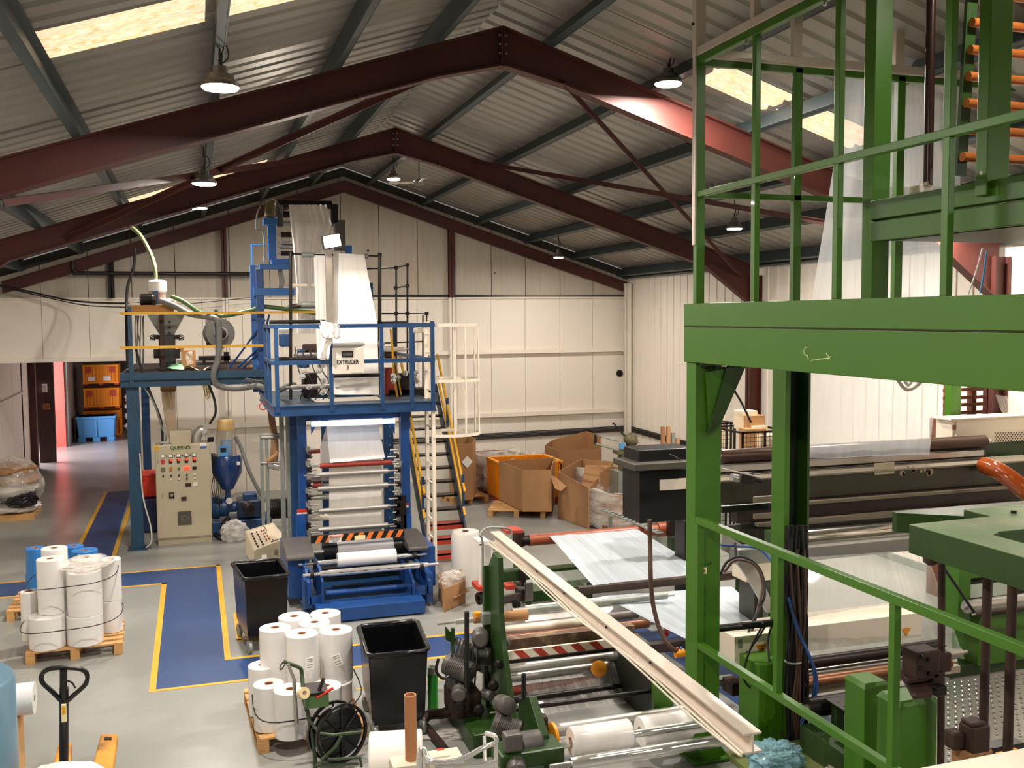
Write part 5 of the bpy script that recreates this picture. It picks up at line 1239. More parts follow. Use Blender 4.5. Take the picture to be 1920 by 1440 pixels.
# white sack at the lower edge, grey-blue drum and white roll end at the left edge
a = at(110, 1452, Z=.55); blob('white_sack', 'white sack lying at the bottom edge below the pallet truck', 'sack', (a.x, a.y-.1, .36), .36, .32, .16, mat('matt_white_sack', '#e3ddd3', .7), 51, .12, fr=1.6)
a = at(0, 1330, Y=8.9)
t = thing('blue_wrapped_roll', 'large upright grey-blue wrapped roll cut by the left edge', 'roll', (a.x-.38, 8.7, 0))
MB().lathe([(0,0),(.5,0),(.52,.02),(.52,1.06),(.5,1.09),(0,1.09)], (at(30,1330,Y=8.7).x-.52, 8.7, 0.02), n=48).build('wrap', mat('grey_blue_wrap', '#5f8093', .3, 0, .08, 3, coat=.3), t, smooth=35)
a = at(24, 1340, Y=9.0); t = thing('film_roll', 'white film roll end peeping out behind the grey-blue roll', 'roll', (a.x, 9.6, a.z))
MB().lathe([(.03,0),(.13,0),(.14,.01),(.14,.5),(.03,.5)], (a.x-.38, 9.35, a.z), (1,0,0), 30).build('film_wrap', FILMW, t, smooth=35)
MB().box(a.x-.3, a.x-.0, 9.2, 9.5, 0, a.z-.14).build('cradle', WOOD, t)
# ------------------------------------------------------------------ goods between the tower and the side wall
# tall octabin standing in the stair gap
def carton(name, label, pts, z1, m=KRAFT, thick=.012, flaps=(), cat='box', z0=0.0, grp=None):
    """open cardboard box: plan points of its walls, height"""
    c = sum((Vector((x, y, 0)) for x, y in pts), Vector())/len(pts)
    t = thing(name, label, cat, (c.x, c.y, z0), grp); n = len(pts)
    for i in range(n):
        a, b = Vector((*pts[i], z0)), Vector((*pts[(i+1) % n], z0)); d = (b-a).normalized(); nn = Vector((-d.y, d.x, 0))*thick
        za, zb2 = (z1[i], z1[(i+1) % n]) if isinstance(z1, (list, tuple)) else (z1, z1)
        MB().hexa([a, b, b+nn, a+nn], [a+Vector((0,0,za-z0)), b+Vector((0,0,zb2-z0)), b+nn+Vector((0,0,zb2-z0)), a+nn+Vector((0,0,za-z0))]).build('side_panel', m, t)
    MB().prism([(x, y, z0) for x, y in pts], (0, 0, .012)).build('bottom_panel', m, t)
    return t, c
def F(px, py, z=0): p = at(px, py, Z=z); return (p.x, p.y)
t, c = carton('octagonal_carton', 'tall brown carton with a white label behind the stair handrails', [F(858,940,.12), F(887,937,.12), F(893,925,.12), F(880,915,.12), F(850,917,.12), F(843,928,.12)], 1.32, z0=.12)
a = at(876, 866, Y=at(872,939,Z=.12).y-.01)
MB().hexa([(a.x-.12,a.y,a.z),(a.x,a.y-.0,a.z-.13),(a.x,a.y+.006,a.z-.13),(a.x-.12,a.y+.006,a.z)], [(a.x,a.y,a.z+.13),(a.x+.12,a.y,a.z),(a.x+.12,a.y+.006,a.z),(a.x,a.y+.006,a.z+.13)]).build('white_label', WHITE, t)
pallet('timber_pallet', 'small pallet under the tall brown carton', c.x, c.y-.05, .85, .8, 0.1, WOOD)
# square box on its pallet
q0 = at(933, 965, Z=0); 
PD = pallet('timber_pallet', 'timber pallet under the open square carton', 6.2, 18.75, 1.15, 1.0, -0.42, WOOD)
t, c = carton('square_carton', 'large open square brown carton on a pallet', [F(980,960,.146), F(1034,960,.146), F(1040,930,.146), F(936,938,.146)], .98, z0=.15)
# orange pallet crate behind
t = thing('pallet_crate', 'open orange plastic pallet crate behind the square carton', 'crate', (6.5, 20.0, 0))
x0, x1, y0, y1 = X(942,878,19.5), X(1053,875,19.5), 19.5, 20.6; z1 = Zh(1000, 868, 19.5)
for (a, b, c_, d) in ((x0,x1,y0,y0+.04),(x0,x1,y1-.04,y1),(x0,x0+.04,y0,y1),(x1-.04,x1,y0,y1)): MB().box(a,b,c_,d,.12,z1).build('crate_wall', ORANGE, t)
mb = MB()
for k in range(10):
    a = x0+.05+k*(x1-x0-.12)/9; mb.box(a,a+.03,y0-.03,y0,.12,z1); mb.box(a,a+.03,y1-.06,y1-.04,.12,z1); b = y0+.05+k*(y1-y0-.12)/9; mb.box(x0-.03,x0,b,b+.03,.12,z1)
mb.build('crate_rib', ORANGE, t)['kind'] = 'stuff'
for (a, b, c_, d) in ((x0-.03,x1+.03,y0-.03,y0+.05),(x0-.03,x1+.03,y1-.05,y1+.03),(x0-.03,x0+.05,y0,y1),(x1-.05,x1+.03,y0,y1)): MB().box(a,b,c_,d,z1-.04,z1+.02).build('rim', ORANGE, t, bevel=.008)
for k in range(3): a = x0+k*(x1-x0-.15)/2; MB().box(a,a+.15,y0,y1,0,.12).build('foot', RED, t)
# second row cartons
t, c = carton('wide_carton', 'wide open brown carton at the back beside the orange crate', [F(1050,930), F(1125,925), F(1128,905), F(1100,895), F(1035,900), F(1022,915)], [1.02, 1.0, 1.12, 1.15, .98, 1.0])
t, c = carton('torn_carton', 'tall brown carton with torn folded flap beside the square carton', [F(1046,970), F(1104,992), F(1150,950), F(1090,940)], [.92, .78, .95, .92])
a = at(1032, 890, Y=17.9); b = at(1045, 905, Y=17.7); c_ = at(1060, 918, Y=17.6); d = at(1038, 918, Y=17.7)
MB().prism([a, at(1040,893,Y=17.8), at(1062,912,Y=17.6), at(1051,921,Y=17.6), at(1040,915,Y=17.7)], (0,.01,0)).build('torn_flap', KRAFT, t)
MB().prism([at(1083,985,Y=17.2), at(1118,1000,Y=17.0), at(1160,930,Y=17.4), at(1196,925,Y=17.5), at(1197,880,Y=17.5), at(1185,874,Y=17.6), at(1098,872,Y=17.6), at(1080,960,Y=17.2)], (0,.012,0)).build('opened_side', KRAFT, t)
def octabin(label, px, pbase, py1, r, y_=None, hole=True, seed=1):
    f_ = at(px, pbase, Z=0); cy = f_.y+r; c = at(px, pbase, Y=cy); c.z = 0; z1 = at(px, py1, Y=cy).z
    t = thing('lined_octabin', label, 'bin', (c.x, cy, 0), 'shrink wrapped octagonal bins')
    MB().lathe([(r*.93,.12),(r*.93,z1-.02),(r*.90,z1-.02),(r*.90,.14),(0,.14)], (c.x,cy,0), n=8).build('carton_wall', KRAFTD, t)
    for k in range(3): MB().box(c.x-r*.8, c.x+r*.8, cy-r*.8+k*r*.75, cy-r*.8+k*r*.75+.1, 0, .12).build('pallet_board', WOODD, t)
    def fn(u, v):
        a = 2*PI*u; R = r*(1.02 if v < .62 else 1.02-(v-.62)*1.0); z = (.05+(z1-.05)*min(v/.62,1)+(0.05*math.sin(a*3+seed) if v > .5 else 0)) if v < .8 else z1-(v-.8)*1.2
        return Vector((c.x+R*math.cos(a), cy+R*math.sin(a), z))
    MB().grid(crumple(fn, .05, 4, seed), 40, 22).build('clear_liner', BAGC, t, smooth=50)
    MB().lathe([(0,z1-.35),(r*.9,z1-.35)], (c.x,cy,0), n=16).build('granule_fill', mat('pale_granules','#c9b091',.7,0,.2,60), t)
    return t
octabin('wrapped octagonal bin behind the orange crate at the left', 925, 925, 848, .62, seed=1)
octabin('second wrapped octagonal bin right behind the orange crate', 955, 930, 853, .60, seed=2)
octabin('wrapped bin standing behind the torn carton', 1120, 955, 875, .55, seed=3)
octabin('clear wrapped bin nearest the conveyor, beside the black cabinet', 1158, 1000, 915, .62, seed=4)
# vertical wrapped roll, small carton, trolley
a = at(883, 1103, Z=0)
t = thing('wrapped_roll', 'tall upright clear wrapped film roll behind the small open carton', 'roll', (a.x, a.y+.2, 0))
MB().lathe([(.05,0),(.2,0),(.215,.02),(.215,Zh(880,1000,a.y+.2)),(.2,Zh(880,995,a.y+.2)),(.05,Zh(880,995,a.y+.2))], (a.x-.02, a.y+.2, 0), n=36).build('film_wrap', CLEARROLL, t, smooth=35)
def fn(u, v):
    an = 2*PI*u; return Vector((a.x-.02+.235*math.cos(an), a.y+.2+.235*math.sin(an), .01+v*Zh(880,992,a.y+.2)))

t, c = carton('small_carton', 'small open carton stuffed with plastic between the winder and the tall roll', [F(833,1148), F(873,1130), F(866,1108), F(822,1118)], .32)
MB().prism([at(833,1112,Y=13.0), at(853,1122,Y=12.8), at(881,1108,Y=13.1), at(862,1100,Y=13.3)], (0,0,.008)).build('flap', KRAFT, t); MB().prism([at(822,1095,Y=13.3), at(832,1085,Y=13.4), at(838,1098,Y=13.4), at(826,1108,Y=13.3)], (0,.008,0)).build('flap', KRAFT, t)
blob('plastic_filling', None, None, (c.x, c.y, .2), .2, .18, .13, BAGC, 61, .3, par=t)
tr = thing('platform_trolley', 'small white trolley with a bent tube handle and red plate behind the green side plate', 'trolley', at(920, 1130, Z=0))
Yq = 12.6
mb = MB(); mb.tube(bez([Q(905,1120,Yq), Q(905,1020,Yq), Q(900,1003,Yq), Q(912,990,Yq+.1), Q(935,989,Yq+.2), Q(955,992,Yq+.3), Q(959,1002,Yq+.3), Q(953,1012,Yq+.3)], 6), .016, 8); mb.build('bent_handle', GALV, tr, smooth=60)
pbox('red_plate', 950, 995, 981, 1000, Yq+.3, .3, RED, tr); pbox('white_frame', 898, 1015, 918, 1022, Yq, .3, WHITE, tr); pbox('white_post', 899, 1020, 909, 1100, Yq, .05, WHITE, tr)
pbox('red_base', 897, 1100, 925, 1108, Yq-.1, .35, RED, tr); pbox('red_base', 950, 1098, 968, 1106, Yq, .35, RED, tr)
for px in (900, 908): MB().lathe([(.03,-.02),(.085,-.025),(.085,.025),(.03,.02)], at(px,1122,Y=Yq-.05), (1,.3,0), 22, closed=True).build('wheel', BLACK, tr, smooth=40)
# drill press like machine near the corner, cabinets
dp = thing('bench_drill', 'old khaki drilling machine with a long black lever, near the far right corner', 'machine', at(1188, 880, Y=17.2))
KH = mat('khaki_cast_iron', '#6a6346', .5, .2, .2, 6)
Yd = 16.8
MB().lathe([(0,0),(.07,.02),(.11,.07),(.12,.13),(.09,.2),(.05,.22),(0,.22)], Q(1170,822,Yd), (1,0,-.1), 18).build('gear_head', KH, dp, smooth=40)
MB().lathe([(0,0),(.10,.01),(.12,.06),(.1,.14),(0,.16)], Q(1180,826,Yd), (.6,-.5,.2), 18).build('head_cap', KH, dp, smooth=40)
MB().cyl(Q(1178,830,Yd), Q(1178,875,Yd), .05, 14).build('column', DKSTEEL, dp, smooth=40)
pbox('table', 1158, 843, 1196, 852, Yd, .25, KH, dp, bevel=.02); pbox('base', 1168, 852, 1192, 885, Yd, .25, KH, dp, bevel=.02)
MB().cyl(Q(1149,792,Yd), Q(1171,817,Yd), .016, 8).build('lever', BLACK, dp, smooth=40); MB().cyl(Q(1118,817,Yd), Q(1160,828,Yd), .008, 6).build('rod', GALV, dp); MB().cyl(Q(1116,832,Yd), Q(1160,845,Yd), .018, 8).build('rail_arm', GALV, dp, smooth=40)
MB().box(*sorted((X(1115,820,Yd), X(1119,820,Yd))), Yd, Yd+.03, Zh(1117,834,Yd), Zh(1117,815,Yd)).build('end_stop', DKSTEEL, dp); pbox('gauge', 1163, 832, 1172, 841, Yd-.05, .05, BLUEP, dp)
MB().box(X(1160,880,Yd), X(1200,880,Yd), Yd, Yd+.4, 0, Zh(1180,884,Yd)).build('pedestal', GALV, dp)
# side wall goods: wire stillages with boxes, tubes on a shelf
for k, (x0_, x1_, yy0, lb) in enumerate(((1350, 1373, 14.6, 'far wire stillage of cartons at the side wall'), (1392, 1475, 13.2, 'near wire stillage of cartons at the side wall'))):
    Y_ = yy0; xa_, xb_ = X(x0_, 800, Y_), X(x1_, 800, Y_); zt_ = Zh((x0_+x1_)/2, 808 if k else 792, Y_)
    xb_ = min(xb_, XR-.15)
    t = thing('wire_stillage', lb, 'cage', ((xa_+xb_)/2, Y_, 0), 'wire stillages at the side wall'); mb = MB()
    for yy in (Y_, Y_+.9):
        for z in (.2, zt_): MB().box(xa_, xb_, yy, yy+.03, z-.03, z).build('frame_rail', DKSTEEL, t)
        for xx in (xa_, (xa_+xb_)/2, xb_-.03): MB().box(xx, xx+.03, yy, yy+.03, 0, zt_).build('frame_post', DKSTEEL, t)
    for xx in (xa_, xb_): MB().box(xx-.015, xx+.015, Y_, Y_+.93, zt_-.03, zt_).build('frame_rail', DKSTEEL, t)
    x = xa_
    while x < xb_: mb.box(x, x+.006, Y_, Y_+.006, .2, zt_); x += .07
    z = .2
    while z < zt_: mb.box(xa_, xb_, Y_, Y_+.006, z, z+.006); z += .07
    mb.build('wire_mesh', DKSTEEL, t)['kind'] = 'stuff'
    for j in range(5):
        a = xa_+.1+(xb_-xa_-.4)*random.random(); h = zt_-.45+.1*j; r_ = .15+.1*random.random()
        o = MB().box(a, a+r_*1.4, Y_+.2+.1*j, Y_+.45+.1*j, h, h+r_+.1).build('carton', KRAFT if j % 2 else mat('pale_card','#d8c4a4',.8), t)
for k, (px, y0_, y1_, m) in enumerate(((1243,800,842,KRAFTD),(1253,800,842,KRAFT),(1262,812,842,GALV),(1270,822,842,KRAFT))):
    Y_ = 15.0; q = at(px, y1_, Y=Y_); o = MB().lathe([(.03,0),(.04,0),(.04,Zh(px,y0_,Y_)-q.z),(.03,Zh(px,y0_,Y_)-q.z)], q, n=18, closed=True).build('core_tube', m, smooth=40)
    tag(o, ['dark brown upright tube leftmost on the black cabinet ledge','pale brown upright tube beside the dark brown one','grey upright tube between two brown ones','short brown tube at the right end of the ledge'][k], 'tube', 'upright tubes on the ledge')
B('shelf_board', X(1238,843,14.9), X(1279,843,14.9), 14.9, 15.3, Zh(1258,845,14.9)-.03, Zh(1258,843,14.9), WOOD); tag(bpy.context.scene.objects['shelf_board'], 'narrow pale shelf board carrying the upright tubes', 'shelf')
B('shelf_rack', X(1240,860,14.95), X(1279,860,14.95), 14.95, 15.25, 0, Zh(1258,845,14.9)-.03, GALV); tag(bpy.context.scene.objects['shelf_rack'], 'plain grey rack below the shelf of tubes', 'rack')
# black steel cabinets
bk = thing('black_cabinet', 'black steel drive cabinet left of the big green post', 'cabinet', at(1240, 985, Y=11.8))
pbox('upper_box', 1198, 842, 1300, 868, 11.9, .5, mat('black_steel','#131313',.4,.1), bk, bevel=.01); pbox('lower_box', 1199, 882, 1300, 978, 11.8, .55, MATS['black_steel'], bk, bevel=.01)
a0 = [at(1192,872,Y=11.7), at(1290,884,Y=11.4), at(1290,876,Y=12.0), at(1200,866,Y=12.2)]
pbox('top_plate', 1190, 869, 1300, 880, 11.65, .7, mat('dusty_plate','#4a463e',.5,.2), bk); pbox('cream_panel', 1238, 898, 1290, 918, 11.78, .02, CREAM, bk)
MB().tube(bez([Q(1255,852,11.85), Q(1268,858,11.8), Q(1282,868,11.8)], 4), .012, 6).build('handle', DKSTEEL, bk); 

MB().box(X(1284,1000,11.9), X(1299,1000,11.9), 11.9, 12.2, 0, Zh(1290,978,11.9)).build('support_leg', DKSTEEL, bk)
# slotted galvanised conveyor rail
cv = thing('slotted_rail', 'slotted grey angle rail on a post in front of the wrapped bin', 'rail', at(1145, 1000, Y=14.5))
MB().beam(Q(1130,955,14.9), Q(1240,1000,12.9), .10, .02).build('angle', GALV, cv); mb = MB()
for k in range(14):
    p = Q(1130,955,14.9).lerp(Q(1240,1000,12.9), (k+.5)/14); mb.box(p.x-.03,p.x+.03,p.y-.02,p.y+.02,p.z+.008,p.z+.016)
mb.build('slot', BLACK, cv)['kind'] = 'stuff'; MB().box(X(1142,1000,14.5), X(1148,1000,14.5), 14.5, 14.55, 0, Zh(1145,968,14.5)).build('post', GALV, cv)
# ------------------------------------------------------------------ centre green winder
gw = thing('green_winder', 'green two station film winder in the centre foreground with grey motors', 'machine', (3.3, 9.5, 0))
def plateX(name, x, w, pts, m, par=gw):
    """upright plate lying along the building at X=x; pts: (y, z) outline"""
    return MB().prism([(x, y, z) for y, z in pts], (w, 0, 0)).build(name, m, par, bevel=.004)
SPX = 2.68
def PX(px, py): p = at(px, py, X=SPX); return (p.y, p.z)
plateX('side_plate', SPX, .05, [PX(960,1350), PX(912,1350), PX(913,1150), PX(916,1060), PX(924,1035), PX(934,1046), PX(936,1150), PX(940,1200)], GREEND)
plateX('plate_flange', SPX-.05, .15, [PX(917,1340), PX(913,1340), PX(914,1060), PX(917,1060)], GREEND)
MB().box(2.3, 2.9, 8.3, 9.3, 0, .22).build('foot_casting', GREEND, gw, bevel=.02)
xr_ = 4.55
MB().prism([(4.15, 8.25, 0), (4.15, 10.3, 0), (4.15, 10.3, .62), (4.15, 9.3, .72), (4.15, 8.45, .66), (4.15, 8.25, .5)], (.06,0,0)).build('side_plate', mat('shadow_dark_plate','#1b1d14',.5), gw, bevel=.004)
def lat(nm, pxa, pxb, py, Y, r, m, par=gw, n=20, shaft=.1, dy=0.0): return roller(nm, X(pxa,py,Y), X(pxb,py,Y), Zh((pxa+pxb)/2, py, Y), Y, r, m, par, n, shaft=shaft)
YM = 9.6
lat('roller', 948, 1180, 1240, 9.3, .045, ALU); 
lat('roller', 960, 1250, 1132, 10.6, .04, GALV); lat('roller', 945, 1195, 1165, 10.3, .05, mat('grey_roller','#77706a',.4,.3)); lat('roller', 945, 1125, 1172, 10.1, .045, CREAM)
lat('roller', 945, 1215, 1184, 10.0, .05, mat('bronze_roller','#8a5a3a',.35,.4)); lat('roller', 950, 1165, 1258, 9.4, .05, STEEL); lat('roller', 945, 1180, 1300, 9.2, .03, DKSTEEL)
lat('roller', 945, 1000, 1325, 9.2, .06, STEEL); lat('roller', 950, 1000, 1345, 9.0, .03, CREAM); lat('red_roller', 950, 1130, 1285, 9.55, .05, mat('worn_red_roller','#8a3f30',.5))
lat('tie_bar', 938, 1290, 1310, 8.45, .022, DKSTEEL)
pbox('stained_guard', 946, 1187, 1190, 1222, 9.75, .12, mat('stained_sheet', '#6b5240', .5, .2, .4, 9, dirt='#c0a98c', dirt_amt=.8), gw)
pbox('black_tray', 945, 1228, 1150, 1240, 9.5, .3, BLACK, gw)
# red and white hazard board
x0, x1, Yz = X(953,1225,9.35), X(1163,1208,9.35), 9.35; z = Zh(1058, 1217, 9.35)
hb = B('hazard_board', x0, x1, Yz, Yz+.03, z-.045, z+.045, mat('cream_board','#e6dcc6',.5), gw)
for k in range(6):
    u = x0+.05+(x1-x0)*k/5.9*.98; mb = MB().prism([(u,Yz-.002,z+.045),(u+.1,Yz-.002,z+.045),(u+.19,Yz-.002,z-.045),(u+.09,Yz-.002,z-.045)], (0,.002,0)); mb.build('red_stripe', RED, hb)
MB().box(4.05, 4.25, 8.2, 8.26, 0, .52).build('plate_flange', GREEN, gw)
# motors on the side plate
def mt(px, py, Y, r, l, ax, m=MOTORGREY, par=gw, nm='motor'): return motor(MB(), at(px,py,Y=Y), r, l, ax).build(nm, m, par, smooth=40)
mt(900, 1190, 9.1, .085, .24, (-.25,-.9,.1)); mt(835, 1242, 8.9, .11, .30, (.55,-.5,-.2)); mt(862, 1290, 8.8, .07, .2, (-.3,-.9,0))
MB().lathe([(0,0),(.13,.01),(.14,.04),(.13,.08),(.06,.1),(0,.1)], at(912,1235,Y=9.1), (.05,-1,0), 28).build('pulley_cover', mat('light_motor_grey','#757169',.4,.3), gw, smooth=40)
pbox('gear_housing', 868, 1210, 905, 1262, 9.0, .25, MOTORGREY, gw, bevel=.03); pbox('gear_housing', 848, 1255, 880, 1340, 8.8, .3, MOTORGREY, gw, bevel=.03)
pbox('oily_casting', 850, 1300, 905, 1350, 8.7, .4, RUSTY, gw, bevel=.04); pbox('air_unit', 905, 1150, 925, 1172, 9.0, .08, GALV, gw, bevel=.01)
for (x_, y0_, y1_) in ((875, 1147, 1290), (982, 1263, 1365)): MB().cyl(Q(x_,y0_,8.3), Q(x_,y1_,8.3), .022, 10).build('black_post', BLACK, gw, smooth=40)
MB().cyl(Q(912,1250,8.9), Q(915,1330,8.9), .02, 8).build('black_post', BLACK, gw)
MB().tube(bez([Q(822,1235,8.7), Q(818,1258,8.7), Q(830,1272,8.7), Q(842,1268,8.7)], 5), .014, 6).build('guard_loop', BLACK, gw)
mt(888, 1225, 8.95, .06, .16, (.9,-.3,0)); mt(930, 1205, 9.2, .05, .14, (.8,-.5,.1)); mt(905, 1300, 8.8, .05, .15, (.3,-.9,.1))
for (px, py, r_) in ((880,1262,.05),(862,1325,.06),(898,1330,.05),(925,1285,.05),(935,1245,.045)): MB().lathe([(0,0),(r_,0),(r_,.02),(r_*.5,.03),(r_*.5,.05),(0,.05)], at(px,py,Y=8.65), (-.2,-1,.1), 18).build('pulley', DKSTEEL, gw, smooth=40)
mb = MB()
for k in range(7): mb.tube(bez([Q(858+k*6,1195+k*3,8.9), Q(846+k*8,1240,8.8), Q(860+k*5,1290,8.75), Q(872+k*4,1330,8.7)], 4), .009, 5)
mb.build('loose_cable', RUBBER, gw)['kind'] = 'stuff'
pbox('lever_block', 946, 1258, 958, 1345, 8.75, .08, DKSTEEL, gw, bevel=.01); pbox('pneumatic_cylinder', 930, 1175, 944, 1215, 8.95, .06, STEEL, gw, bevel=.01)
# core shaft with cardboard cores sticking out left
cr = thing('core_shaft', 'steel shaft with a cardboard core, sticking out left of the green side plate', 'shaft', Q(880,1160,10.2))
MB().lathe([(0,0),(.02,0),(.02,.2),(.035,.2),(.035,.55),(0,.55)], Q(820,1170,10.2), (1,0,.02), 16).build('shaft_body', CHROME, cr, smooth=40)
MB().cyl(Q(888,1160,10.2), Q(920,1157,10.2), .055, 20).build('cardboard_core', KRAFT, cr, smooth=40); MB().cyl(Q(940,1157,10.2), Q(988,1152,10.2), .06, 20).build('cardboard_core', KRAFT, cr, smooth=40)
MB().prism([Q(836,1175,10.0), Q(862,1205,10.0), Q(862,1212,10.0), Q(836,1200,10.0)], (0,.05,0)).build('bracket', GREEND, cr); MB().box(*sorted((X(846,1190,10),X(852,1190,10))), 9.98,10.03, 0, Zh(850,1178,10.0)).build('bracket_post', GREEND, cr)
MB().cyl(Q(895,1148,10.1), Q(895,1155,10.1), .04, 14).build('brass_knob', ORANGE, cr, smooth=40)
# black clamp arms
ca = thing('swing_clamp', 'black swing arm with roller bearings beside the green plate top', 'clamp', Q(955,1120,11.0))
MB().beam(Q(930,1127,10.6), Q(980,1118,11.0), .05, .10).build('arm_bar', mat('dark_brown_arm','#2b1f1c',.5,.2), ca, bevel=.01)
for p in ((933,1127,10.5),(968,1133,10.8)): MB().lathe([(0,-.02),(.05,-.02),(.05,.02),(0,.02)], Q(*p), (0,-1,0), 18).build('arm_roller', DKSTEEL, ca, smooth=40)
pbox('hook_plate', 985, 1093, 1000, 1128, 10.9, .04, MOTORGREY, ca, bevel=.01); pbox('black_block', 972, 1105, 986, 1128, 10.95, .15, DKSTEEL, ca, bevel=.02); pbox('black_bar', 943, 1068, 995, 1090, 11.6, .12, GREEND, ca, bevel=.02)
pbox('block', 978, 1070, 986, 1100, 11.5, .1, DKSTEEL, ca)
# long cream beam along the machine
cb_ = thing('cream_beam', 'long cream painted channel running from the centre towards the green post', 'beam', at(1180, 1200, X=3.45))
e0, e1 = at(928, 997, X=3.38), at(1412, 1376, X=3.25)
MB().beam(e0, e1, .12, .012).build('top_flange', CREAMM, cb_); MB().beam(e0+Vector((0,0,-.06)), e1+Vector((0,0,-.06)), .012, .11).build('web', CREAMM, cb_); MB().beam(e0+Vector((-.0,0,-.12)), e1+Vector((-.0,0,-.12)), .13, .012).build('bottom_flange', CREAMM, cb_)
mb = MB()
for k in range(3):
    mb.tube(bez([e0.lerp(e1, j/8)+Vector((-.07-.01*k, 0, -.10-.02*math.sin(j*1.7+k)-.012*k)) for j in range(9)], 4), .008, 5)
mb.build('clipped_cable', mat('cream_cable','#d8cdbb',.5), cb_)['kind'] = 'stuff'
mb = MB()
for t_ in (.28, .42, .6, .75): p = e0.lerp(e1, t_)+Vector((-.012,0,-.06)); mb.cyl(p, p+Vector((-.01,0,0)), .012, 8)
mb.build('bolt_hole', BLACK, cb_)['kind'] = 'stuff'
MB().box(e0.x-.05, e0.x+.05, e0.y-.1, e0.y, 0, e0.z-.13).build('end_post', WHITE, cb_)
# film rolls on the front shafts
def lroll(label, pxa, pxb, py, Y, r, m=FILMW):
    z = Zh((pxa+pxb)/2, py, Y); a, b = X(pxa, py, Y), X(pxb, py, Y)
    t = thing('film_roll', label, 'roll', ((a+b)/2, Y, z)); L_ = b-a
    MB().lathe([(.045,0),(r-.008,0),(r,.008),(r,L_-.008),(r-.008,L_),(.045,L_)], (a,Y,z), (1,0,0), 40).build('film_wrap', m, t, smooth=35)
    MB().lathe([(.036,-.003),(.045,-.003),(.045,.05),(.036,.05)], (a,Y,z), (1,0,0), 24, closed=True).build('core', KRAFT, t, smooth=40); return t
FS = mat('satin_film_roll', '#f2ece8', .16, 0, .05, 2.5, stretch=(10,1,1), coat=.6)
lroll('left white film roll on the front shaft of the green winder', 1070, 1180, 1383, 7.6, .125, FS)
lroll('right white film roll on the front shaft, next to the green post', 1200, 1330, 1362, 7.75, .135, FS)
fs = thing('front_shaft', 'chrome shaft through the two white film rolls in front', 'shaft', Q(1150,1385,7.6))
roller('shaft_body', X(1040,1400,7.6), X(1345,1368,7.7), Zh(1150,1384,7.6), 7.62, .035, CHROME, fs, shaft=.2, sr=.02)
fs2 = thing('front_shaft', 'longer bright steel roller in front of the white film rolls', 'roller', Q(1170,1420,7.2))
roller('shaft_body', X(1070,1425,7.25), X(1350,1390,7.25), Zh(1200,1412,7.25), 7.25, .05, CHROME, fs2, shaft=.18, sr=.025)
fs3 = thing('back_roller', 'silver roller just behind the white film rolls', 'roller', Q(1150,1365,8.1))
roller('shaft_body', X(1020,1375,8.1), X(1300,1335,8.1), Zh(1160,1352,8.1), 8.1, .06, ALU, fs3, shaft=.1)
wsb = thing('winder_stand', 'green and grey front winder stand with motors at the bottom centre', 'machine', (2.4, 7.6, 0))
MB().prism([(2.66,7.35,0),(2.66,8.1,0),(2.66,8.1,.55),(2.66,7.8,.72),(2.66,7.5,.5)], (.07,0,0)).build('side_plate', GREEND, wsb, bevel=.004)
MB().lathe([(0,0),(.14,0),(.14,.025),(0,.025)], Q(1035,1386,7.75), (1,0,0), 28).build('orange_disc', ORANGE, wsb, smooth=40)
mt(937, 1318, 8.0, .08, .2, (.1,-.9,.2), par=wsb); mt(925, 1352, 7.9, .10, .26, (.75,-.4,-.3), par=wsb); mt(960, 1398, 7.5, .085, .3, (-.1,-.6,-.25), par=wsb)
MB().lathe([(0,0),(.115,0),(.12,.02),(.12,.18),(.1,.2),(0,.2)], Q(972,1400,7.5), (1,-.1,.03), 26).build('gear_case', MOTORGREY, wsb, smooth=40)
pbox('terminal_box', 948, 1378, 982, 1412, 7.3, .12, MOTORGREY, wsb, bevel=.02); pbox('oily_gears', 1003, 1345, 1030, 1400, 7.7, .12, RUSTY, wsb, bevel=.03); pbox('stand_frame', 940, 1410, 1060, 1440, 7.3, .3, GREEND, wsb, bevel=.02)
MB().cyl(Q(1003,1350,7.9), Q(1012,1398,7.7), .02, 8).build('link_bar', RUSTY, wsb)
# webs of the green winder
web('film_web', 'clear film curtain with bright streaks hanging inside the green winder', [(Q(985,1225,9.6), Q(1150,1212,9.6)), (Q(985,1290,9.35), Q(1170,1240,9.35)), (Q(1005,1345,9.0), Q(1225,1330,9.0))], FILMC, amp=.02)
web('film_web', 'milky film sheet wrapped over the rollers at the top of the green winder', [(Q(985,1135,10.9), Q(1140,1118,10.9)), (Q(985,1160,10.5), Q(1150,1140,10.5)), (Q(985,1180,10.2), Q(1125,1170,10.2))], FILMA)
# orange roll and large web to the right
orr = thing('orange_roller', 'long orange brown roller at the head of the big bluish film web', 'roller', Q(1110,1005,13.5))
roller('roller_body', X(993,1012,13.5), X(1235,996,13.5), Zh(1110,1005,13.5), 13.55, .085, mat('dull_orange_roller','#8f4529',.4,0,.1,5), orr, shaft=.0); MB().cyl((X(980,1013,13.5),13.55,Zh(1110,1005,13.5)), (X(993,1012,13.5),13.55,Zh(1110,1005,13.5)), .075, 18).build('roller_end', DKSTEEL, orr, smooth=40)
MB().cyl((X(1235,996,13.5),13.55,Zh(1110,1005,13.5)), (X(1272,996,13.5),13.55,Zh(1110,1005,13.5)), .11, 20).build('roller_end', MATS['dull_orange_roller'], orr, smooth=40)
pbox('bearing', 968, 997, 985, 1026, 13.5, .2, RUSTY, orr, bevel=.02); MB().box(X(970,1100,13.5), X(982,1100,13.5), 13.55, 13.7, 0, Zh(975,1026,13.5)).build('stand_post', GREEND, orr); MB().box(X(1262,1100,13.5), X(1275,1100,13.5), 13.55, 13.7, 0, Zh(1268,1010,13.5)).build('stand_post', GREEND, orr)
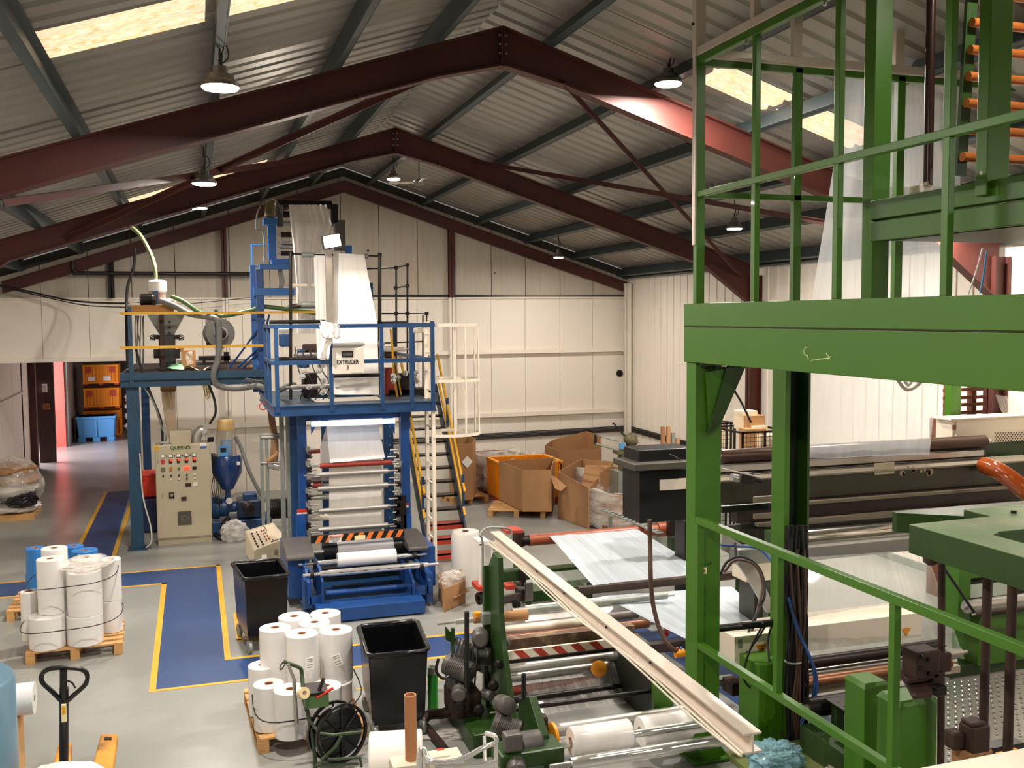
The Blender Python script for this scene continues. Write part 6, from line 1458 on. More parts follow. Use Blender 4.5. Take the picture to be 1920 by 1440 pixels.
pbox('yellow_tags', 1255, 975, 1275, 1005, 13.3, .1, DKSTEEL, orr)
BX = at(1040,1102,Y=11.2)
web('film_web', 'large bluish white film web running from the orange roller down to the dark cross bar', [(Q(1030,1005,13.5), Q(1195,992,13.5)), (Q(1112,1098,11.2), Q(1345,1082,11.2))], FILMB, amp=.03)
web('film_web', 'bluish white film web continuing from the cross bar behind the green post', [(Q(1128,1118,11.0), Q(1372,1100,11.0)), (Q(1300,1205,9.0), Q(1545,1245,8.9))], FILMB, amp=.03)
xb = thing('cross_bar', 'dark square cross bar over which the bluish web runs', 'bar', Q(1200,1095,11.2))
MB().beam((X(1085,1103,11.2),11.2,Zh(1200,1096,11.2)), (X(1395,1080,11.2),11.2,Zh(1200,1096,11.2)), .09, .09).build('bar_body', mat('dark_brown_bar','#4d4038',.45,.2), xb)
for px in (1088, 1390): MB().box(X(px,1100,11.2)-.03, X(px,1100,11.2)+.03, 11.2, 11.3, 0, Zh(1200,1096,11.2)).build('bar_leg', GREEND, xb)
pbox('lower_bar', 1215, 1205, 1300, 1222, 9.6, .1, mat('dark_brown_bar','#4d4038'), xb)
# pale floor machinery below web (grey decks)
gd = thing('web_table', 'low green and grey machine bed under the bluish web', 'machine', Q(1010,1090,12.3))
pbox('bed_rail', 985, 1090, 1120, 1098, 12.3, .5, mat('grey_green_rail','#8c9285',.5), gd); pbox('bed_rail', 950, 1068, 1100, 1080, 13.0, .2, GREEND, gd); pbox('bed_rail', 980, 1105, 1100, 1125, 11.8, .3, GREEND, gd)
for px in (990, 1105): MB().box(X(px,1100,12.3), X(px+6,1100,12.3), 12.3, 12.4, 0, Zh(1050,1098,12.3)).build('bed_leg', GREEND, gd)
hose('coiled_air_hose', 'red coiled air hose hanging at the right of the green winder', [at(1250+3*math.sin(k*1.9), 1168+k*1.1, Y=9.8+.03*math.cos(k*1.9)) for k in range(24)], .012, REDBIN, 6)
hose('control_cable', 'brown cable curving down in front of the bluish web to a red green pendant', [Q(1218,975,8.6), Q(1219,1020,8.6), Q(1220,1080,8.5), Q(1224,1130,8.5), Q(1237,1180,8.4), Q(1256,1212,8.3), Q(1274,1224,8.3)], .022, mat('brown_cable','#4f352a',.45))
o = MB().cyl(Q(1266,1226,8.3), Q(1282,1224,8.3), .04, 12).build('pendant_switch', ORANGE, smooth=40); tag(o, 'small orange pendant switch at the end of the brown cable', 'switch')
for p in ((1270,1218),(1277,1217)): MB().cyl(Q(p[0],p[1],8.3), Q(p[0],p[1]-4,8.3), .012, 8).build('push_button', REDBIN if p[0] < 1275 else BLUEP, o)
hose('hook_line', 'thin wire with a small black hook hanging beside the tie bar', [Q(1238,1262,8.43), Q(1240,1300,8.43), Q(1240,1316,8.43)], .008, RUBBER, 5)
o = MB().lathe([(0,0),(.08,.005),(.085,.03),(.06,.05),(0,.05)], Q(1122,1253,9.2), (-.2,-1,.2), 22).build('amber_knob', ORANGE, smooth=40); tag(o, 'round orange knob in front of the clear film curtain', 'knob')
# ------------------------------------------------------------------ hose reel cart, lying roll, core, beige unit
rc = thing('strapping_cart', 'green strapping cart with a black strap reel and tool box', 'cart', at(630, 1430, Z=0))
Yc = 8.55
q = at(633, 1372, Y=Yc); axr = Vector((.45,-1,.1)).normalized()
for s in (-.07, .07):
    MB().lathe([(.235,-.012),(.26,-.012),(.26,.012),(.235,.012)], q+axr*s, axr, 40, closed=True).build('reel_rim', BLACK, rc, smooth=40)
    ax1 = axr.orthogonal().normalized(); ax2 = axr.cross(ax1)
    for k in range(8):
        d = ax1*math.cos(k*PI/4)+ax2*math.sin(k*PI/4); MB().cyl(q+axr*s+d*.05, q+axr*s+d*.245, .011, 8).build('reel_spoke', BLACK, rc)
MB().lathe([(.05,-.062),(.215,-.062),(.222,0),(.215,.062),(.05,.062)], q, axr, 40).build('strap_coil', mat('shiny_black_strap','#101012',.2), rc, smooth=40)
MB().lathe([(0,-.1),(.045,-.1),(.045,.1),(0,.1)], q, axr, 16).build('hub', DKSTEEL, rc, smooth=40)
GC = mat('dark_green_tube', '#3c4d35', .45, .1, .15, 6)
mb = MB(); mb.tube(bez([Q(592,1440,8.5), Q(588,1400,8.5), Q(580,1350,8.55), Q(570,1310,8.6), Q(566,1265,8.7), Q(562,1252,8.7), Q(541,1244,8.7), Q(532,1240,8.7)], 5), .018, 8); mb.build('frame_tube', GC, rc, smooth=50)
MB().tube([Q(540,1245,8.6), Q(553,1278,8.6), Q(553,1290,8.6)], .014, 8).build('tension_lever', STEEL, rc, smooth=40); MB().tube(bez([Q(532,1240,8.6), Q(525,1250,8.6), Q(527,1256,8.6), Q(534,1246,8.6)], 4), .006, 5).build('strap_loop', BLACK, rc)
MB().cyl(Q(551,1278,8.6), Q(557,1356,8.6), .016, 8).build('spring_tube', STEEL, rc, smooth=40); MB().tube([Q(575,1345,8.5), Q(600,1375,8.4), Q(625,1378,8.35), Q(678,1372,8.35)], .014, 8).build('reel_bracket', GC, rc, smooth=40)
MB().tube([Q(640,1380,8.3), Q(630,1400,8.3), Q(602,1425,8.35)], .014, 8).build('reel_bracket', GC, rc, smooth=40)
for a, b in (((602,1425),(675,1420)), ((592,1435),(672,1432)), ((675,1420),(678,1438))): MB().cyl(Q(*a,8.4), Q(*b,8.4), .012, 8).build('base_tube', GC, rc, smooth=40)
pbox('tool_box', 572, 1303, 617, 1328, 8.45, .25, mat('green_tool_box','#4d6b3f',.5), rc, bevel=.008); pbox('tool_tray', 573, 1299, 616, 1304, 8.44, .26, DKSTEEL, rc)
MB().lathe([(.02,0),(.05,0),(.05,.05),(.02,.05)], Q(566,1300,8.35), (.5,-1,.4), 24, closed=True).build('masking_tape_roll', mat('cream_tape','#dcc59a',.6), rc, smooth=40)
MB().cyl(Q(594,1305,8.5), Q(607,1272,8.5), .016, 8).build('crimper_handle', BLACK, rc, smooth=40); MB().cyl(Q(593,1308,8.45), Q(625,1290,8.45), .014, 8).build('red_cutter', REDBIN, rc, smooth=40); MB().cyl(Q(645,1327,8.4), Q(660,1312,8.4), .006, 6).build('strap_end', RUBBER, rc)
# large roll lying with its end to the left
p0 = at(706, 1405, Y=7.8); p1 = p0+Vector((.62,.22,0)); ax = (p1-p0).normalized()
t = thing('film_roll', 'large white film roll lying on the floor at the bottom centre', 'roll', p0)
MB().lathe([(.04,0),(.26,0),(.27,.01),(.27,.43),(.26,.44),(.04,.44)], Vector((X(692,1400,7.9),7.9,.272)), (1,-.2,0), 48).build('film_wrap', mat('matt_white_film','#d8d2c8',.5,0,.04), t, smooth=35)
p0 = at(771, 1432, Y=7.3)
t = thing('upright_core', 'upright brown cardboard core standing in the beige unit', 'tube', p0)
MB().lathe([(.037,0),(.046,0),(.046,Zh(769,1302,7.2)-Zh(769,1425,7.2)),(.037,Zh(769,1302,7.2)-Zh(769,1425,7.2))], at(771,1425,Y=7.2), n=32, closed=True).build('core_tube', mat('core_brown','#b0764e',.75), t, smooth=40)
bu = thing('beige_unit', 'beige instrument unit with a chrome tube guard at the bottom edge', 'machine', at(800, 1440, Y=7.2))
pbox('unit_case', 738, 1430, 870, 1475, 7.1, .2, mat('pale_beige_case','#cfc3ad',.45), bu, bevel=.006); pbox('unit_top_block', 808, 1418, 846, 1429, 7.15, .12, mat('pale_beige_case','#cfc3ad'), bu, bevel=.006)
pbox('red_switch', 820, 1406, 833, 1412, 7.25, .03, REDBIN, bu); MB().box(X(740,1450,7.1), X(870,1450,7.1), 7.12, 7.28, 0, Zh(800,1470,7.1)).build('pedestal', GALV, bu)
mb = MB(); tubes = [Q(786,1470,7.0), Q(786,1412,7.0), Q(795,1405,7.0), Q(800,1418,6.95), Q(812,1428,6.9), Q(860,1425,6.9), Q(910,1400,6.95), Q(930,1392,7.0), Q(927,1380,7.0), Q(912,1375,7.1)]
MB().tube(bez(tubes, 4), .02, 10).build('chrome_guard', CHROME, bu, smooth=60); MB().tube([Q(795,1470,7.0), Q(795,1410,7.0)], .018, 10).build('chrome_guard', CHROME, bu, smooth=60); MB().tube([Q(930,1392,7.0), Q(930,1470,7.0)], .018, 10).build('chrome_guard', CHROME, bu, smooth=60)
MB().tube([Q(815,1440,6.9), Q(912,1432,6.9), Q(930,1428,6.9)], .016, 10).build('chrome_guard', CHROME, bu, smooth=60); MB().tube([Q(908,1380,7.2), Q(910,1430,7.1)], .014, 8).build('chrome_guard', CHROME, bu, smooth=60)
# brown lever on the floor, green roll core
o = MB().beam(at(795,1358,Z=.06), at(838,1410,Z=.05), .06, .06).build('brown_lever', RUSTY, bevel=.006); tag(o, 'rusty brown steel bar lying on the floor beside the green winder', 'bar')
o = MB().tube(bez([at(790,1355,Z=.06), at(805,1340,Z=.1), at(830,1338,Z=.15), at(848,1330,Z=.2)], 4), .05, 8).build('rusty_arm', RUSTY, smooth=50); tag(o, 'bent rusty arm joining the green winder foot', 'arm')
p0 = at(812, 1333, Z=0); t = thing('green_core', 'upright clear wrapped tube with a bright green lower part', 'tube', p0); zz = Zh(811, 1250, p0.y)
MB().lathe([(.04,0),(.05,0),(.05,zz),(.04,zz)], p0, n=24, closed=True).build('tube_wall', mat('clear_grey_wall','#b9bdb2',.3), t, smooth=40); MB().lathe([(.0525,.0),(.0525,zz*.5),(.052,zz*.85)], p0, n=24).build('green_wrap', mat('bright_green_wrap','#3aa03a',.4), t, smooth=40)
a = at(855, 1375, Z=.02); blob('plastic_scrap', 'thin clear plastic scrap on the floor by the green winder foot', 'plastic', (a.x, a.y, 0), .35, .12, .035, BAGC, 71, .4)
# ------------------------------------------------------------------ big green machine frame on the right
GX = 4.13; GY = 7.62      # outer face and far corner
def gz(px, py): return at(px, py, X=GX).z
def gy(px, py): return at(px, py, X=GX).y
gf = thing('green_portal_machine', 'tall bright green steel frame with platform beams filling the right side', 'frame', (GX, 7.6, 0))
def G(x0, x1, y0, y1, z0, z1, nm, m=GREEN, par=gf, bev=.006): return MB().box(x0, x1, y0, y1, z0, z1).build(nm, m, par, bevel=bev)
PWX, PWY = X(1350,1000,GY)-GX*0-0, 0
cx1 = X(1351, 1000, GY)-.0
xL = X(1281, 1000, GY+.11)     # left edge of the near face's return
# corner post: box section
bz = at(1300, 680, Y=GY).z
px0 = X(1303, 1000, GY); px1 = X(1351, 1000, GY)
GX = px0
G(px0, px1, GY, GY+.17, 0.0, bz, 'corner_post')
G(px0-.05, px1+.08, GY-.10, GY+.25, 0, .03, 'base_plate')
MB().prism([(px0-.012,GY-.02,0),(px0-.012,GY+.2,0),(px0-.012,GY+.2,.26),(px0-.012,GY-.02,.16)], (.014,0,0)).build('foot_gusset', GREEN, gf)
MB().prism([(px0-.012,GY-.012,0),(px1+.1,GY-.012,0),(px1-.0,GY-.012,.12),(px0-.012,GY-.012,.22)], (0,.014,0)).build('foot_gusset', GREEN, gf)
# platform beams along the building
zA = bz; zB = at(1300, 612.5, Y=GY).z; zC = at(1300, 569, Y=GY).z
G(px0-.02, px0+.16, .4, GY+.19, zA, zB-.004, 'lower_beam'); G(px0-.02, px0+.16, .4, GY+.19, zB+.004, zC, 'upper_beam')
G(px0-.021, px0+.1, 1.0, GY+.185, zB-.004, zB+.004, 'beam_joint', RUSTY)
G(px0+.15, 8.6, GY+.03, GY+.18, zB+.01, zC-.01, 'cross_beam'); 
# knee brace at the post head
def K(px, py, dy=-.03): return at(px, py, Y=GY+dy)
MB().prism([K(1324,698), K(1366,690), K(1330,808)], (0,.02,0)).build('knee_gusset', GREEN, gf)
MB().prism([K(1362,690,-.05), K(1398,688,-.05), K(1353,792,-.05), K(1328,812,-.05)], (0,.2,0)).build('knee_flange', GREEND, gf)  # shaded underside of the brace, its shade put in as a darker green
G(px0+.02, px1+.24, GY-.06, GY+.2, zA-.03, zA-.002, 'head_plate', GREEND)
mb = MB()
for k in (0, 1, 3): q = Vector((px0+.10+.07*k, GY-.03, zA-.03)); mb.cyl(q, q+Vector((0,0,-.03)), .02, 6)
mb.build('bolt', DKSTEEL, gf)['kind'] = 'stuff'
# second post behind with cables
p2x0, p2x1 = X(1470, 1000, 7.75), X(1517, 1000, 7.75)
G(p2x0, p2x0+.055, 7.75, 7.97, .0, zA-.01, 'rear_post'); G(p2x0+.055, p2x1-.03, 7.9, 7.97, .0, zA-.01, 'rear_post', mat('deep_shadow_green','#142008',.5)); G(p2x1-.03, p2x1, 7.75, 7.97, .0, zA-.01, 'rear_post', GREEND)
# far posts of the frame
G(px0+.15, 8.6, GY+.04, GY+.17, zA+.1, zB, 'cross_beam', GREEND)
# marks chalked on the beam
mk = mat('pale_chalk_mark', '#c8d89a', .8)
def chalk(pts, r=.0035): MB().tube([at(px,py,X=px0-.022) for px,py in pts], r, 5).build('chalk_mark', mk, gf)
chalk(bez([(1513,652,0),(1508,657,0),(1509,665,0),(1514,670,0),(1515,673,0)],4) and [(1513,651),(1509,653),(1507,659),(1509,665),(1514,667),(1516,674)])
chalk([(1521,676),(1534,674),(1556,671)]); chalk([(1549,662),(1556,671),(1552,674)]); chalk([(1556,671),(1558,668)])
for (px, py, m) in ((1290,940,WHITE),):
    pass
# stickers and marks on the corner post front
for (px, py, w_, h_) in ((1321,1070,8,12),(1311,1104,7,12)):
    G(X(px-w_/2,py,GY-.002), X(px+w_/2,py,GY-.002), GY-.004, GY, Zh(px,py+h_/2,GY), Zh(px,py-h_/2,GY), 'sticker', mat('cream_sticker','#e8deb8',.6), bev=0)
    G(X(px-1.5,py,GY-.005), X(px+1.5,py,GY-.005), GY-.006, GY-.004, Zh(px,py+2,GY), Zh(px,py-2,GY), 'sticker_print', RED, bev=0)
text('lettering', '3', .07, at(1329,1057,Y=GY-.004), BLACK, gf, rot=(PI/2,math.radians(70),0)); text('lettering', '4', .07, at(1311,1117,Y=GY-.004), BLACK, gf, rot=(PI/2,math.radians(80),0))
mb = MB()
for py in (1007, 1166): q = at(1312,py,Y=GY); mb.cyl(q, q+Vector((0,-.012,0)), .014, 10)
mb.build('bolt', STEEL, gf)['kind'] = 'stuff'
# ------------------------------------------------------------------ upper guard rail
ur = thing('upper_guard_rail', 'bright green square tube guard rail standing on the high platform', 'railing', (px0, 5, zC))
s_ = .05
ux = px0+.02
T1 = at(1297, 105, X=ux+.0); zt_ = at(1297,104,Y=GY).z; zm_ = at(1297,358,Y=GY).z
def U(x0, x1, y0, y1, z0, z1, nm, m=GREEN, par=ur): return MB().box(x0, x1, y0, y1, z0, z1).build(nm, m, par, bevel=.004)
U(ux-.02, ux+.06, GY+.0, GY+.06, zC, zt_, 'corner_post')
for px in (1414, 1569, 1775):
    y = at(px, 300, X=ux).y; w_ = .05
    U(ux-.008, ux+.038, y-.028, y+.028, zC, zt_-.03, 'baluster')
y = at(2080, 300, X=ux).y; U(ux-.008, ux+.038, y-.028, y+.028, zC, zt_-.03, 'baluster')
U(ux-.015, ux+.045, .6, GY, zt_-.06, zt_, 'top_rail'); U(ux-.015, ux+.045, .6, GY, zm_-.05, zm_, 'mid_rail')
# return across the machine
yr = GY+.02
U(ux, 9.0, yr, yr+.05, zt_-.07, zt_-.01, 'top_rail'); U(ux, X(1640,370,yr), yr, yr+.05, zm_-.05, zm_, 'mid_rail')
for px in (1497, 1689): U(X(px-7,300,yr), X(px+7,300,yr), yr, yr+.06, zC, zt_-.02, 'baluster')
for px in (1310, 1387): 
    q = at(px, 88 if px == 1310 else 66, X=ux+.05) if False else None
mb = MB()
for yy in (6.9, 5.9): mb.lathe([(0,0),(.014,0),(.014,.03),(0,.03)], (ux+.02, yy, zt_-.085), (0,0,1), 10)
mb.build('rail_bolt', STEEL, ur)['kind'] = 'stuff'
# cream upper frame clamped on it
cf = thing('cream_guard_frame', 'cream painted tube frame bolted on top of the green guard rail', 'railing', (px0, 5, zt_))
def Cc(x0, x1, y0, y1, z0, z1, nm): return MB().box(x0, x1, y0, y1, z0, z1).build(nm, CREAMM, cf, bevel=.004)
Cc(ux-.035, ux+.06, GY, GY+.07, zt_+.002, zt_+1.3, 'post'); Cc(ux-.035, ux-.018, GY+.01, GY+.06, zt_-1.6, zt_, 'post_strip')
Cc(ux-.02, ux+.05, .6, GY, zt_+.004, zt_+.075, 'lower_rail'); Cc(ux, 9.0, yr, yr+.06, zt_+.004, zt_+.075, 'lower_rail')
for px in (1412,): y = at(px, 20, X=ux).y; Cc(ux-.01, ux+.05, y-.03, y+.03, zt_+.075, zt_+1.3, 'post')
for px, d in ((1497, 0), (1689, 0)): Cc(X(px-8,60,yr), X(px+8,60,yr), yr, yr+.06, zt_+.075, zt_+1.3, 'post')
q = at(1299, 45, Y=GY); mb = MB(); mb.lathe([(0,0),(.014,0),(.014,.004),(0,.004)], (q.x,GY-.001,q.z), (0,-1,0), 12); mb.build('bolt_hole', BLACK, cf)
# ------------------------------------------------------------------ inner green portal (upper)
IX = 5.0
ip = thing('green_inner_portal', 'heavy green inner portal with a deep beam behind the guard rail', 'frame', (IX, 6.3, zC))
def I(x0, x1, y0, y1, z0, z1, nm, m=GREEN): return MB().box(x0, x1, y0, y1, z0, z1).build(nm, m, ip, bevel=.006)
yq0 = at(1672, 200, X=IX).y; yq1 = at(1615, 200, X=IX+.0).y
xq = X(1672, 200, 6.45); I(X(1640,200,6.43), X(1672,200,6.43), 6.43, 6.56, zC-.1, 6.47, 'column')
zt2 = at(1640, 375, X=IX).z; zb2_ = at(1635, 453, X=IX).z
I(IX-.0, IX+.10, 3.5, 6.42, (zt2+zb2_)/2+.01, zt2, 'upper_deck_beam'); I(IX-.0, IX+.10, 3.5, 6.42, zb2_, (zt2+zb2_)/2-.005, 'lower_deck_beam')
I(IX+.06, 8.0, 6.3, 6.41, zb2_+.01, zt2-.01, 'cross_beam', GREEND); I(IX+.02, 7.5, 3.5, 6.3, zb2_, zb2_+.03, 'soffit_plate', OLIVE)
# right hand columns
I(X(1855,150,5.2), X(1897,150,5.2), 5.2, 5.30, zt2-.1, 6.47, 'column')
MB().lathe([(0,0),(.012,0),(.012,.02),(0,.02)], at(1835,325,Y=5.19), (0,-1,0), 12).build('bolt', STEEL, ip)
# dark vertical lead screw with its bracket
t = thing('lead_screw', 'dark brown vertical screw shaft with a small cream bearing block at its foot', 'shaft', Q(1740,350,6.3))
MB().cyl(Q(1740,348,6.2), Q(1746,-30,6.2), .035, 16).build('shaft_body', mat('dark_brown_shaft','#35221c',.3,.4), t, smooth=40)
pbox('bearing_block', 1724, 345, 1752, 362, 6.2, .12, mat('cream_casting','#cfc6b4',.4,.2), t, bevel=.01); MB().lathe([(0,0),(.03,0),(.03,.03),(0,.03)], Q(1738,349,6.2), (0,0,1), 14).build('bearing_cap', STEEL, t)
# slanted arm with copper rollers
t = thing('roller_rack', 'slanted green rack of copper coloured guide rollers at the top right', 'rack', Q(1840,300,6.0))
MB().beam(Q(1800,330,6.0), Q(1822,-10,6.0), .03, .09, (1,0,0)).build('rack_arm', GREEND, t)
for k, py in enumerate((-15, 42, 93, 143, 193, 243, 294)):
    xa_ = 1826-k*3.6-(4 if k == 0 else 0)
    z = Zh(xa_, py, 5.95); roller('guide_roller', X(xa_, py, 5.95), X(2010, py, 5.95), z, 5.95, .034, COPPER, t, shaft=0)
# vertical pale strips behind rollers
# ------------------------------------------------------------------ tall film webs
web('tall_film', 'tall hazy film sheet falling behind the green guard rail', [(Q(1588,140,8.2), Q(1760,150,8.2)), (Q(1560,330,8.9), Q(1765,330,8.9)), (Q(1522,560,9.6), Q(1775,560,9.6)), (Q(1475,862,10.03), Q(1742,852,10.03))], film('hazy_tall_film','#eef2f6',.5,.35,(10,.3,1),.14,.3), amp=.03, nv=8)
web('tall_film', 'narrow hazy film sheet at the upper right behind the lead screw', [(Q(1668,-20,7.9), Q(1800,-20,7.9)), (Q(1668,350,8.1), Q(1800,350,8.1))], MATS['hazy_tall_film'], amp=.03)
web('film_lining', 'clear film strip hanging over the pallet at the far right', [(Q(1866,740,10.5), Q(1905,745,10.5)), (Q(1885,790,10.5), Q(1925,792,10.5))], FILMC)
hose('clear_tube', 'clear plastic tube looping down under the green beam', [Q(1672,695,9.5), Q(1685,715,9.5), Q(1697,729,9.5), Q(1712,728,9.5), Q(1730,712,9.5), Q(1738,700,9.5)], .022, mat('clear_tube_plastic','#b8b4a8',.15,0,.05), 8)
hose('clear_tube', 'second clear tube crossing under the green beam', [Q(1688,698,9.6), Q(1702,722,9.6), Q(1712,710,9.6), Q(1722,700,9.6)], .018, MATS['clear_tube_plastic'], 8)
hose('wall_cable', 'black cable slanting down the side wall behind the knee brace', [Q(1372,724,13.5), Q(1392,758,13.5), Q(1408,792,13.5)], .018, RUBBER, 6)
hose('wall_cable', 'blue and white cables at the upper right by the red column', [Q(1850,470,8.5), Q(1845,510,8.5), Q(1838,550,8.5)], .012, BLUEP, 6)
hose('wall_cable', 'pale cable beside the blue cable at the upper right', [Q(1842,465,8.5), Q(1830,510,8.5), Q(1815,552,8.5)], .010, WHITE, 6)
# ------------------------------------------------------------------ large old press behind the green posts
pr_ = thing('film_press', 'large dark olive film treating machine with long rollers across the right side', 'machine', (7.6, 10.5, 0))
YP = 9.85
def PB_(nm, x0, y0, x1, y1, Y, d, m, bev=.006): return pbox(nm, x0, y0, x1, y1, Y, d, m, pr_, bevel=bev)
z = Zh(1600, 842, YP+.3); roller('top_roller', X(1352,842,YP+.3), X(1845,842,YP+.3), z, YP+.3, .085, mat('brown_roller','#3c251b',.3,.3), pr_, 28, shaft=.1, sr=.03)
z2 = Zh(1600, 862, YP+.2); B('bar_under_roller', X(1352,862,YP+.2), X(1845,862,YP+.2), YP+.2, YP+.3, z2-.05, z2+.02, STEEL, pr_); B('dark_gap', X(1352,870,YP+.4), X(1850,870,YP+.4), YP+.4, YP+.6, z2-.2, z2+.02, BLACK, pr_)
zt3, zb3 = Zh(1600, 884, YP), Zh(1600, 928, YP)
xa_, xb_ = X(1350,900,YP), X(1960,900,YP); xb_ = min(xb_, XR-.1)
B('main_beam', xa_, xb_, YP, YP+.35, zb3, zt3-.02, OLIVE, pr_, .006); B('beam_cap', xa_, xb_, YP-.03, YP+.38, zt3-.02, zt3, mat('dusty_cream_cap','#857c6c',.5,.2), pr_)
B('end_frame', xb_-.2, xb_-.0, YP-.1, YP+1.2, 0, zt3-.03, OLIVE, pr_, .01); B('end_frame', xa_+.5, xa_+.65, YP+.05, YP+.4, 0, zt3-.05, OLIVE, pr_, .01)
q = Zh(1650, 932, YP-.1); B('ledge_trim', xa_+.4, xb_-.6, YP-.12, YP-.05, q-.02, q+.015, mat('aged_white_trim','#6e6555',.5), pr_)
B('lower_panel', xa_+.2, xb_-.4, YP-.05, YP+.1, Zh(1650,958,YP), zb3, mat('dark_red_brown_panel','#241612',.45,.2), pr_)
q = Zh(1650, 965, YP-.15); B('ledge_trim', xa_+.4, xb_-.6, YP-.17, YP-.10, q-.022, q+.02, MATS['aged_white_trim'], pr_)
B('lower_band', xa_+.2, xb_-.4, YP-.1, YP+.2, Zh(1650,1000,YP), Zh(1650,968,YP), mat('black_olive_band','#1c190f',.45,.2), pr_)
pbox('paper_label', 1640, 868, 1677, 889, YP-.012, .01, mat('cream_label','#a99f84',.6), pr_)
# worn patches of paint on the main beam
random.seed(5)
for k in range(9):
    px, py = 1690+k*7+random.uniform(-4,4), 880+random.uniform(-6,12); n = 9; c_ = at(px,py,Y=YP-.003); rr = random.uniform(.018,.05)
    MB().prism([c_+Vector((math.cos(t*2*PI/n)*rr*random.uniform(.6,1.3),0,math.sin(t*2*PI/n)*rr*random.uniform(.6,1.2))) for t in range(n)], (0,.004,0)).build('bare_patch', mat('bare_plaster_patch','#98866a',.7), pr_)
MB().cyl(Q(1372,895,YP-.3), Q(1402,900,YP-.3), .045, 16).build('air_cylinder', STEEL, pr_, smooth=40); PB_('cylinder_head', 1392, 888, 1414, 908, YP-.38, .14, DKSTEEL, .012); MB().cyl(Q(1414,898,YP-.3), Q(1428,902,YP-.3), .03, 10).build('piston_rod', DKSTEEL, pr_, smooth=40)
MB().cyl(Q(1352,878,YP-.4), Q(1425,895,YP-.4), .01, 8).build('thin_rod', STEEL, pr_)
MB().beam(Q(1352,955,8.2), Q(1480,945,8.2), .04, .06).build('black_strut', BLACK, pr_); PB_('white_bracket', 1415, 962, 1470, 972, YP-.4, .04, MATS['aged_white_trim']); PB_('white_bracket', 1415, 930, 1470, 942, YP-.4, .04, MATS['aged_white_trim'])
# reflecting lower roller and grey band with the web
zr = Zh(1600, 1003, 9.6); roller('polished_roller', X(1515,1003,9.6), X(1790,990,9.6), zr, 9.68, .10, mat('polished_roller','#cfc9c0',.1,.95,.05), pr_, 32, shaft=.1)
B('grey_band', X(1400,1035,9.3), X(1790,1025,9.3), 9.35, 9.45, Zh(1600,1046,9.3), Zh(1600,1022,9.3), mat('grey_band','#85807b',.4,.1), pr_)
PB_('green_side', 1405, 990, 1470, 1060, 9.9, .1, GREEND); PB_('green_side', 1747, 962, 1790, 990, 9.9, .1, GREEND)
web('film_web', 'glossy clear web with streaks sweeping down from the grey band at the right', [(Q(1500,1046,9.3), Q(1735,1030,9.3)), (Q(1500,1130,8.7), Q(1765,1110,8.7)), (Q(1495,1240,8.0), Q(1808,1235,8.0))], film('glossy_clear_web','#b9beb6',.26,.05,(16,.4,1),.6,.0), amp=.02)
# cream corona treater box with the warning triangle
tb = thing('cream_treater_box', 'long cream box with an orange warning triangle behind the railing', 'box', Q(1560,1200,8.2))
pbox('box_body', 1377, 1190, 1455, 1242, 8.1, .4, CREAM, tb, bevel=.006); pbox('box_body', 1455, 1165, 1728, 1212, 8.25, .4, CREAM, tb, bevel=.006); pbox('dark_slot', 1410, 1240, 1460, 1252, 8.12, .3, BLACK, tb)
q = at(1428, 1218, Y=8.09)
MB().prism([q+Vector((-.062,0,.05)), q+Vector((.062,0,.05)), q+Vector((0,0,-.062))], (0,.004,0)).build('warning_triangle', ORANGE, tb); MB().prism([q+Vector((-.046,-.003,.041)), q+Vector((.046,-.003,.041)), q+Vector((0,-.003,-.043))], (0,.002,0)).build('triangle_border', RUSTY, tb)
MB().prism([q+Vector((-.040,-.005,.036)), q+Vector((.040,-.005,.036)), q+Vector((0,-.005,-.036))], (0,.002,0)).build('triangle_face', ORANGE, tb)
MB().prism([q+Vector((.010,-.008,.034)), q+Vector((-.010,-.008,.006)), q+Vector((.0,-.008,.004)), q+Vector((-.006,-.008,-.022)), q+Vector((.014,-.008,.012)), q+Vector((.003,-.008,.014))], (0,.002,0)).build('lightning_bolt', RUSTY, tb)
pbox('inspection_window', 1384, 1198, 1392, 1215, 8.09, .01, GALV, tb)
q2 = at(1700, 1185, Y=8.24); MB().prism([q2+Vector((-.05,0,.04)), q2+Vector((.05,0,.04)), q2+Vector((0,0,-.05))], (0,.004,0)).build('warning_triangle', ORANGE, tb)
tb['label'] = 'long cream box with orange warning triangles behind the lower green railing'
for (a, b, y_, Y_, r_, m) in ((1460,1760,1230,7.9,.06,DKSTEEL),(1490,1780,1262,7.7,.055,mat('bronze_roller','#8a5a3a')),(1515,1900,1290,7.5,.03,RUSTY),(1515,1640,1318,7.4,.09,DKSTEEL),(1745,1930,1288,7.3,.085,mat('worn_steel_roll','#8b8274',.25,.8,.2,8)),(1490,1800,1245,7.95,.05,STEEL)):
    t = roller('cross_roller', X(a,y_,Y_), X(b,y_,Y_), Zh((a+b)/2,y_,Y_), Y_, r_, m, tb, 20, shaft=.08)
pbox('support_rail', 1310, 1275, 1380, 1288, 8.6, .1, GALV, tb); pbox('pale_beam', 1500, 1270, 1800, 1283, 7.8, .12, mat('pale_worn_beam','#b8a890',.5,.1), tb); pbox('brown_clamp', 1373, 1280, 1395, 1305, 8.3, .2, RUSTY, tb, bevel=.01)
for px in (1395, 1720): MB().box(X(px,1300,8.3), X(px+12,1300,8.3), 8.3, 8.4, 0, Zh(px,1250,8.3)).build('leg', GREEND, tb)
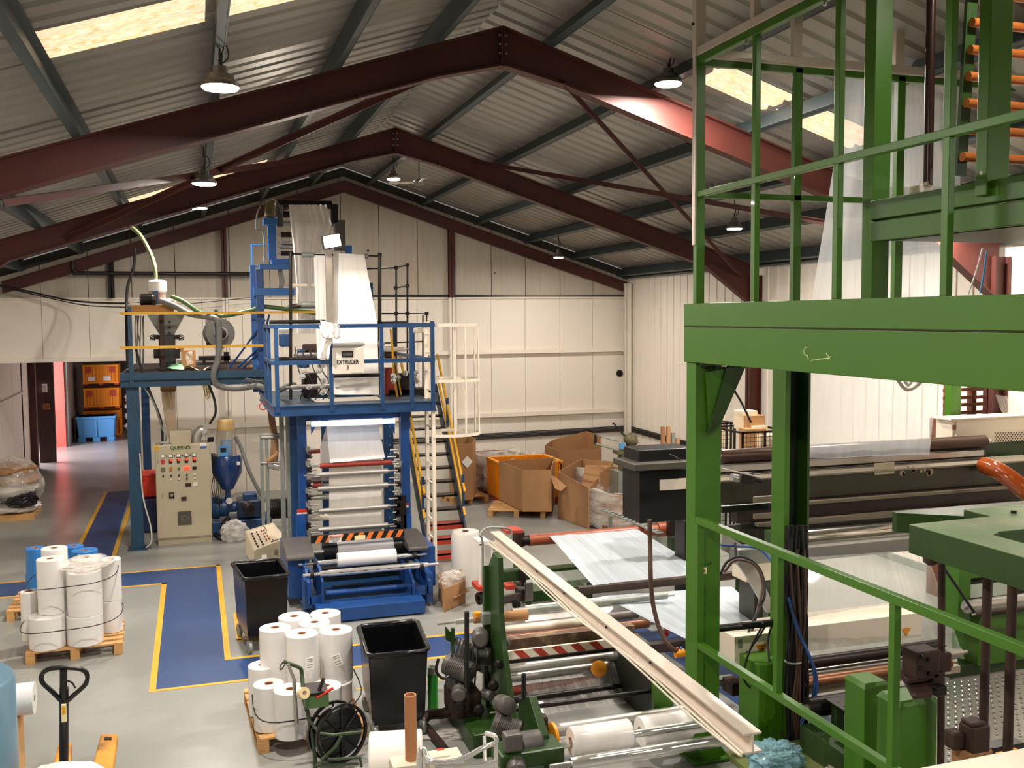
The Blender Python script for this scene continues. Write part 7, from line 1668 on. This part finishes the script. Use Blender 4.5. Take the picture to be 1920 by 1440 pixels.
# grey arched arm and cable group behind the near post
ar = thing('grey_swing_arm', 'pale grey curved arm and plate behind the green post with blue cables', 'arm', Q(1440,1050,8.8))
pbox('arm_plate', 1385, 1028, 1450, 1058, 8.7, .2, GALV, ar, bevel=.01); MB().prism([Q(1355,1000,8.9), Q(1390,1020,8.9), Q(1425,1075,8.9), Q(1455,1145,8.9), Q(1440,1150,8.9), Q(1400,1080,8.9), Q(1370,1040,8.9), Q(1352,1030,8.9)], (0,.05,0)).build('curved_arm', mat('pale_grey_arm','#a5a29c',.4,.2), ar, bevel=.004)
pbox('cream_case', 1400, 1055, 1452, 1090, 8.95, .3, CREAM, ar, bevel=.01); pbox('arm_mount', 1452, 1000, 1470, 1120, 9.0, .2, GREEND, ar)
MB().box(X(1440,1200,9.0), X(1452,1200,9.0), 9.0, 9.1, 0, Zh(1446,1090,9.0)).build('arm_post', GREEND, ar)
MB().cyl(Q(1330,1180,7.9), Q(1475,1165,7.9), .035, 12).build('black_bar', BLACK, ar, smooth=40)
for k, (m, pts) in enumerate(((RUBBER, [(1350,1078,8.5),(1365,1052,8.5),(1395,1045,8.5),(1425,1068,8.5),(1434,1110,8.4),(1425,1140,8.3),(1405,1180,8.2),(1400,1225,8.1),(1420,1250,8.0),(1450,1255,8.0)]),
        (mat('brown_cable','#4f352a'), [(1358,1072,8.45),(1380,1050,8.45),(1415,1060,8.45),(1430,1095,8.4),(1420,1145,8.3),(1408,1190,8.2)]),
        (mat('blue_cable','#2a4f8c',.4), [(1352,1022,8.6),(1380,1024,8.6),(1420,1028,8.6),(1445,1050,8.5),(1455,1080,8.4)]),
        (RUBBER, [(1378,1018,8.6),(1380,1045,8.5)]), (RUBBER, [(1440,1165,7.9),(1425,1190,7.9),(1408,1215,7.9),(1398,1240,7.9)]), (RUBBER, [(1435,1165,7.9),(1412,1205,7.9),(1396,1250,7.9),(1395,1275,7.9),(1420,1300,7.9),(1455,1310,7.8)]),
        (RUBBER, [(1448,1168,7.9),(1440,1200,7.9),(1442,1240,7.8),(1442,1270,7.8)]), (RUBBER, [(1430,1300,7.8),(1445,1335,7.8),(1455,1355,7.8),(1475,1390,7.7)]))):
    MB().tube(bez([Q(*p) for p in pts], 5), .014 if k < 4 else .010, 7).build('cable', m, ar, smooth=60)
MB().cyl(Q(1452,1336,7.8), Q(1456,1356,7.8), .02, 10).build('inline_plug', BLACK, ar, smooth=40)
# bundle of cables down the rear post
cbn = MB(); random.seed(9)
for k in range(15):
    x = 1474+k*2.8; pts = [Q(x+random.uniform(-3,3), y_, 7.68-random.uniform(0,.06)) for y_ in (985,1050,1110,1170,1230,1290,1350,1398)]; cbn.tube(bez(pts,4), random.choice((.010,.014,.018)), 6)
o = cbn.build('cable_bundle', RUBBER, smooth=60); tag(o, 'thick bundle of black cables running down the rear green post', 'cable'); o['kind'] = 'stuff'
cbn = MB()
for k in range(3): cbn.tube(bez([Q(1480+k*14,1030,7.6), Q(1486+k*12,1110,7.58), Q(1492+k*8,1170,7.58), Q(1495+k*3,1240,7.58), Q(1487+k*6,1320,7.58), Q(1494,1385,7.6)],5), .012, 6)
o = cbn.build('cable_bundle', mat('brown_cable','#4f352a'), smooth=60); tag(o, 'brown cables twisted over the black bundle on the rear post', 'cable'); o['kind'] = 'stuff'
cbn = MB(); cbn.tube(bez([Q(1478,1120,7.6), Q(1495,1180,7.57), Q(1515,1225,7.55), Q(1530,1265,7.55), Q(1530,1300,7.55), Q(1518,1330,7.6), Q(1500,1362,7.6)],6), .014, 6); cbn.tube(bez([Q(1484,1125,7.6), Q(1500,1190,7.57), Q(1522,1240,7.55), Q(1526,1295,7.55), Q(1510,1335,7.6), Q(1494,1365,7.6)],6), .012, 6)
o = cbn.build('blue_air_line', mat('blue_cable','#2a4f8c'), smooth=60); tag(o, 'pair of blue air lines bowing out beside the rear post', 'hose')
o = MB().lathe([(.07,0),(.08,.01),(.07,.02)], Q(1487,1242,7.62), (0,0,1), 20).build('cable_tie', GALV, smooth=40); tag(o, 'grey green clip band round the cable bundle', 'clip')
# ------------------------------------------------------------------ lower walkway railing and machine base
lr = thing('lower_guard_rail', 'green lower walkway railing running towards the camera', 'railing', (px0, 5, 1))
lx = px0+.03
zt4 = at(1312, 968, Y=GY).z; zm4 = at(1312, 1200, Y=GY).z
def Lr(x0, x1, y0, y1, z0, z1, nm): return MB().box(x0, x1, y0, y1, z0, z1).build(nm, GREEN, lr, bevel=.004)
Lr(lx-.03, lx+.03, 1.2, GY, zt4-.06, zt4, 'top_rail'); Lr(lx-.03, lx+.03, 1.2, GY, zm4-.055, zm4, 'mid_rail')
for px in (1459, 1678): y = at(px, 1180, X=lx).y; Lr(lx-.026, lx+.026, y-.028, y+.028, .0 if px == 1678 else zm4-.02, zt4-.02, 'baluster')
y = at(2050, 1300, X=lx).y; Lr(lx-.026, lx+.026, y-.028, y+.028, .0, zt4-.02, 'baluster')
Lr(lx-.035, lx+.03, GY-.06, GY, zm4-.6, zt4-.06, 'end_strip')
bs = thing('green_bed_machine', 'broad green machine base plate and side beam on the floor at the bottom right', 'machine', (5.0, 7.2, 0))
def Bs(x0, x1, y0, y1, z0, z1, nm, m=GREEN): return MB().box(x0, x1, y0, y1, z0, z1).build(nm, m, bs, bevel=.01)
Bs(px1+.05, 5.55, 6.3, 7.6, .0, .06, 'base_plate', mat('worn_green_top','#6b7a3c',.35,.1,.15,5,dirt='#8a8a5a',dirt_amt=.7)); Bs(5.1, 5.3, 5.2, 7.4, 0.06, .3, 'side_beam', GREEND); Bs(p2x0-.25, p2x0+.02, 7.75, 8.1, 0, .75, 'green_upright', GREEN)
# pillars with stepped tops
t = thing('green_pillar', 'pair of green box pillars with sloping caps behind the railing', 'pillar', at(1700, 1440, Z=.2))
YQ = 5.9
for (x0_, x1_, yt, Y_, m) in ((1620,1665,1290,6.3,GREEN),(1686,1757,1322,5.8,GREEN)):
    a_, b_ = X(x0_,1380,Y_), X(x1_,1380,Y_); z1_ = Zh((x0_+x1_)/2, yt, Y_); MB().box(a_, b_, Y_, Y_+.25, 0, z1_).build('pillar_body', m, t, bevel=.01)
    MB().hexa([(a_-.005,Y_-.005,z1_),(b_+.005,Y_-.005,z1_),(b_+.005,Y_+.255,z1_),(a_-.005,Y_+.255,z1_)], [(a_+.02,Y_+.02,z1_+.04),(b_-.02,Y_+.02,z1_+.04),(b_-.02,Y_+.23,z1_+.04),(a_+.02,Y_+.23,z1_+.04)]).build('pillar_cap', m, t)
# brown clamp block and plates round the screw
t = thing('clamp_block', 'rusty brown clamp block with bolts on a vertical shaft', 'machine', Q(1745,1250,5.7))
pbox('block', 1719, 1222, 1763, 1275, 5.6, .16, RUSTY, t, bevel=.012); pbox('block', 1755, 1226, 1785, 1262, 5.62, .14, RUSTY, t, bevel=.012); pbox('block_foot', 1750, 1262, 1772, 1290, 5.6, .1, RUSTY, t, bevel=.01); pbox('clamp_nut', 1756, 1288, 1776, 1306, 5.5, .08, DKSTEEL, t, bevel=.008)
for p in ((1727,1230),(1740,1236),(1725,1252),(1741,1262)): q = at(*p,Y=5.6); MB().cyl(q, q+Vector((0,-.02,0)), .014, 10).build('bolt', DKSTEEL, t)
MB().cyl(Q(1766,1040,5.72), Q(1764,1440,5.72), .026, 14).build('vertical_shaft', RUSTY, t, smooth=40)
zz_ = Zh(1720,1292,5.6)
MB().prism([Vector((X(1690,1285,5.9),5.95,zz_)), Vector((X(1760,1290,5.9),5.95,zz_)), Vector((X(1757,1310,5.4),5.45,zz_)), Vector((X(1722,1312,5.4),5.45,zz_))], (0,0,.025)).build('steel_plate', RUSTY, t); MB().prism([Vector((X(1690,1278,5.9),5.95,zz_+.05)), Vector((X(1745,1280,5.9),5.95,zz_+.05)), Vector((X(1740,1292,5.6),5.6,zz_+.05)), Vector((X(1700,1292,5.6),5.6,zz_+.05))], (0,0,.02)).build('steel_plate', RUSTY, t)
# green U shaped plate with studs
t = thing('green_top_plate', 'thick dark green U shaped top plate carried on threaded columns', 'machine', (5.6, 5.2, 2.6))
X0 = 4.62; zT = at(1705, 983, X=X0).z; zB_ = at(1703, 1036, X=X0).z; ya = at(1705, 983, X=X0).y
TOPG = mat('dusty_green_top','#6f8862',.4,.1,.2,5,dirt='#a5a58a',dirt_amt=.6)
def plate_u(z0, z1, m, nm):
    out = [(X0,ya),(X0,2.6),(X0+.28,2.6),(X0+.28,ya-.45),(X0+.40,ya-.38),(9.0,ya-.30),(9.0,ya+.28),(X0+.72,ya+.28),(X0+.72,ya+.02)]
    return MB().prism([(x,y,z0) for x,y in out], (0,0,z1-z0)).build(nm, m, t)
plate_u(zB_, zT-.004, GREEND, 'plate_body'); plate_u(zT-.004, zT, TOPG, 'plate_top_face')
MB().prism([(X0+.72,ya+.28,zB_),(X0+.35,ya+.55,zB_),(X0+.35,ya+.60,zB_),(9,ya+.60,zB_),(9,ya+.28,zB_)], (0,0,zT-zB_-.05)).build('rear_web', GREENd if False else GREEND, t)
mb = MB()
for k in range(4): q = Vector((X0+.95+k*.28, ya+.05-k*.02, zT)); mb.cyl(q, q+Vector((0,0,.02)), .02, 8)
mb.build('stud', DKSTEEL, t)['kind'] = 'stuff'
for (px, Y_, r_) in ((1766,5.35,.0),(1850,4.95,.035),(1897,4.6,.035)):
    if r_: MB().cyl(Vector((X(px,1150,Y_),Y_,zB_)), Vector((X(px-6,1350,Y_),Y_,.6)), r_*.85, 14).build('threaded_column', RUSTY, t, smooth=40)
MB().lathe([(0,0),(.05,0),(.05,-.03),(.02,-.05),(0,-.05)], (X(1745,1050,5.3),5.3,zB_), n=14).build('hanging_nut', RUSTY, t)
t2 = thing('jack_housing', 'rusty screw jack housing at the foot of the threaded column', 'machine', Q(1830,1400,4.95))
pbox('housing', 1822, 1362, 1858, 1415, 4.9, .12, RUSTY, t2, bevel=.015); pbox('housing_cap', 1822, 1355, 1850, 1363, 4.9, .1, RUSTY, t2, bevel=.01); pbox('side_lug', 1790, 1375, 1812, 1408, 4.95, .1, RUSTY, t2, bevel=.015); pbox('foot_block', 1815, 1410, 1862, 1440, 4.9, .15, KRAFTD, t2, bevel=.01)
pbox('base_bar', 1858, 1398, 1920, 1412, 4.95, .1, BLACK, t2); pbox('yellow_tab', 1870, 1412, 1885, 1420, 4.9, .02, ORANGE, t2); pbox('yellow_tab', 1898, 1405, 1908, 1415, 4.9, .02, ORANGE, t2)
# chequer plate floor behind
zc = .55
t = thing('chequer_plate_deck', 'silvery chequer plate deck with raised studs at the lower right', 'deck', (7.0, 7.0, zc))
CP = mat('chequer_plate','#8d8c88',.25,.85,.15,6)
dk = [at(1758,1440,Z=zc), at(1960,1420,Z=zc), at(1960,1285,Z=zc), at(1760,1320,Z=zc)]
x0_, x1_ = min(p.x for p in dk), max(p.x for p in dk); y0_, y1_ = 5.4, 7.3
B('plate', 5.3, 8.2, 5.2, 7.3, zc-.01, zc, CP, t)
mb = MB(); y = 5.3; k = 0
while y < 7.25:
    x = 5.35+(.04 if k % 2 else 0)
    while x < 8.1:
        s1 = 1 if k % 2 else -1; d = Vector((.014, .014*s1, 0)); n_ = Vector((-.005*s1, .005, 0)); c_ = Vector((x,y,zc))
        mb.add([c_-d, c_+n_+Vector((0,0,.004)), c_+d, c_-n_+Vector((0,0,.004))], [(0,1,2),(0,2,3),(0,3,1)]); x += .08
    y += .045; k += 1
o = mb.build('raised_tread', CP, t); o['kind'] = 'stuff'
for (x_, y_) in ((5.35,5.25),(8.1,5.25),(5.35,7.2),(8.1,7.2)): MB().box(x_, x_+.08, y_, y_+.08, 0, zc-.01).build('deck_leg', GREEND, t)
# plastic bags on the base
a = at(1410, 1418, Z=.08); blob('blue_plastic_bag', 'crumpled light blue plastic bag on the green base at the foot of the post', 'bag', (px1+.28, 7.15, .06), .26, .22, .13, BAGB, 81, .28, 70, 40, fr=3.2)
blob('clear_plastic_bag', 'crumpled clear plastic beside the blue bag at the bottom edge', 'plastic', (5.15, 6.75, .06), .30, .22, .05, BAGC, 83, .4, 36, 18)
# orange ribbed hose
oh = thing('ribbed_hose', 'translucent orange brown ribbed hose coming out of the machine at the right edge', 'hose', Q(1860,870,8.6))
pts = bez([Q(1845,872,9.8), Q(1870,882,9.2), Q(1895,898,8.8), Q(1920,918,8.5), Q(1950,940,8.2)], 9); rr = [(.104 if k % 2 else .072) for k in range(len(pts))]
MB().tube(pts, rr, 20).build('ribbed_wall', mat('amber_hose','#93400f',.15,0,.1,6,coat=.8), oh, smooth=25)
# cream perforated control unit
cu = thing('perforated_unit', 'cream control unit with round perforations and a red dot at the right', 'cabinet', Q(1860,800,10.4))
pbox('unit_body', 1793, 785, 1928, 830, 10.32, .3, CREAM, cu, bevel=.01); pbox('unit_end', 1786, 786, 1793, 828, 10.34, .3, CREAM, cu); pbox('unit_lid', 1783, 782, 1930, 785, 10.30, .34, CREAM, cu)
MB().lathe([(0,0),(.025,0),(.02,.015),(0,.02)], Q(1867,804,11.0), (0,-1,0), 14).build('red_dot', REDBIN, cu)
mb = MB()
for r_ in range(6):
    for k in range(14):
        q = at(1866+k*5+(2.5 if r_ % 2 else 0), 812+r_*3.6-k*.1, Y=10.318); mb.lathe([(0,0),(.011,0)], q, (0,-1,0), 6)
mb.build('perforation', DKSTEEL, cu)['kind'] = 'stuff'
MB().box(X(1800,850,10.35), X(1950,850,10.35), 10.35, 10.65, 0, Zh(1860,830,10.32)).build('unit_stand', GREEND, cu)
for px in (1788, 1791): pbox('end_sticker', px-1, 797, px+1.5, 806, 10.32, .02, KRAFTD, cu)
# upright pallet leaning behind
pw = thing('upright_pallet', 'dark old wooden pallet standing upright behind the cream unit', 'pallet', Q(1840,760,11.0))
Yw = 11.0
for k, py in enumerate((717, 727, 742, 755, 770)): pbox('board', 1770, py, 1880, py+(6 if k else 3), Yw, .025, WOODD, pw)
for px in (1777, 1822, 1852, 1878): pbox('bearer', px, 715, px+9, 785, Yw+.025, .09, WOODD, pw)
MB().box(X(1772,800,Yw), min(X(1885,800,Yw),XR-.05), Yw, Yw+.3, 0, Zh(1830,784,Yw)).build('stack_below', WOODD, pw)
gfp = thing('far_green_post', 'slim green post with bolt holes in front of the upright pallet', 'post', Q(1790,760,11.6))
MB().box(X(1783,760,10.75), X(1802,760,10.75), 10.75, 10.87, 0, zA+.3).build('post_body', GREEN, gfp, bevel=.006); MB().cyl(Q(1786,722,10.74), Q(1786,722,10.75), .012, 8).build('bolt_hole', BLACK, gfp)
# cream corner of a desk at the bottom right
t = thing('cream_table', 'pale cream tabletop corner cutting across the bottom right of the picture', 'table', (3.2, 2.8, 1.9))
c4 = [at(1700,1445,Z=2.2), at(1925,1402,Z=2.2), at(2100,1600,Z=2.2), at(1800,1700,Z=2.2)]
MB().prism(c4, (0,0,-.03)).build('top_board', CREAM, t); c_ = sum(c4, Vector())/4; MB().box(c_.x-.05, c_.x+.05, c_.y-.05, c_.y+.05, 0, 2.16).build('table_post', CREAM, t)
# far green machine parts at right edge
t = thing('far_green_unit', 'green machine unit with black windows beyond the top plate at the right edge', 'machine', Q(1860,1150,8.3))
pbox('side_frame', 1798, 1040, 1820, 1180, 8.3, .3, GREEN, t, bevel=.01); pbox('top_cover', 1810, 1055, 1960, 1078, 8.4, .3, GREEN, t, bevel=.01); pbox('lower_case', 1835, 1150, 1960, 1240, 8.3, .4, GREEN, t, bevel=.01)
pbox('pale_window', 1820, 1095, 1845, 1120, 8.5, .02, mat('pale_window','#c8d0c0',.3), t); pbox('pale_window', 1862, 1092, 1890, 1116, 8.5, .02, MATS['pale_window'], t); pbox('black_frame', 1815, 1082, 1960, 1126, 8.52, .05, BLACK, t)
z = Zh(1860,1132,8.2); roller('steel_roll', X(1812,1132,8.2), X(1960,1128,8.2), z, 8.2, .07, STEEL, t, shaft=.05); z = Zh(1860,1148,8.0); roller('steel_roll', X(1830,1148,8.0), X(1960,1146,8.0), z, 8.0, .025, RUSTY, t, shaft=.05)
MB().cyl(Q(1768,1062,8.2), Q(1828,1150,8.1), .016, 8).build('gas_strut', BLACK, t, smooth=40); MB().box(X(1800,1300,8.35), X(1960,1300,8.35), 8.35, 8.7, 0, Zh(1860,1240,8.35)).build('machine_foot', GREEND, t)
B('bearer', XR-1.2, XR-.9, 4.3, 4.5, 4.6, 4.7, OXIDE) if False else None
